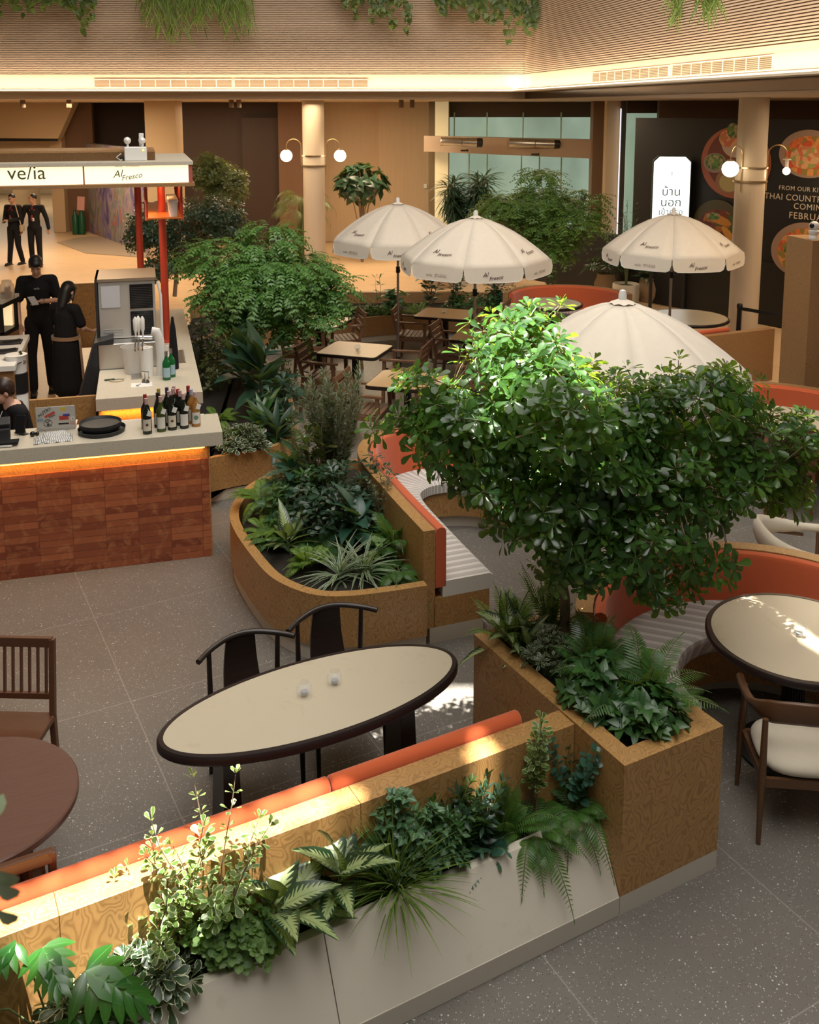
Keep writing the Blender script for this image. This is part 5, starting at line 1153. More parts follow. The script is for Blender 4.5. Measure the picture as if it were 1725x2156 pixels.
b=MB(); kbox(b,-4.2,-.03,-.006,.004,.972,.986); b.build('led_strip',LED,kc,w=True)
l=area('under_counter_glow',tuple(K(-2.1,-.012,.975)),4.1,10,(1,.42,.08),sy=.015); l.rotation_euler=(math.radians(-12),0,KA)
b=MB(); kbox(b,0,.012,0,.40,0,.99); b.build('edge_trim',M['burl'],kc,w=True)
ks=thing('kiosk_side_counter','long stone topped side counter running back from the kiosk front','counter',K(-.45,3.2,0),KA)
b=MB(); kbox(b,-.95,.035,1.22,2.28,.99,1.11); kbox(b,-.34,.035,2.28,5.3,.99,1.11); b.build('stone_top',M['quartz'],ks,w=True,bevel=.004)
b=MB(); kbox(b,-.93,-.06,1.30,2.28,0,.82); kbox(b,-.32,-.06,2.28,5.2,0,.82); b.build('tiled_base',tm,ks,w=True)
b=MB(); kbox(b,-.93,-.07,1.31,2.28,.82,.99); kbox(b,-.32,-.07,2.28,5.2,.82,.99); b.build('burl_strip',M['burl'],ks,w=True)
b=MB(); kbox(b,-.9,-.1,1.285,1.297,.97,.985); b.build('led_strip',LED,ks,w=True)
l=area('side_counter_glow',tuple(K(-.5,1.275,.97)),.8,5,(1,.42,.08),sy=.015); l.rotation_euler=(math.radians(-12),0,KA)
b=MB(); kbox(b,-.18,-.07,2.35,2.95,1.105,1.113); b.build('sink_rim',M['steel'],ks,w=True); b=MB(); kbox(b,-.165,-.085,2.37,2.93,1.106,1.1145); b.build('sink_bowl',nm('sink_dark',(.25,.24,.22),.4,.8),ks,w=True)
o=thing('bottle_rail','thin white rail behind the kiosk front counter top','rail',K(-.4,.52,1.05),KA); b=MB(); b.tube([K(-.9,.53,1.0),K(-.9,.53,1.09),K(.0,.53,1.09),K(.0,.53,1.0)],.013,8); b.build('rail',M['white'],o,w=True,smooth=True)
dr=thing('burl_low_door','low burl wood swing door inside the kiosk behind the laptop','door',K(-1.3,2.0,0),KA); b=MB(); kbox(b,-1.62,-.985,1.98,2.02,.0,.93); b.build('panel',M['burl'],dr,w=True,bevel=.003); b=MB(); kbox(b,-.99,-.97,1.97,2.03,.4,.9); b.build('hinge',M['black'],dr,w=True)
dr=thing('burl_back_door','tall burl wood swing door at the back of the kiosk beside the woman','door',K(-1.45,5.0,0),KA); b=MB(); kbox(b,-1.38,-1.05,5.0,5.04,.72,1.57); b.build('panel',M['burl'],dr,w=True,bevel=.003); b=MB(); kbox(b,-1.06,-1.02,4.97,5.0,.85,.95); kbox(b,-1.06,-1.02,4.97,5.0,1.3,1.42); b.build('hinge',M['black'],dr,w=True)
b=MB(); kbox(b,-1.03,-.97,4.98,5.08,0,1.6); b.build('door_post',M['white'],dr,w=True)
# low ice bin and ice machine
ib=thing('steel_ice_bin','brushed steel ice bin with a sloping black lid','ice bin',K(-.7,2.8,0),KA)
b=MB(); kbox(b,-.96,-.36,2.30,3.2,0,1.38); b.build('bin',M['steel'],ib,w=True,bevel=.01)
b=MB(); pr=[(-.96,.72),(-1.2,.72),(-1.17,.80),(-.99,1.40),(-.80,1.44),(-.80,1.385),(-.96,1.38)]; vs=[tuple(K(u,vv,z)) for vv in (2.28,3.2) for u,z in pr]; n=len(pr); b.add(vs,[tuple(range(n)),tuple(range(n,2*n))[::-1]]+[(i,(i+1)%n,n+(i+1)%n,n+i) for i in range(n)]); b.build('lid',M['charcoal'],ib,w=True)
b=MB(); kbox(b,-1.18,-.96,2.32,3.18,0,.72); b.build('lower_front',M['steel'],ib,w=True)
im=thing('ice_machine','boxy steel ice machine with two black vent grilles on the counter','ice machine',K(-.66,2.8,1.38),KA)
b=MB(); kbox(b,-.94,-.36,2.52,3.14,1.385,2.0); b.build('housing',nm('pale_steel',(.62,.60,.56),.35,.6),im,w=True,bevel=.008)
b=MB(); kbox(b,-.97,-.345,2.50,3.16,2.0,2.03); b.build('top_lid',nm('taupe_lid',(.33,.25,.17),.4,.5),im,w=True)
for z0,z1 in ((1.41,1.67),(1.70,1.96)):
    b=MB(); kbox(b,-.62,-.385,2.505,2.52,z0,z1); f=b.build('vent_grille',M['black_gloss'],im,w=True); b=MB()
    for k in range(12): kbox(b,-.61,-.395,2.498,2.505,z0+.02+k*.018,z0+.028+k*.018)
    f2=b.build('grille_fins',M['charcoal'],f); f2.parent=im; 
    for vtx in f2.data.vertices: vtx.co=(Matrix.Translation(im.location)@Matrix.Rotation(KA,4,'Z')).inverted()@vtx.co
    f2.parent=f
b=MB(); kbox(b,-.91,-.72,2.512,2.52,1.72,1.95); b.build('taped_sheet',nm('sheet_grey',(.50,.50,.53),.7),im,w=True)
b=MB(); kbox(b,-.97,-.945,2.49,3.16,1.39,2.03); b.build('side_door',M['charcoal'],im,w=True)
b=MB(); b.tube([K(-.33,2.7,1.95),K(-.30,2.68,1.8),K(-.30,2.66,1.3),K(-.31,2.66,1.12)],.015,8); b.build('hose',M['white'],im,w=True,smooth=True)
for k in range(3): 
    b=MB(); kbox(b,-.9,-.70,2.514,2.519,1.42+k*.03,1.426+k*.03+(.012 if k==1 else 0)); b.build('data_label',nm('label_grey%d'%k,(.35,.34,.32),.7),im,w=True)
# beer tower, bottles and bar tools on the side counter
def onK(name,label,cat,u,v,z=1.11,rz=KA,group=None): return thing(name,label,cat,K(u,v,z),rz,group)
tw=onK('beer_tap_tower','white ceramic beer tower with chrome taps and three white handles','beer tower',-.33,1.92)
b=MB(); b.tube([(0,0,0),(0,0,.2),(-.01,0,.38),(-.04,0,.46),(-.085,0,.47)],[.055,.045,.045,.048,.04],18,flat=.8); b.build('tower',M['white'],tw,smooth=True)
b=MB(); b.tube([(-.08,0,.40),(-.22,0,.41)],.022,12); b.tube([(-.21,-.05,.41),(-.21,.05,.41)],.015,10); b.build('tap_body',M['chrome'],tw,smooth=True)
for k,(x,y) in enumerate(((-.17,-.03),(-.21,.0),(-.24,-.04))):
    b=MB(); b.tube([(x,y,.42),(x,y,.46),(x,y,.50),(x,y,.60),(x,y,.63)],[.008,.010,.02,.022,.006],10); b.build('tap_handle',M['paper'],tw,smooth=True); b=MB(); b.tube([(x,y,.40),(x-.01,y-.01,.33),(x-.01,y-.01,.28)],.009,8); b.build('spout',M['chrome'],tw,smooth=True)
jg=onK('clear_plastic_tub','large clear plastic tub beside the paper roll','tub',-.60,2.10); b=MB(); b.lathe([(.0001,0),(.095,0),(.125,.27),(.13,.28),(.122,.275),(.09,.006),(.0001,.006)],n=36); b.build('tub',M['thin_glass'] if False else nm('cloudy_plastic',(.75,.72,.68),.3,alpha=.42),jg,smooth=True)
pr=onK('paper_towel_roll','standing white paper towel roll by the beer tower','paper roll',-.47,1.93); b=MB(); b.lathe([(.02,0),(.062,0),(.062,.30),(.02,.30),(.02,0)],n=28); b.build('roll',M['paper'],pr,smooth=True)
sp_=onK('spray_bottle','white spray bottle with a green label behind the green glass bottles','spray bottle',-.27,2.12); b=MB(); b.lathe([(.035,0),(.037,.15),(.02,.19),(.015,.21)],n=18); b.build('bottle',M['white'],sp_,smooth=True); b=MB(); b.box((0,0,.235),(.03,.025,.05)); b.box((-.03,0,.25),(.05,.018,.02)); b.build('trigger',M['white'],sp_); b=MB(); b.box((0,-.036,.09),(.04,.006,.07)); b.build('green_label',nm('lime_label',(.25,.45,.08),.5),sp_)
GG=nm('green_bottle_glass',(.01,.12,.03),.08); 
def bottle(name,label,u,v,glass,cap,lab=None,h=.30,r=.038,tagc=True,labh=(.03,.13),group=None,sc=1):
    t=onK(name,label,'bottle',u,v,group=group); b=MB(); b.lathe([(.0001,0),(r,0),(r,.58*h),(r*.85,.65*h),(r*.42,.76*h),(r*.36,.82*h),(r*.36,.985*h),(r*.30,h),(.0001,h)],n=24); b.build('bottle_body',glass,t,smooth=True)
    b=MB(); b.lathe([(r*.40,.84*h),(r*.41,1.004*h),(.0001,1.006*h)],n=18); b.build('cap_foil',cap,t,smooth=True)
    if lab is not None:
        vs=[];n=10
        for k in range(n+1):
            a=-PI/2-.95+1.9*k/n
            for z in labh: vs.append(((r+.0012)*math.cos(a),(r+.0012)*math.sin(a),z))
        b=MB(); b.add(vs,[(2*k,2*k+2,2*k+3,2*k+1) for k in range(n)]); b.build('front_label',lab,t,smooth='full')
    if tagc:
        b=MB(); b.tube([(r*.5*math.cos(a),r*.5*math.sin(a),.72*h+.008*math.sin(a)) for a in [2*PI*k/12 for k in range(12)]],.0014,4,closed=True); b.tube([(.01,-r*.5,.72*h),(.02,-r*.9,.66*h)],.0014,4); b.build('tag_string',M['paper'],t)
        b=MB(); b.box((.022,-r*1.02,.60*h),(.036,.002,.045),ry=.35); b.build('price_tag',M['paper'],t)
    return t
WG=nm('dark_wine_glass',(.010,.012,.008),.1); OG=nm('olive_wine_glass',(.05,.07,.012),.12); AG=nm('amber_wine',(.34,.15,.035),.18)
caps={'pink':nm('pink_foil',(.55,.34,.33),.4),'gold':nm('gold_foil',(.45,.33,.06),.35),'red':nm('red_foil',(.35,.03,.03),.35),'blue':nm('pale_blue_foil',(.40,.42,.55),.4),'black':M['black'],'navy':nm('navy_foil',(.05,.06,.12),.4),'rose':nm('dusty_foil',(.60,.42,.40),.4)}
cl=nm('cream_label',(.62,.57,.46),.7); wl=nm('white_wine_label',(.68,.65,.60),.7)
ro=[(-.49,.09,WG,'pink','cream',cl,'dark wine bottle with a small bird label, leftmost at the counter end'),(-.375,.12,OG,'pink','',wl,'olive green wine bottle with a tall cream label, second from left in front'),(-.285,.14,WG,'black','',cl,'dark wine bottle with a sketched label, middle of the front row'),(-.185,.155,WG,'rose','',wl,'dark wine bottle with a big blank cream label, second from right in front'),(-.085,.18,AG,'rose','',wl,'amber wine bottle with an oval picture label, rightmost of all')]
for k,(u,v_,g,cp,_,lb,ll) in enumerate(ro): 
    q=bottle('wine_bottle',ll,u,v_,g,caps[cp],lb,group='wine bottles at the counter end')
    if k in (0,2,4):
        b=MB(); b.lathe([(.0001,0),(.012 if k<4 else .02,0),(.0001,.002)],(0,-.0395,.085),14,axis=(0,-1,0)); b.build('label_motif',M['ink'] if k<4 else nm('label_picture',(.12,.22,.16),.6),q)
for u,v_,g,cp,ll in ((-.50,.22,WG,'red','dark wine bottle hidden behind the leftmost bird label bottle'),(-.395,.24,WG,'black','dark wine bottle with black cap behind the olive green one'),(-.385,.36,OG,'gold','wine bottle with a gold capsule in the back row'),(-.30,.26,WG,'pink','dark wine bottle with pink capsule directly behind the sketched label bottle'),(-.315,.38,WG,'navy','dark wine bottle with navy capsule standing furthest back'),(-.265,.33,WG,'pink','dark wine bottle with a pink seal between navy and grey capsules'),(-.225,.30,WG,'red','wine bottle with a dark red capsule in the back row'),(-.21,.25,WG,'pink','wine bottle with pale pink capsule behind the blank label bottle'),(-.255,.41,WG,'rose','wine bottle with a dusty capsule left of the red capped one'),(-.115,.27,AG,'blue','orange toned wine bottle with pale blue capsule behind the amber one'),(-.135,.38,WG,'red','wine bottle with red topped capsule at the back right')):
    bottle('wine_bottle',ll,u,v_,g,caps[cp],cl,tagc=(u in (-.225,-.265,-.135)),group='wine bottles at the counter end')
bl=nm('pale_blue_label',(.35,.50,.58),.6)
bottle('green_water_bottle','green sparkling water bottle with pale blue label, the nearer of two',-.285,1.74,GG,M['steel'],bl,.29,.04,False)
bottle('green_water_bottle','green sparkling water bottle with pale blue label, further one of two',-.235,1.84,GG,M['steel'],bl,.29,.04,False)
q=onK('black_umbrella_case','tall folded black cloth by the red post','cloth',-.20,2.15); b=MB(); b.lathe([(.05,0),(.045,.2),(.03,.42),(.012,.55),(.0001,.56)],n=14); b.build('cloth',M['blackcloth'],q,smooth=True)
q=onK('drip_grate','steel drip grate set on the counter','grate',-.54,1.93); b=MB(); b.box((0,0,.006),(.18,.22,.012)); b.build('tray',M['steel'],q); b=MB()
for k in range(10): b.box((-.08+k*.0178,0,.014),(.006,.2,.006))
b.build('bars',M['chrome'],q)
q=onK('bar_mat_card','white card holding small bar tools','card',-.53,1.60); b=MB(); b.box((0,0,.002),(.20,.16,.004)); b.build('card',M['paper'],q)
for k,(u,v_,lb) in enumerate(((-.475,1.66,'small steel jigger, right one of the pair'),(-.51,1.68,'small steel jigger, left one of the pair'))):
    q=onK('jigger',lb,'jigger',u,v_,1.114); b=MB(); b.lathe([(.024,0),(.010,.055),(.020,.11),(.0195,.11),(.008,.057),(.0001,.057)],n=20); b.build('jigger_cup',M['chrome'],q,smooth=True)
q=onK('cocktail_spoon','small steel measuring spoon lying on the white card','spoon',-.57,1.56,1.116); b=MB(); b.tube([(0,0,0.004),(.03,.05,.006)],.003,6); b.lathe([(.0001,.002),(.014,.004),(.014,.007),(.0001,.005)],n=12); b.build('spoon',M['steel'],q,smooth=True)
q=onK('bar_knife','knife with a dark green handle on the side counter','knife',-.80,1.86,1.112,KA+.12); b=MB(); b.bar((-.09,0,.008),(.01,0,.008),.02,.014); b.build('handle',nm('forest_handle',(.02,.06,.035),.4),q,bevel=.004); b=MB(); b.bar((.01,0,.006),(.12,0,.006),.018,.002,w2=.004); b.build('blade',M['steel'],q)
q=onK('wooden_ring_coaster','pale oval wooden ring beneath the knife','coaster',-.77,1.82,1.111); b=MB(); b.tube([(.07*math.cos(a),.045*math.sin(a),.004) for a in [2*PI*k/28 for k in range(28)]],.004,6,closed=True); b.build('ring',nm('pale_wood',(.45,.33,.18),.6),q,smooth=True)
# things on the front counter
tr1=onK('round_serving_tray','black round serving tray, larger one at the bottom of the stack','tray',-.86,.24); b=MB(); b.lathe([(.0001,.0),(.185,0),(.195,.035),(.190,.037),(.18,.008),(.0001,.006)],n=64); b.build('tray',M['charcoal'],tr1,smooth=True)
for k in range(3):
    q=onK('round_serving_tray',['black round serving tray, second from the bottom of the stack','black round serving tray, third from the bottom of the stack','black round serving tray, topmost of the stack'][k],'tray',-.87,.25,1.11+.034+k*.012,group='stacked black trays'); b=MB(); b.lathe([(.0001,.0),(.160,0),(.172,.026),(.168,.028),(.155,.008),(.0001,.006)],n=64); b.build('tray',M['charcoal'],q,smooth=True)
lp=onK('laptop','open silver laptop seen from behind, its lid covered in stickers','laptop',-1.23,.36,1.11,KA-.02); b=MB(); b.box((0,.12,.008),(.31,.22,.014)); b.build('keyboard_base',M['steel'],lp,bevel=.003)
Rl=Matrix.Rotation(math.radians(-12),4,'X'); b=MB(); b.box((0,.0,.115),(.315,.007,.215),rx=math.radians(12)); lid=b.build('lid',nm('silver_lid',(.55,.54,.52),.35,.3),lp,bevel=.006)
def stick(x,z,w_,h_,mat,rot=0,txt=None,ts=.02,tmat=None):
    Ml=Matrix.Translation((0,0,.115))@Matrix.Rotation(math.radians(12),4,'X')@Matrix.Translation((x,-.0045,z-.115))@Matrix.Rotation(-rot,4,'Y')
    if mat is not None:
        b=MB(); b.box((0,0,0),(w_,.0012,h_)); 
        b.v=[tuple(Ml@Vector(v)) for v in b.v]; b.build('sticker',mat,lid)
    if txt: text(txt,ts,tmat or M['black'],lid,Ml@Matrix.Translation((0,-.001,0))@Matrix.Rotation(PI/2,4,'X'),'sticker_lettering',0,.0002)
R_=nm('sticker_red',(.55,.06,.04),.5); B_=nm('sticker_blue',(.05,.06,.35),.5); Y_=nm('sticker_yellow',(.70,.52,.08),.5)
stick(-.085,.175,.1,.03,None,.6,'AUTRY',.042); stick(-.045,.150,.09,.022,R_,.5); stick(-.03,.135,.1,.03,None,.45,'baba',.030); stick(.06,.195,.045,.035,Y_); stick(.11,.195,.05,.03,None,0,'~~~~~\n~~~~~',.014)
stick(.085,.135,.055,.022,B_); stick(.065,.11,.075,.038,R_,0,'Thank you',.012); stick(-.125,.105,.05,.025,nm('sticker_photo',(.25,.35,.42),.5)); stick(.06,.055,.085,.014,M['black']); stick(.135,.10,.03,.03,M['paper'],0,'x',.03); stick(.13,.055,.04,.03,nm('sticker_pink',(.55,.35,.32),.5))
Ml=Matrix.Translation((0,0,.115))@Matrix.Rotation(math.radians(12),4,'X')
b=MB(); b.tube([Ml@Vector((-.065+.034*math.cos(a),-.006,-.045+.034*math.sin(a))) for a in [2*PI*k/28 for k in range(28)]],.0018,5,closed=True); b.tube([Ml@Vector((-.09,-.006,-.02)),Ml@Vector((-.04,-.006,-.07))],.0018,5); b.bar(Ml@Vector((-.075,-.006,-.04)),Ml@Vector((-.045,-.006,-.022)),.012,.002); b.bar(Ml@Vector((-.065,-.006,-.055)),Ml@Vector((-.065,-.006,-.07)),.018,.002); b.build('round_sticker',M['black'],lid)
# folded striped towel
tw_=nm('striped_towel',(.7,.7,.68),.9); t=NT(tw_); s=t.n('ShaderNodeSeparateXYZ'); t.l(t.n('ShaderNodeTexCoord').outputs['UV'],s.inputs[0]); t.color(t.ramp(t.math('FRACT',t.math('MULTIPLY',s.outputs[0],17)),[(0,(.72,.71,.67)),(.72,(.12,.13,.15))],'CONSTANT'))
q=onK('striped_towel','crumpled white cloth with thin dark stripes in front of the laptop','towel',-1.24,.13,1.11,KA+.12)
for k,(w_,d_,h_,ro_,off) in enumerate(((.30,.16,.012,-.05,(0,-.01)),(.27,.15,.028,.08,(.01,.01)),(.22,.13,.045,.18,(.02,.03)))):
    b=MB(); n=18; m_=10; vs=[];uv=[]
    for i in range(n+1):
        for j in range(m_+1):
            x=(i/n-.5)*w_; y=(j/m_-.5)*d_; e=min(i,n-i,3)/3*min(j,m_-j,2)/2; z=h_*(.35+.65*e)+.006*math.sin(i*1.3+k)*math.cos(j*.9+k*2); vs.append((x*math.cos(ro_)-y*math.sin(ro_)+off[0],x*math.sin(ro_)+y*math.cos(ro_)+off[1],max(.001+.001*k,z))); uv.append((i/n,j/m_))
    b.add(vs,[(i*(m_+1)+j,(i+1)*(m_+1)+j,(i+1)*(m_+1)+j+1,i*(m_+1)+j+1) for i in range(n) for j in range(m_)],uv); o=b.build('towel_fold',tw_,q,smooth='full'); o.modifiers.new('s','SOLIDIFY').thickness=.004
q=onK('phone_on_stand','phone leaning on a small black stand','phone',-1.51,.33,1.11,KA-.15); b=MB(); b.box((0,0,.09),(.075,.009,.15),rx=math.radians(-20)); b.build('phone',M['black_gloss'],q,bevel=.004); b=MB(); b.bar((-.05,.07,.004),(.05,-.01,.004),.05,.006); b.bar((0,.06,.0),(0,.03,.09),.05,.006); b.build('stand',M['black'],q)
q=onK('earphones','small tangled black earphones beside the striped cloth','earphones',-1.41,.26,1.11); b=MB(); b.ball((0,0,.022),.022,14); b.ball((.035,.01,.018),.018,14); b.tube([(.0,0,.03),(.04,.05,.05),(.09,.06,.02),(.12,.03,.004)],.0015,5); b.build('buds',M['black_gloss'],q,smooth=True)
q=onK('card_terminal','black card payment terminal at the left end of the front counter','terminal',-1.66,.26,1.11,KA+.1); b=MB(); b.box((0,0,.05),(.16,.12,.10)); b.box((0,.01,.125),(.17,.10,.07),rx=.4); b.build('body',M['charcoal'],q,bevel=.01)
q=onK('folded_black_cloth','black folded cloth lying on a white striped one at the counter corner','cloth',-1.64,.07,1.11,KA-.1); b=MB(); b.box((0,0,.012),(.2,.09,.012)); b.build('striped_layer',tw_,q); b=MB(); b.box((.02,.015,.027),(.24,.10,.018),rz=.08); b.build('black_layer',M['blackcloth'],q,bevel=.004)
# left side kiosk equipment
q=thing('glass_display_case','black framed lit glass display case at the left edge','display case',(spotY(-6,600,12.2).x-.25,12.4,0)); b=MB(); b.box((0,0,1.32),(.62,.5,.06)); b.box((0,0,.95),(.62,.5,.06)); 
for x in (-.29,.29):
    for y in (-.23,.23): b.box((x,y,1.13),(.04,.04,.34))
b.build('frame',M['black'],q); b=MB(); b.box((0,0,1.375),(.66,.54,.04)); b.build('top_board',M['white'],q); b=MB(); b.box((0,.2,1.13),(.5,.02,.3)); b.build('lit_back',nm('warm_lit_panel',(1,.9,.7),emit=(1,.75,.4),es=.8),q); b=MB(); b.box((0,-.24,1.13),(.54,.008,.32)); b.build('glass_front',M['thin_glass'],q); b=MB(); b.box((0,0,.46),(.62,.5,.92)); b.build('cupboard',M['burl_far'],q)
q=thing('cookie_jar','clear jar of biscuits standing on the glass display case','jar',(spotY(8,555,12.3).x,12.35,1.395)); b=MB(); b.lathe([(.0001,0),(.08,0),(.09,.03),(.09,.16),(.06,.2),(.06,.23),(.0001,.24)],n=24); b.build('jar',nm('jar_plastic',(.7,.62,.52),.15,alpha=.45),q,smooth=True); b=MB()
for k in range(14): b.ball((NR.uniform(-.045,.045),NR.uniform(-.045,.045),.03+.012*k%.12),.022,8)
tag(b.build('biscuits',nm('biscuit',(.25,.10,.04),.8),q,smooth=True),kind='stuff')
q=thing('tool_worktop','pale worktop with black trays of tools at the left edge of the kiosk','worktop',(-4.55,10.75,0),KA); b=MB(); b.box((-.1,0,1.08),(.55,1.5,.06)); b.build('top',M['white'],q,bevel=.004); b=MB(); b.box((-.1,0,.52),(.5,1.4,1.04)); b.build('cabinet',M['burl_far'],q)
for y in (-.1,.35): b=MB(); b.box((0,y,1.115),(.26,.22,.02)); b.box((.02,y,1.135),(.2,.02,.02),rz=.4); b.build('tool_tray',M['charcoal'],q)
q=thing('white_waste_bin','tall white bin with a black liner band beside the standing man','bin',(-4.28,10.35,0)); b=MB(); b.lathe([(.10,0),(.105,.75),(.10,.76)],n=28); b.build('lower_body',M['white'],q,smooth=True); b=MB(); b.lathe([(.112,.74),(.114,.96),(.10,.97)],n=28); b.build('black_band',M['black'],q,smooth=True); b=MB(); b.lathe([(.105,.96),(.11,1.14),(.12,1.16),(.0001,1.17)],n=28); b.build('upper_lid',M['white'],q,smooth=True); b=MB(); b.tube([(0,-.10,1.05),(.06,-.14,1.08),(.10,-.10,1.10)],.008,6); b.bar((.05,-.02,1.20),(.11,-.03,1.08),.05,.01); b.build('handle',M['chrome'],q,smooth=True)
# canopy with lit sign
RED=nm('vermilion_paint',(.50,.055,.025),.4); RP=nm('red_pink_edge',(.42,.10,.08),.45)
kc2=thing('kiosk_canopy','kiosk canopy with a glowing cream sign band between burl wood edges','canopy',K(-1.8,3.4,0),KA)
V0=2.50
b=MB(); kbox(b,-4.6,.08,V0-.02,V0+2.0,3.215,3.25); b.build('top_board',M['quartz'],kc2,w=True)
b=MB(); kbox(b,-4.6,.09,V0-.03,V0+2.0,2.99,3.025); b.build('lower_edge',M['burl_far'],kc2,w=True)
b=MB(); kbox(b,-4.6,-.30,V0+.35,V0+1.7,3.25,3.34); kbox(b,-4.6,-.30,V0+.35,V0+.40,3.25,3.36); b.build('raised_box',M['burl_far'],kc2,w=True)
b=MB(); kbox(b,-4.6,.06,V0+.03,V0+1.98,3.025,3.215); b.build('core',RP,kc2,w=True)
SG=nm('sign_glow',(1,.95,.75),emit=(1,.90,.55),es=.86)
for u0,u1 in ((-4.5,-1.03),(-1.015,.03)): b=MB(); kbox(b,u0,u1,V0,V0+.03,3.03,3.21); b.build('lit_panel',SG,kc2,w=True)
for u0,u1 in ((-1.03,-1.015),(.03,.07)): b=MB(); kbox(b,u0,u1,V0-.005,V0+.03,3.025,3.215); b.build('divider',RP,kc2,w=True)
IK=nm('olive_ink',(.10,.085,.02),.7)
def sg(s,px,py,size,sh=0,sp=1,rot=0):
    # pixel on the sign face plane
    P0=K(0,V0-.002,0); X=(px-PX0)/FPX; Yp=-(py-PY0)/FPX; r=Vector((X,math.cos(PITCH)+Yp*math.sin(PITCH),-math.sin(PITCH)+Yp*math.cos(PITCH))); N=Vector((KV.x,KV.y,0)); tt=N.dot(Vector((P0.x,P0.y,0)))/N.dot(r); p=Vector((0,0,CAMH))+r*tt
    loc=(Matrix.Translation(kc2.location)@Matrix.Rotation(KA,4,'Z')).inverted()@p
    text(s,size,IK,kc2,face_matrix(loc,(math.cos(rot),0,math.sin(rot)),(0,-1,0)),'sign_lettering',sh,.001,'CENTER',sp)
sg('ve/ia',56,365,.20,0,1.0); sg('ve/ia \u00b7 STUDIO',268,350,.034,0,1.15); sg('Al',247,367,.105,.35,1,.12); sg('Fresco',277,372,.078,.35,1,.16)
# posts
for u,v_,w_,lb in ((-.24,3.39,.042,'red square kiosk post standing on the side counter, nearer one'),(-.50,4.15,.040,'red square kiosk post further back behind the ice machine')):
    q=thing('red_post',lb,'post',K(u,v_,1.11 if u>-.3 else 0),KA); z0=0; z1=2.99-q.location.z
    b=MB(); b.lathe([(w_*1.5,0),(w_*1.5,.015),(w_,.03)],n=20); b.build('foot_flange',RED,q,smooth=True); b=MB(); b.cyl((0,0,.02),w_,z1-.02,20); b.build('shaft',RED,q,smooth=True)
# hanging rack with cups
rk=thing('hanging_cup_rack','red hanging shelf rack on rods under the canopy end','rack',K(-.22,3.6,2.62),KA)
b=MB(); kbox(b,-.42,-.03,2.75,4.6,2.62,2.635); b.build('shelf',nm('orange_shelf',(.75,.20,.03),.35),rk,w=True)
for k in range(8):
    for u in (-.41,-.04):
        vv=2.77+k*.26; b=MB(); b.cyl(tuple(K(u,vv,2.62)),.013,.37,10); b.lathe([(.02,0),(.02,.012)],tuple(K(u,vv,2.80)),10); b.lathe([(.022,-.012),(.022,.006)],tuple(K(u,vv,2.62)),10); b.build('hanging_rod',RED,rk,w=True,smooth=True)
point('rack_light',tuple(K(-.30,3.1,2.93)),3,(1,.6,.25),.04)
for k in range(6):
    q=thing('paper_cup',['white paper cup at the near end of the hanging rack','white paper cup second along the hanging rack','white paper cup third along the hanging rack','white paper cup fourth along the hanging rack','white paper cup fifth along the hanging rack','white paper cup furthest back on the hanging rack'][k],'cup',K(-.13,2.84+k*.13,2.636),KA,'cups on the hanging rack'); b=MB(); b.lathe([(.0001,0),(.038,0),(.052,.16),(.055,.163),(.052,.168),(.05,.16),(.036,.004),(.0001,.004)],n=24); b.build('cup_wall',M['paper'],q,smooth=True); b=MB(); b.lathe([(.056,.155),(.057,.175),(.05,.185),(.0001,.185)],n=24); b.build('cup_lid',M['white'],q,smooth=True)
# emergency lamp on the canopy
q=thing('emergency_lamp','white emergency light box with two clear round lamps on the canopy','emergency light',K(-.50,V0+.25,3.25),KA-.05)
b=MB(); b.box((0,0,.075),(.23,.09,.15)); b.build('battery_box',M['white'],q,bevel=.012)
for x in (-.08,.07): b=MB(); b.cyl((x,0,.15),.012,.03,10); b.build('lamp_stem',M['white'],q); b=MB(); b.ball((x,0,.215),.038,20); b.build('clear_lamp',nm('clear_lamp_glass',(.85,.82,.78),.08,.2),q,smooth=True)
b=MB(); b.box((.06,.08,.22),(.05,.04,.14)); b.build('small_camera',M['white'],q,bevel=.008); b=MB(); b.ball((.08,-.047,.115),.010,10); b.build('indicator',nm('yellow_indicator',(1,.8,.1),emit=(1,.75,.1),es=2),q,smooth=True)
b=MB(); b.tube([(-.11,.0,.02),(-.16,-.02,.01),(-.20,.0,.04),(-.15,.03,.08)],.005,6); b.build('cable',M['white'],q,smooth=True); b=MB(); b.box((-.14,.0,.03),(.05,.03,.04)); b.build('plug',M['black'],q)
# ------------------------------------------------------------------ planter along the kiosk
kp=thing('kiosk_side_planter','low burl wood planter wrapping the right side of the kiosk','planter',(-2.0,11.5,0))
KR=[(p.x,p.y) for p in catmull([(-1.98,9.02,0),(-1.70,9.20,0),(-1.42,9.34,0),(-1.24,9.58,0),(-1.20,9.95,0),(-1.32,10.8,0),(-1.62,12.0,0),(-2.1,13.2,0),(-2.9,14.4,0)],6)]
KI=[K(.06,1.25),K(.06,5.2),K(-.3,6.6)]
b=MB(); b.strip(KR,[(0,.12),(0,.46),(.05,.46),(.05,.12)]); b.build('front_panel',M['burl'],kp,w=True)
b=MB(); b.strip(KR,[(.03,0),(.03,.12),(.14,.12),(.14,0)]); b.build('plinth',M['plinth'],kp,w=True)
b=MB(); b.prism(inset(KR,.03)+[KI[2],KI[1],K(.06,1.0)],.1,.40); b.build('soil',M['soil'],kp,w=True)
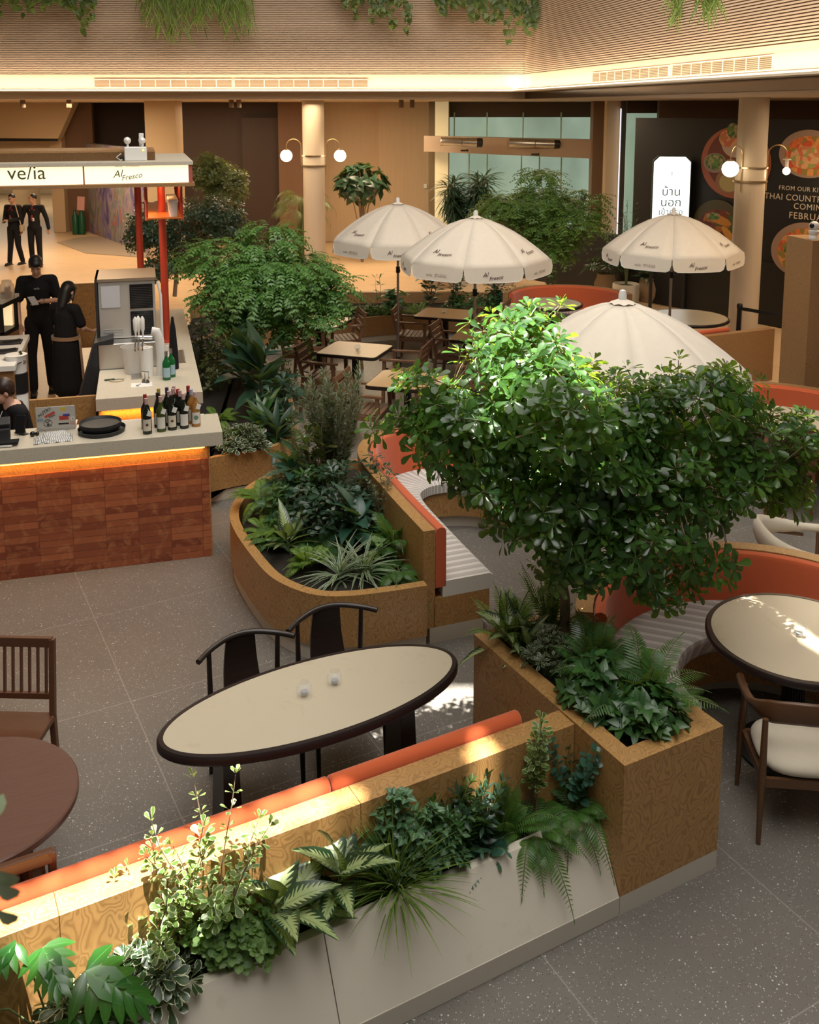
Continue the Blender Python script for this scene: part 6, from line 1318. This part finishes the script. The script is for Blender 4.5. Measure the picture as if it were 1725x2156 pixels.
# plants of the kiosk planter
zk=.40
clump('white edged rosette shrub at the kiosk counter corner',(-1.66,9.35,zk),.26,.16,.28,46,7,.09,.05,'var','obovate','variegated_plant',double=True)
rosette('dark green broad strap leaved plant at the planter corner',(-1.36,9.62,zk),.36,.075,26,'dark','lance',.12,'strap_leaf_plant',droop=.45,tilt=(10,88))
rosette('deep green long leaved plant left of the planter corner one',(-1.52,9.85,zk),.34,.08,22,'mid','lance',.18,'strap_leaf_plant',droop=.4,tilt=(10,85))
clump('dark rubber plant with big leaves by the walkway',(-1.38,10.2,zk),.20,.26,.52,30,6,.13,.07,'dark','obovate','rubber_plant')
rosette('very dark large leaved plant in the middle of the kiosk planter',(-1.68,10.7,zk+.1),.50,.20,22,'dark','ovate',.45,'large_leaf_plant',droop=.35,tilt=(10,85))
rosette('blue green large leaved plant close to the side counter',(-1.95,11.1,zk+.1),.48,.18,20,'teal','ovate',.5,'large_leaf_plant',droop=.4,tilt=(10,85))
fern('yellow green fern lit amber beside the side counter',(-1.86,9.75,zk),.38,22,'lime',28,.009,.06)
fern('lime fern further along the side counter',(-2.1,10.4,zk),.38,20,'lime',26,.010,.06)
clump('white flecked small leaved shrub beyond the tree trunk',(-1.55,11.5,zk),.22,.3,.42,60,6,.05,.024,'var','small','flecked_shrub')
clump('small leaved shrub against the side counter',(-2.35,11.6,zk),.25,.4,.55,60,6,.06,.028,'olivey','small','small_shrub')
clump('dense dark shrub beside the red post',(-2.75,12.6,zk),.35,.5,.75,80,6,.08,.04,'dark','obovate','dense_shrub')
clump('mid green shrub below the feathery tree',(-2.2,12.4,zk),.3,.4,.45,60,6,.07,.035,'mid','ovate','green_shrub')
fern('dark spiky fern behind the feathery tree trunk',(-2.6,13.4,zk),.5,20,'mid',26,.014,.08)
# ------------------------------------------------------------------ plants further back
fz=.36
for px,lb,kd in ((905,'dark rubber plant with big leaves in the far planter, leftmost of three','r'),(960,'dark rubber plant with big leaves in the far planter, middle of three','r'),(1050,'dark rubber plant with big leaves in the far planter, right of the second pole','r')):
    X=(px-PX0)/FPX*16.4; sprigs(lb,(X,16.4,fz),5,.85,.22,.17,.10,'dark','obovate','rubber_plant',8,3,wood_=True,start=.2,r=.006,group='rubber plants in the far planter')
clump('pale silvery leaved caladium in the far planter by the first pole',((835-PX0)/FPX*16.2,16.2,fz),.22,.16,.45,16,4,.15,.11,'ivy','heart','caladium')
sprigs('thin stemmed plant with one pale leaf in the far planter',((800-PX0)/FPX*16.5,16.5,fz),3,.55,.06,.15,.05,'ivy','lance','pale_leaf_plant',4,2)
clump('low bright green ground plant at the front of the far planter',((790-PX0)/FPX*16.0,16.0,fz),.5,.14,.20,90,6,.07,.035,'fern','ovate','ground_plant')
clump('low mid green ground plant left of the bright one in the far planter',((700-PX0)/FPX*15.9,15.9,fz),.45,.2,.28,70,6,.08,.035,'mid','ovate','ground_plant')
fern('light green fern in the far planter between the parasol poles',((880-PX0)/FPX*16.1,16.1,fz),.5,24,'lime',26,.012,.07)
clump('dark bushy shrub filling the far planter near the orange booth',((1080-PX0)/FPX*16.5,16.5,fz),.75,.3,.42,110,6,.09,.04,'dark','obovate','bushy_shrub')
clump('dark shrub under the second parasol in the far planter',((1000-PX0)/FPX*16.3,16.3,fz),.5,.3,.35,80,6,.09,.04,'mid','ovate','bushy_shrub')
fern('olive toned fern beside the far tree trunk',((1190-PX0)/FPX*16.9,16.9,.30),.5,18,'olivey',24,.014,.08)
sprigs('small leaved bush right of the far tree trunk',((1165-PX0)/FPX*17.0,17.0,.30),7,.8,.3,.06,.03,'mid','small','small_shrub',10,4,wood_=True)
clump('dark glossy shrub at the left end of the far planter',(-1.7,16.1,fz),.5,.3,.5,70,6,.11,.05,'dark','obovate','glossy_shrub')
PC=nm('sand_pot',(.50,.38,.24),.6); PW=nm('white_pot',(.62,.56,.46),.5); PB=speck('weathered_pot',(.30,.20,.11),(.16,.10,.06),8,.7)
def pot(label,x,y,r,h,mat,prof='bowl',z=0):
    t=thing('plant_pot',label,'pot',(x,y,z-.012)); b=MB()
    pf={'bowl':[(.0001,0),(.55*r,0),(.9*r,.25*h),(r,.6*h),(.93*r,.97*h),(.9*r,h),(.84*r,h),(.84*r,.88*h),(.0001,.88*h)],'urn':[(.0001,0),(.7*r,0),(.95*r,.3*h),(r,.6*h),(.75*r,.92*h),(.8*r,h),(.7*r,h),(.68*r,.9*h),(.0001,.9*h)],'drum':[(.0001,0),(.95*r,0),(r,.05*h),(r,.97*h),(.97*r,h),(.88*r,h),(.88*r,.9*h),(.0001,.9*h)]}[prof]
    b.lathe(pf,n=36); b.build('pot_body',mat,t,smooth=True); b=MB(); b.lathe([(.0001,.905*h),(.66*r,.905*h),(.66*r,.89*h),(.0001,.89*h)],n=24); b.build('soil',M['soil'],t); return t
pot('very large sand coloured bowl pot on the honey floor behind the parasols',.64,20.9,.50,1.05,PC); pot('white tapered pot with bare dark soil beside the large bowl pot',1.10,20.9,.20,.52,PW,'urn'); pot('wide pale ribbed drum pot right of the white tapered pot',1.95,21.2,.36,.70,PW,'drum')
q=plant('tall_dracaena','dark spiky tall plant before the green glass entrance','plant',(.95,21.3,.0)); fb=FB(); st=MB(); g=leaf(.42,.035,'lance',.2,.45)
for k in range(16):
    x,y=NR.uniform(-.35,.7),NR.uniform(-.25,.25); zt_=NR.uniform(1.7,2.35); st.tube([(x*.35,y*.3,.9),(x*.8,y*.8,zt_*.7),(x,y,zt_)],[.03,.02,.015],7)
    for _ in range(5): leaf_whorl(fb,g,(x,y,zt_-.1*_),(NR.normal(0,.15),NR.normal(0,.15),1),16,60+18*_,1.0)
st.tube([(.2,0,0),(.1,0,.9)],.10,10); fin(q,fb,'dark',st,M['bark'])
q=plant('split_leaf_plant','bushy dark green split leaf plant before the pale wood wall','plant',(-1.19,24.3,0)); fb=FB(); st=MB(); g=leaf(.26,.17,'heart',.15,.4)
for k in range(80):
    d=rv(1)[0]; p=np.array([d[0]*.55,d[1]*.4,1.95+d[2]*.42]); leaf_whorl(fb,g,p,d+np.array([0,0,.5]),3,60); 
    if k%5==0: st.tube([(0,0,.5),tuple(p*np.array([.4,.4,.8])),tuple(p)],.012,5)
st.tube([(0,0,0),(0,0,1.5)],.04,8); fin(q,fb,'dark',st,M['bark'])
def palm(label,x,y,z0,h,L,n,mat='fern'):
    q=plant('slender_palm',label,'plant',(x,y,z0)); fb=FB(); st=MB(); g=leaf(L*.42,.022,'lance',.15,.5)
    for k in range(n):
        a=NR.uniform(0,2*PI); hh=h*NR.uniform(.6,1.0); p=(.12*math.cos(a)*NR.uniform(0,1.5),.12*math.sin(a),hh); st.tube([(p[0]*.3,p[1]*.3,0),p],.01,6); frond(fb,p,a,L,.7,.7,g,14,stems=st)
    return fin(q,fb,mat,st)
palm('slender palm with drooping fronds partly behind the left cream column',-2.45,22.4,-.012,1.85,.85,22,'olivey')
pot('weathered round urn pot before the black partition, leftmost of three',3.98,19.5,.24,.52,PB,'urn'); pot('pale drum pot before the black partition, middle of three',4.25,18.9,.26,.42,PW,'drum'); pot('weathered urn pot before the black partition, right of three',4.80,19.2,.25,.50,PB,'urn')
clump('dark broad leaved plant in the leftmost weathered pot',(3.98,19.5,.46),.40,.25,.55,40,6,.20,.05,'dark','lance','broad_leaf_plant',droop=.4)
fern('dark fern in the right weathered pot',(4.80,19.2,.44),.55,24,'dark',26,.018,.09)
sprigs('clump of tall dark bamboo like stems in the middle pale pot',(4.25,18.9,.36),14,1.6,.22,.14,.02,'dark','lance','bamboo_clump',12,3,start=.35,r=.008)
# hanging greenery along the top of the bulkhead
def vines(label,x0,x1,y,z0,spec,mat,name='trailing_vine',L=.13,W=.09,shape='heart',n=12,dx=0,dy=0):
    q=plant(name,label,'vine',((x0+x1)/2,y,z0)); fb=FB(); st=MB(); g=leaf(L,W,shape,.15,.3); cx=(x0+x1)/2
    for k in range(n):
        f=(k+.5)/n+NR.uniform(-.3,.3)/n; x=x0+(x1-x0)*f-cx; yy=(f-.5)*dy+NR.uniform(-.1,.1); d=spec(f)*NR.uniform(.55,1.1); P=[np.array([x+NR.normal(0,.02)+.05*math.sin(i*.9+k),yy+NR.normal(0,.02),-d*i/8]) for i in range(9)]
        st.tube([tuple(p) for p in P],.004,4,cap=False)
        for i in range(1,9):
            for m_ in range(3 if shape!='strap' else 2):
                a=NR.uniform(0,2*PI); fb.add(g,P[i]+NR.normal(0,.03,3),rot_to([[math.cos(a)*.5,math.sin(a)*.5-.3,-.8]],[[0,-1,.4]]),NR.uniform(.6,1.15))
    return fin(q,fb,mat,st)
def ztop(y): return CAMH+(PY0-(-60))/FPX*0+ (230+70)/FPX*y
Yv=18.2
def XV(px): return (px-PX0)/FPX*Yv
zv=CAMH+290/FPX*Yv
def dp(y): return (y+60)/FPX*Yv
vines('leafy green vine trailing over the top left of the slatted bulkhead',XV(-20),XV(90),Yv,zv,lambda f:dp(35+25*math.sin(f*9)),'vine',n=16)
vines('leafy green vine trailing just right of the top left one',XV(105),XV(225),Yv,zv,lambda f:dp(38+20*math.sin(f*8+2)),'vine',n=16)
vines('leafy green vine trailing at the top centre, left of the thick leafy one',XV(705),XV(860),Yv,zv,lambda f:dp(15+45*f),'vine',n=16)
vines('thick leafy vine trailing above the corner of the bulkhead',XV(915),XV(1200),Yv,zv,lambda f:dp(30+50*math.exp(-((f-.55)/.18)**2)),'vine',n=34,L=.15,W=.11)
vines('curtain of thin grassy strands hanging at top centre left',XV(318),XV(535),Yv,zv,lambda f:dp(30+35*abs(math.sin(f*5))),LM['grass'],'hanging_grass',.34,.018,'strap',60)
for i,px in enumerate((1275,1340,1410,1475)):
    y=Yv-1.9*(i+1); x=(px-PX0)/FPX*y; vines(['first thin hanging strand clump right of the corner','second thin hanging strand clump right of the corner','third thin hanging strand clump right of the corner','fourth thin hanging strand clump right of the corner'][i],x-.09,x+.09,y,CAMH+285/FPX*y,lambda f,i=i:(60+(40,22,32,26)[i])/FPX*y,LM['grass'],'hanging_grass',.26,.014,'strap',7)
for px,y,lb in ((1700,.85,'pale out of focus leaf cluster at the left picture edge'),):
    q=plant('foreground_branch',lb,'branch',tuple(spotY(-8,1820,1.15))); fb=FB(); st=MB(); g=leaf(.075,.032,'obovate',.2,.2)
    for z,s in ((.045,.9),(.0,1.0),(-.02,1.0),(-.06,.9)): fb.add(g,[(-.012,0,z)],rot_to([[.35,.1,.8 if z>0 else -.5]],[[0,-1,.3]]),s*.75)
    st.tube([(-.3,.1,-.35),(-.08,.02,-.05),(-.015,0,.05)],.002,5); fin(q,fb,nm('pale_leaf',(.42,.50,.30),.6),st)
# ------------------------------------------------------------------ people
def cap(mb,a,ra,b,rb,n=14,fx=1.0):
    a=Vector(a); b=Vector(b); d=b-a; L=d.length
    prof=[]; 
    for i in range(6): t=PI/2*i/5; prof.append((max(1e-5,ra*math.sin(t)),-ra*math.cos(t)))
    for i in range(6): t=PI/2*i/5; prof.append((max(1e-5,rb*math.cos(t)),L+rb*math.sin(t)))
    q=d.to_track_quat('Z','Y') if L>1e-6 else Matrix.Identity(3).to_quaternion(); vs=[]; N=len(prof)
    for r,z in prof:
        for k in range(n): an=2*PI*k/n; vs.append(q@Vector((math.cos(an)*r*fx,math.sin(an)*r,z))+a)
    mb.add(vs,[(i*n+k,i*n+(k+1)%n,(i+1)*n+(k+1)%n,(i+1)*n+k) for i in range(N-1) for k in range(n)])
def ell(mb,c,rx,ry,rz,M3=None,n=20):
    c=Vector(c); vs=[]; h=n//2
    for i in range(h+1):
        t=PI*i/h
        for k in range(n):
            a=2*PI*k/n; v=Vector((max(1e-5,math.sin(t))*math.cos(a)*rx,max(1e-5,math.sin(t))*math.sin(a)*ry,-math.cos(t)*rz)); vs.append((M3@v if M3 else v)+c)
    mb.add(vs,[(i*n+k,i*n+(k+1)%n,(i+1)*n+(k+1)%n,(i+1)*n+k) for i in range(h) for k in range(n)])
def remesh(o,vox,smooth=2):
    r=o.modifiers.new('remesh','REMESH'); r.mode='VOXEL'; r.voxel_size=vox; r.use_smooth_shade=True
    s=o.modifiers.new('smooth','SMOOTH'); s.iterations=smooth; s.factor=.5; return o
def person(label,loc,rz,s=1.0,P=None,skin='skin',hair='hair',hairstyle='short',top='tee',lower='trousers',vox=.011,extra=None,female=False,legs=True):
    """figure faces -Y before rz; P: joints to override (metres for a 1.75 m body)"""
    J=dict(pel=(0,0,.93),waist=(0,0,1.08),chest=(0,.0,1.30),neck=(0,.01,1.475),head=(0,-.02,1.63),tilt=0.0,turn=0.0,
      shL=(-.175,.01,1.42),shR=(.175,.01,1.42),elL=(-.235,.03,1.14),elR=(.235,.03,1.14),wrL=(-.25,-.03,.89),wrR=(.25,-.03,.89),
      hipL=(-.085,0,.90),hipR=(.085,0,.90),knL=(-.10,-.01,.49),knR=(.10,-.01,.49),anL=(-.11,.02,.085),anR=(.11,.02,.085),hdL=(0,-.05,-1),hdR=(0,-.05,-1),curl=.35)
    J.update(P or {})
    for k,v in J.items():
        if isinstance(v,tuple): J[k]=Vector(v)
    t=thing('person',label,'person',loc,rz); t.scale=(s,s,s)
    Hm=Matrix.Rotation(J['turn'],3,'Z')@Matrix.Rotation(J['tilt'],3,'X'); hc=J['head']
    def hp(x,y,z): return hc+Hm@Vector((x,y,z))
    b=MB(); w_=.92 if female else 1.0
    ell(b,hp(0,.012,.028),.074,.090,.092,Hm); ell(b,hp(0,-.022,-.035),.058,.066,.078,Hm); ell(b,hp(0,-.058,-.085),.026,.022,.020,Hm)
    cap(b,hp(0,-.086,.005),.009,hp(0,-.102,-.026),.013); ell(b,hp(0,-.080,-.058),.021,.011,.006,Hm); ell(b,hp(0,-.079,-.068),.018,.010,.006,Hm)
    for q in(-1,1): ell(b,hp(q*.076,.012,-.012),.010,.018,.031,Hm); ell(b,hp(q*.033,-.077,.028),.022,.010,.007,Hm); ell(b,hp(q*.036,-.060,-.030),.022,.020,.022,Hm)
    cap(b,J['neck']-Vector((0,0,.03)),.055*w_,hp(0,.018,-.05),.050*w_)
    ell(b,J['chest']+Vector((0,0,.02)),.150*w_,.092,.155); ell(b,J['waist'],.125*w_,.085,.13); ell(b,J['pel'],.145 if not female else .15,.100,.12)
    cap(b,J['waist'],.10,J['chest'],.11,fx=1.1); cap(b,J['waist'],.105,J['pel'],.10,fx=1.1); cap(b,J['shL'],.052*w_,J['shR'],.052*w_); cap(b,J['neck']-Vector((0,-.01,.02)),.05,J['shL'],.045); cap(b,J['neck']-Vector((0,-.01,.02)),.05,J['shR'],.045)
    for sd in 'LR':
        sh,el,wr=J['sh'+sd],J['el'+sd],J['wr'+sd]; cap(b,sh,.050*w_,el,.038*w_); cap(b,el,.038*w_,wr,.025*w_)
        hd=J['hd'+sd].normalized(); side=Vector((1 if sd=='L' else -1,0,0)); 
        up=hd.cross(side).normalized(); side=up.cross(hd).normalized(); pc=wr+hd*.045
        M3=Matrix((side,hd,up)).transposed(); ell(b,pc,.038,.050,.016,M3)
        cu=J['curl']; inw=-up if up.y>0 else up
        for fi,(ox,fl) in enumerate(((-.028,.062),(-.010,.072),(.009,.068),(.027,.054))):
            p0=wr+hd*.082+side*ox; p1=p0+(hd*math.cos(cu)+inw*math.sin(cu))*fl*.5; p2=p1+(hd*math.cos(cu*2.4)+inw*math.sin(cu*2.4))*fl*.5; cap(b,p0,.0095,p1,.009,8); cap(b,p1,.009,p2,.0078,8)
        th0=wr+hd*.03+side*.030; cap(b,th0,.013,th0+hd*.035+side*.022+inw*.01,.0105,8); cap(b,th0+hd*.035+side*.022+inw*.01,.0105,th0+hd*.062+side*.020+inw*.02,.009,8)
        if legs:
            hi,kn,an=J['hip'+sd],J['kn'+sd],J['an'+sd]; cap(b,hi,.082,kn,.052); cap(b,kn,.052,an,.036); cap(b,an-Vector((0,-.02,.035)),.036,an+Vector((0,-.13,-.055)),.028)
    body=remesh(b.build('body',M[skin],t,smooth='full'),.0085 if vox<.011 else .0095)
    # eyes and brows
    for q in(-1,1):
        e=MB(); ell(e,hp(q*.031,-.0815,.014),.011,.005,.004,Hm,10); e.build('eye',M['hair'],body,smooth=True); e=MB(); cap(e,hp(q*.018,-.088,.034),.0035,hp(q*.048,-.080,.036),.003,6); e.build('eyebrow',M['hair'],body)
    # clothing
    C=M['blackcloth']; b=MB(); g=.013
    ell(b,J['chest']+Vector((0,0,.01)),.158*w_+g*.6,.098+g,.16); ell(b,J['waist'],.132*w_+g,.092+g,.14); cap(b,J['waist'],.108+g,J['chest'],.118+g,fx=1.1); cap(b,J['waist'],.112+g,J['pel']+Vector((0,0,.01)),.112+g,fx=1.12)
    cap(b,J['shL'],.056*w_+g,J['shR'],.056*w_+g); cap(b,J['neck']-Vector((0,-.01,.045)),.050+g,J['shL'],.048+g); cap(b,J['neck']-Vector((0,-.01,.045)),.050+g,J['shR'],.048+g)
    for sd in 'LR':
        sh,el,wr=J['sh'+sd],J['el'+sd],J['wr'+sd]
        if top=='tee': cap(b,sh,.056*w_+g,sh+(el-sh)*.72,.052+g)
        else: cap(b,sh,.054*w_+g,el,.042+g); cap(b,el,.042+g,wr-(wr-el)*.04,.032+g)
    shn={'tee':'t_shirt','shirt':'long_sleeved_shirt','hoodie':'hooded_jacket'}[top]; sh_=remesh(b.build(shn,C,t,smooth='full'),.012)
    if top=='shirt':
        b=MB(); 
        for q in(-1,1): b.bar(J['neck']+Vector((q*.02,-.065,.0)),J['neck']+Vector((q*.05,-.055,-.03)),.03,.008)
        b.build('collar',C,sh_)
    if top=='hoodie':
        for q in(-1,1): b=MB(); b.tube([J['neck']+Vector((q*.03,-.09,-.04)),J['neck']+Vector((q*.035,-.125,-.10)),J['neck']+Vector((q*.03,-.13,-.17))],.003,5); b.build('drawstring',M['paper'],sh_)
        b=MB(); b.tube([J['neck']+Vector((.075*math.cos(a),.02+.075*math.sin(a)*1.0,-.015)) for a in [PI*k/10-0.3 for k in range(13)]],[.02+.012*math.sin(PI*k/12) for k in range(13)],8); b.build('hood',C,sh_,smooth=True)
    if legs:
        b=MB()
        if lower=='trousers':
            ell(b,J['pel']+Vector((0,0,-.01)),.158,.112,.115)
            for sd in 'LR': hi,kn,an=J['hip'+sd],J['kn'+sd],J['an'+sd]; cap(b,hi,.094,kn,.070); cap(b,kn,.070,an+Vector((0,0,.01)),.058)
        else:
            ell(b,J['pel'],.165,.125,.13)
            cap(b,J['pel'],.155,(J['pel'].x,J['pel'].y,.42),.18,fx=1.1)
        remesh(b.build('trousers' if lower=='trousers' else 'long_skirt',C,t,smooth='full'),.012)
        for sd in 'LR':
            an=J['an'+sd]; b=MB(); cap(b,an+Vector((0,.035,-.048)),.042,an+Vector((0,-.14,-.055)),.036); cap(b,an+Vector((0,-.0,-.03)),.045,an+Vector((0,-.03,-.045)),.04); b.box(an+Vector((0,-.05,-.078)),(.085,.27,.014)); o=b.build('shoe',M['black'],t,smooth=True)
    # hair
    b=MB(); hm=M[hair]
    if hairstyle=='cropped': ell(b,hp(0,.022,.043),.079,.090,.088,Hm)
    else: ell(b,hp(0,.024,.040),.086,.097,.097,Hm); ell(b,hp(0,-.040,.070),.066,.050,.040,Hm); ell(b,hp(0,.060,-.005),.070,.050,.070,Hm)
    if hairstyle=='bob':
        for q in(-1,1): cap(b,hp(q*.070,.035,.03),.024,hp(q*.072,.035,-.02),.014)
        cap(b,hp(-.05,-.06,.07),.03,hp(.05,-.065,.055),.028)
    if hairstyle=='long': cap(b,hp(0,.05,.0),.075,hc+Vector((.01,.115,-.16)),.068); cap(b,hc+Vector((.01,.115,-.16)),.068,hc+Vector((.04,.125,-.30)),.055); cap(b,hc+Vector((.04,.125,-.30)),.055,hc+Vector((.06,.12,-.45)),.03); [cap(b,hp(q*.07,-.01,.03),.02,hp(q*.085,-.02,-.10),.012) for q in(-1,1)]
    remesh(b.build('hair',hm,t,smooth='full'),.010)
    if extra: extra(t,J,hp,body)
    return t
def lanyard(col):
    def f(t,J,hp,body):
        n=J['neck']; b=MB(); b.tube([n+Vector((-.07,-.03,-.02)),n+Vector((-.05,-.115,-.12)),n+Vector((0,-.135,-.27))],.007,5); b.tube([n+Vector((.07,-.03,-.02)),n+Vector((.05,-.115,-.12)),n+Vector((0,-.135,-.27))],.007,5); la=b.build('red_lanyard',nm('lanyard_red',(.65,.05,.035),.6),t)
        b=MB(); b.box(n+Vector((.03,-.14,-.34)),(.05,.006,.075)); b.build('name_badge',M['paper'],la)
        b=MB(); b.bar(n+Vector((0,-.10,-.03)),n+Vector((0,-.142,-.36)),.035,.008,w2=.06); b.build('striped_tie',nm('tie_red',(.22,.025,.03),.6),t)
    return f
def bagx(t,J,hp,body):
    lanyard(0)(t,J,hp,body); b=MB(); b.tube([J['shR']+Vector((-.06,-.06,.06)),J['shR']+Vector((.01,-.10,-.10)),J['shR']+Vector((.07,-.06,-.45))],.014,6); tg=b.build('bag_strap',nm('beige_strap',(.50,.40,.27),.7),t); b=MB(); b.box(J['shR']+Vector((.08,-.04,-.50)),(.05,.16,.16)); b.build('shoulder_bag',nm('beige_bag',(.45,.36,.25),.7),tg,bevel=.01)
    b=MB(); b.box(Vector((.0,-.33,1.11)),(.08,.14,.012),rx=.5); b.build('phone',M['black_gloss'],t)
w1=spot(34,556)
person('man in black shirt with red lanyard and shoulder bag looking at his phone',(w1.x,w1.y,-.012),-.25,1.0,dict(elL=(-.22,-.02,1.16),wrL=(-.06,-.27,1.12),elR=(.22,-.02,1.16),wrR=(.06,-.27,1.12),hdL=(.5,-.5,0),hdR=(-.5,-.5,0),tilt=.35,knL=(-.10,-.03,.49),anR=(.12,.10,.085),anL=(-.10,-.10,.085)),hairstyle='cropped',top='shirt',vox=.012,extra=bagx)
w2=spot(77,556)
person('stocky man in a black shirt and red striped tie, arms hanging, head turned left',(w2.x,w2.y,-.012),.0,1.0,dict(turn=-.9,shL=(-.20,.01,1.42),shR=(.20,.01,1.42),elL=(-.30,.02,1.15),elR=(.30,.02,1.15),wrL=(-.33,-.03,.88),wrR=(.36,-.03,.90),anL=(-.12,.08,.085),anR=(.14,-.10,.085)),hairstyle='cropped',top='shirt',vox=.012,extra=lanyard(0))
def phone_x(t,J,hp,body):
    b=MB(); b.box(J['wrR']+Vector((-.095,-.055,.02)),(.085,.15,.012),rx=.6,rz=.5); b.build('phone',nm('silver_phone',(.5,.5,.52),.3),t,bevel=.003); b=MB(); b.tube([J['wrR']+Vector((.028*math.cos(a),.0,.028*math.sin(a))) for a in [2*PI*k/16 for k in range(16)]],.006,6,closed=True); b.build('wristwatch',M['chrome'],t)
    text('ve/ia',.035,M['paper'],t,face_matrix((.0,-.137,1.34),(1,0,0),(0,-1,.0)),'shirt_lettering')
sy=12.9
person('man in a black t-shirt looking down at a silver phone inside the kiosk',((66-PX0)/FPX*sy,sy,0),.30,1.075,dict(tilt=.60,head=(0,-.055,1.61),elR=(.235,-.02,1.16),wrR=(.06,-.25,1.20),hdR=(-.8,-.3,.05),elL=(-.245,.02,1.13),wrL=(-.22,-.10,.90),anL=(-.10,-.16,.085),knL=(-.11,-.10,.49)),hairstyle='short',top='tee',extra=phone_x,skin='skin_light')
def apron(t,J,hp,body):
    b=MB(); P=[(.17*math.cos(a),.135*math.sin(a)) for a in [2*PI*k/32 for k in range(32)]]; b.strip([(p[0]+J['waist'].x,p[1]+J['waist'].y) for p in P],[(0,1.0),(0,1.045),(-.012,1.045),(-.012,1.0)],True); ap=b.build('apron_tie',M['tan'],t,smooth=True)
    b=MB(); vs=[]
    for i in range(9):
        f=i/8; z=1.02-f*.62; sp_=1.05+.25*f
        for k in range(11): a=-PI*.97+PI*1.02*k/10; vs.append(((.175+.03*f)*math.cos(a)*1.06,(.145+.03*f)*math.sin(a)*1.1,z))
    b.add(vs,[(i*11+k,i*11+k+1,(i+1)*11+k+1,(i+1)*11+k) for i in range(8) for k in range(10)]); o=b.build('apron',M['tan'],ap,smooth='full'); o.modifiers.new('s','SOLIDIFY').thickness=.006
person('woman with long dark hair and a tan apron seen from behind inside the kiosk',((121-PX0)/FPX*11.75,11.75,0),PI-.35,1.0,dict(tilt=.55,head=(0,-.09,1.57),neck=(0,-.03,1.44),chest=(0,-.02,1.27),shL=(-.155,-.01,1.385),shR=(.155,-.01,1.385),elL=(-.20,-.08,1.13),elR=(.20,-.08,1.13),wrL=(-.12,-.30,1.05),wrR=(.12,-.30,1.05),hdL=(0,-1,-.3),hdR=(0,-1,-.3)),hairstyle='long',top='tee',lower='skirt',female=True,extra=apron,skin='skin_light')
cy=8.95; cz=spotY(22,835,cy)
person('person with short dark brown hair and a black hooded jacket bending behind the laptop',(cz.x-.02,cz.y+.02,cz.z-1.20),-.70,1.0,dict(pel=(0,.12,.62),waist=(0,.10,.78),chest=(0,.05,.98),neck=(0,-.0,1.12),head=(0,-.06,1.255),tilt=.25,turn=-.25,shL=(-.165,.02,1.06),shR=(.165,.02,1.06),elL=(-.22,-.05,.82),elR=(.22,-.05,.82),wrL=(-.14,-.26,.83),wrR=(.14,-.26,.83),hdL=(.2,-1,-.1),hdR=(-.2,-1,-.1),hipL=(-.09,.12,.60),hipR=(.09,.12,.60),knL=(-.12,-.15,.40),knR=(.12,-.15,.40),anL=(-.12,.0,.085),anR=(.12,.0,.085)),hair='hair_brown',hairstyle='bob',top='hoodie',vox=.0095,skin='skin_light')
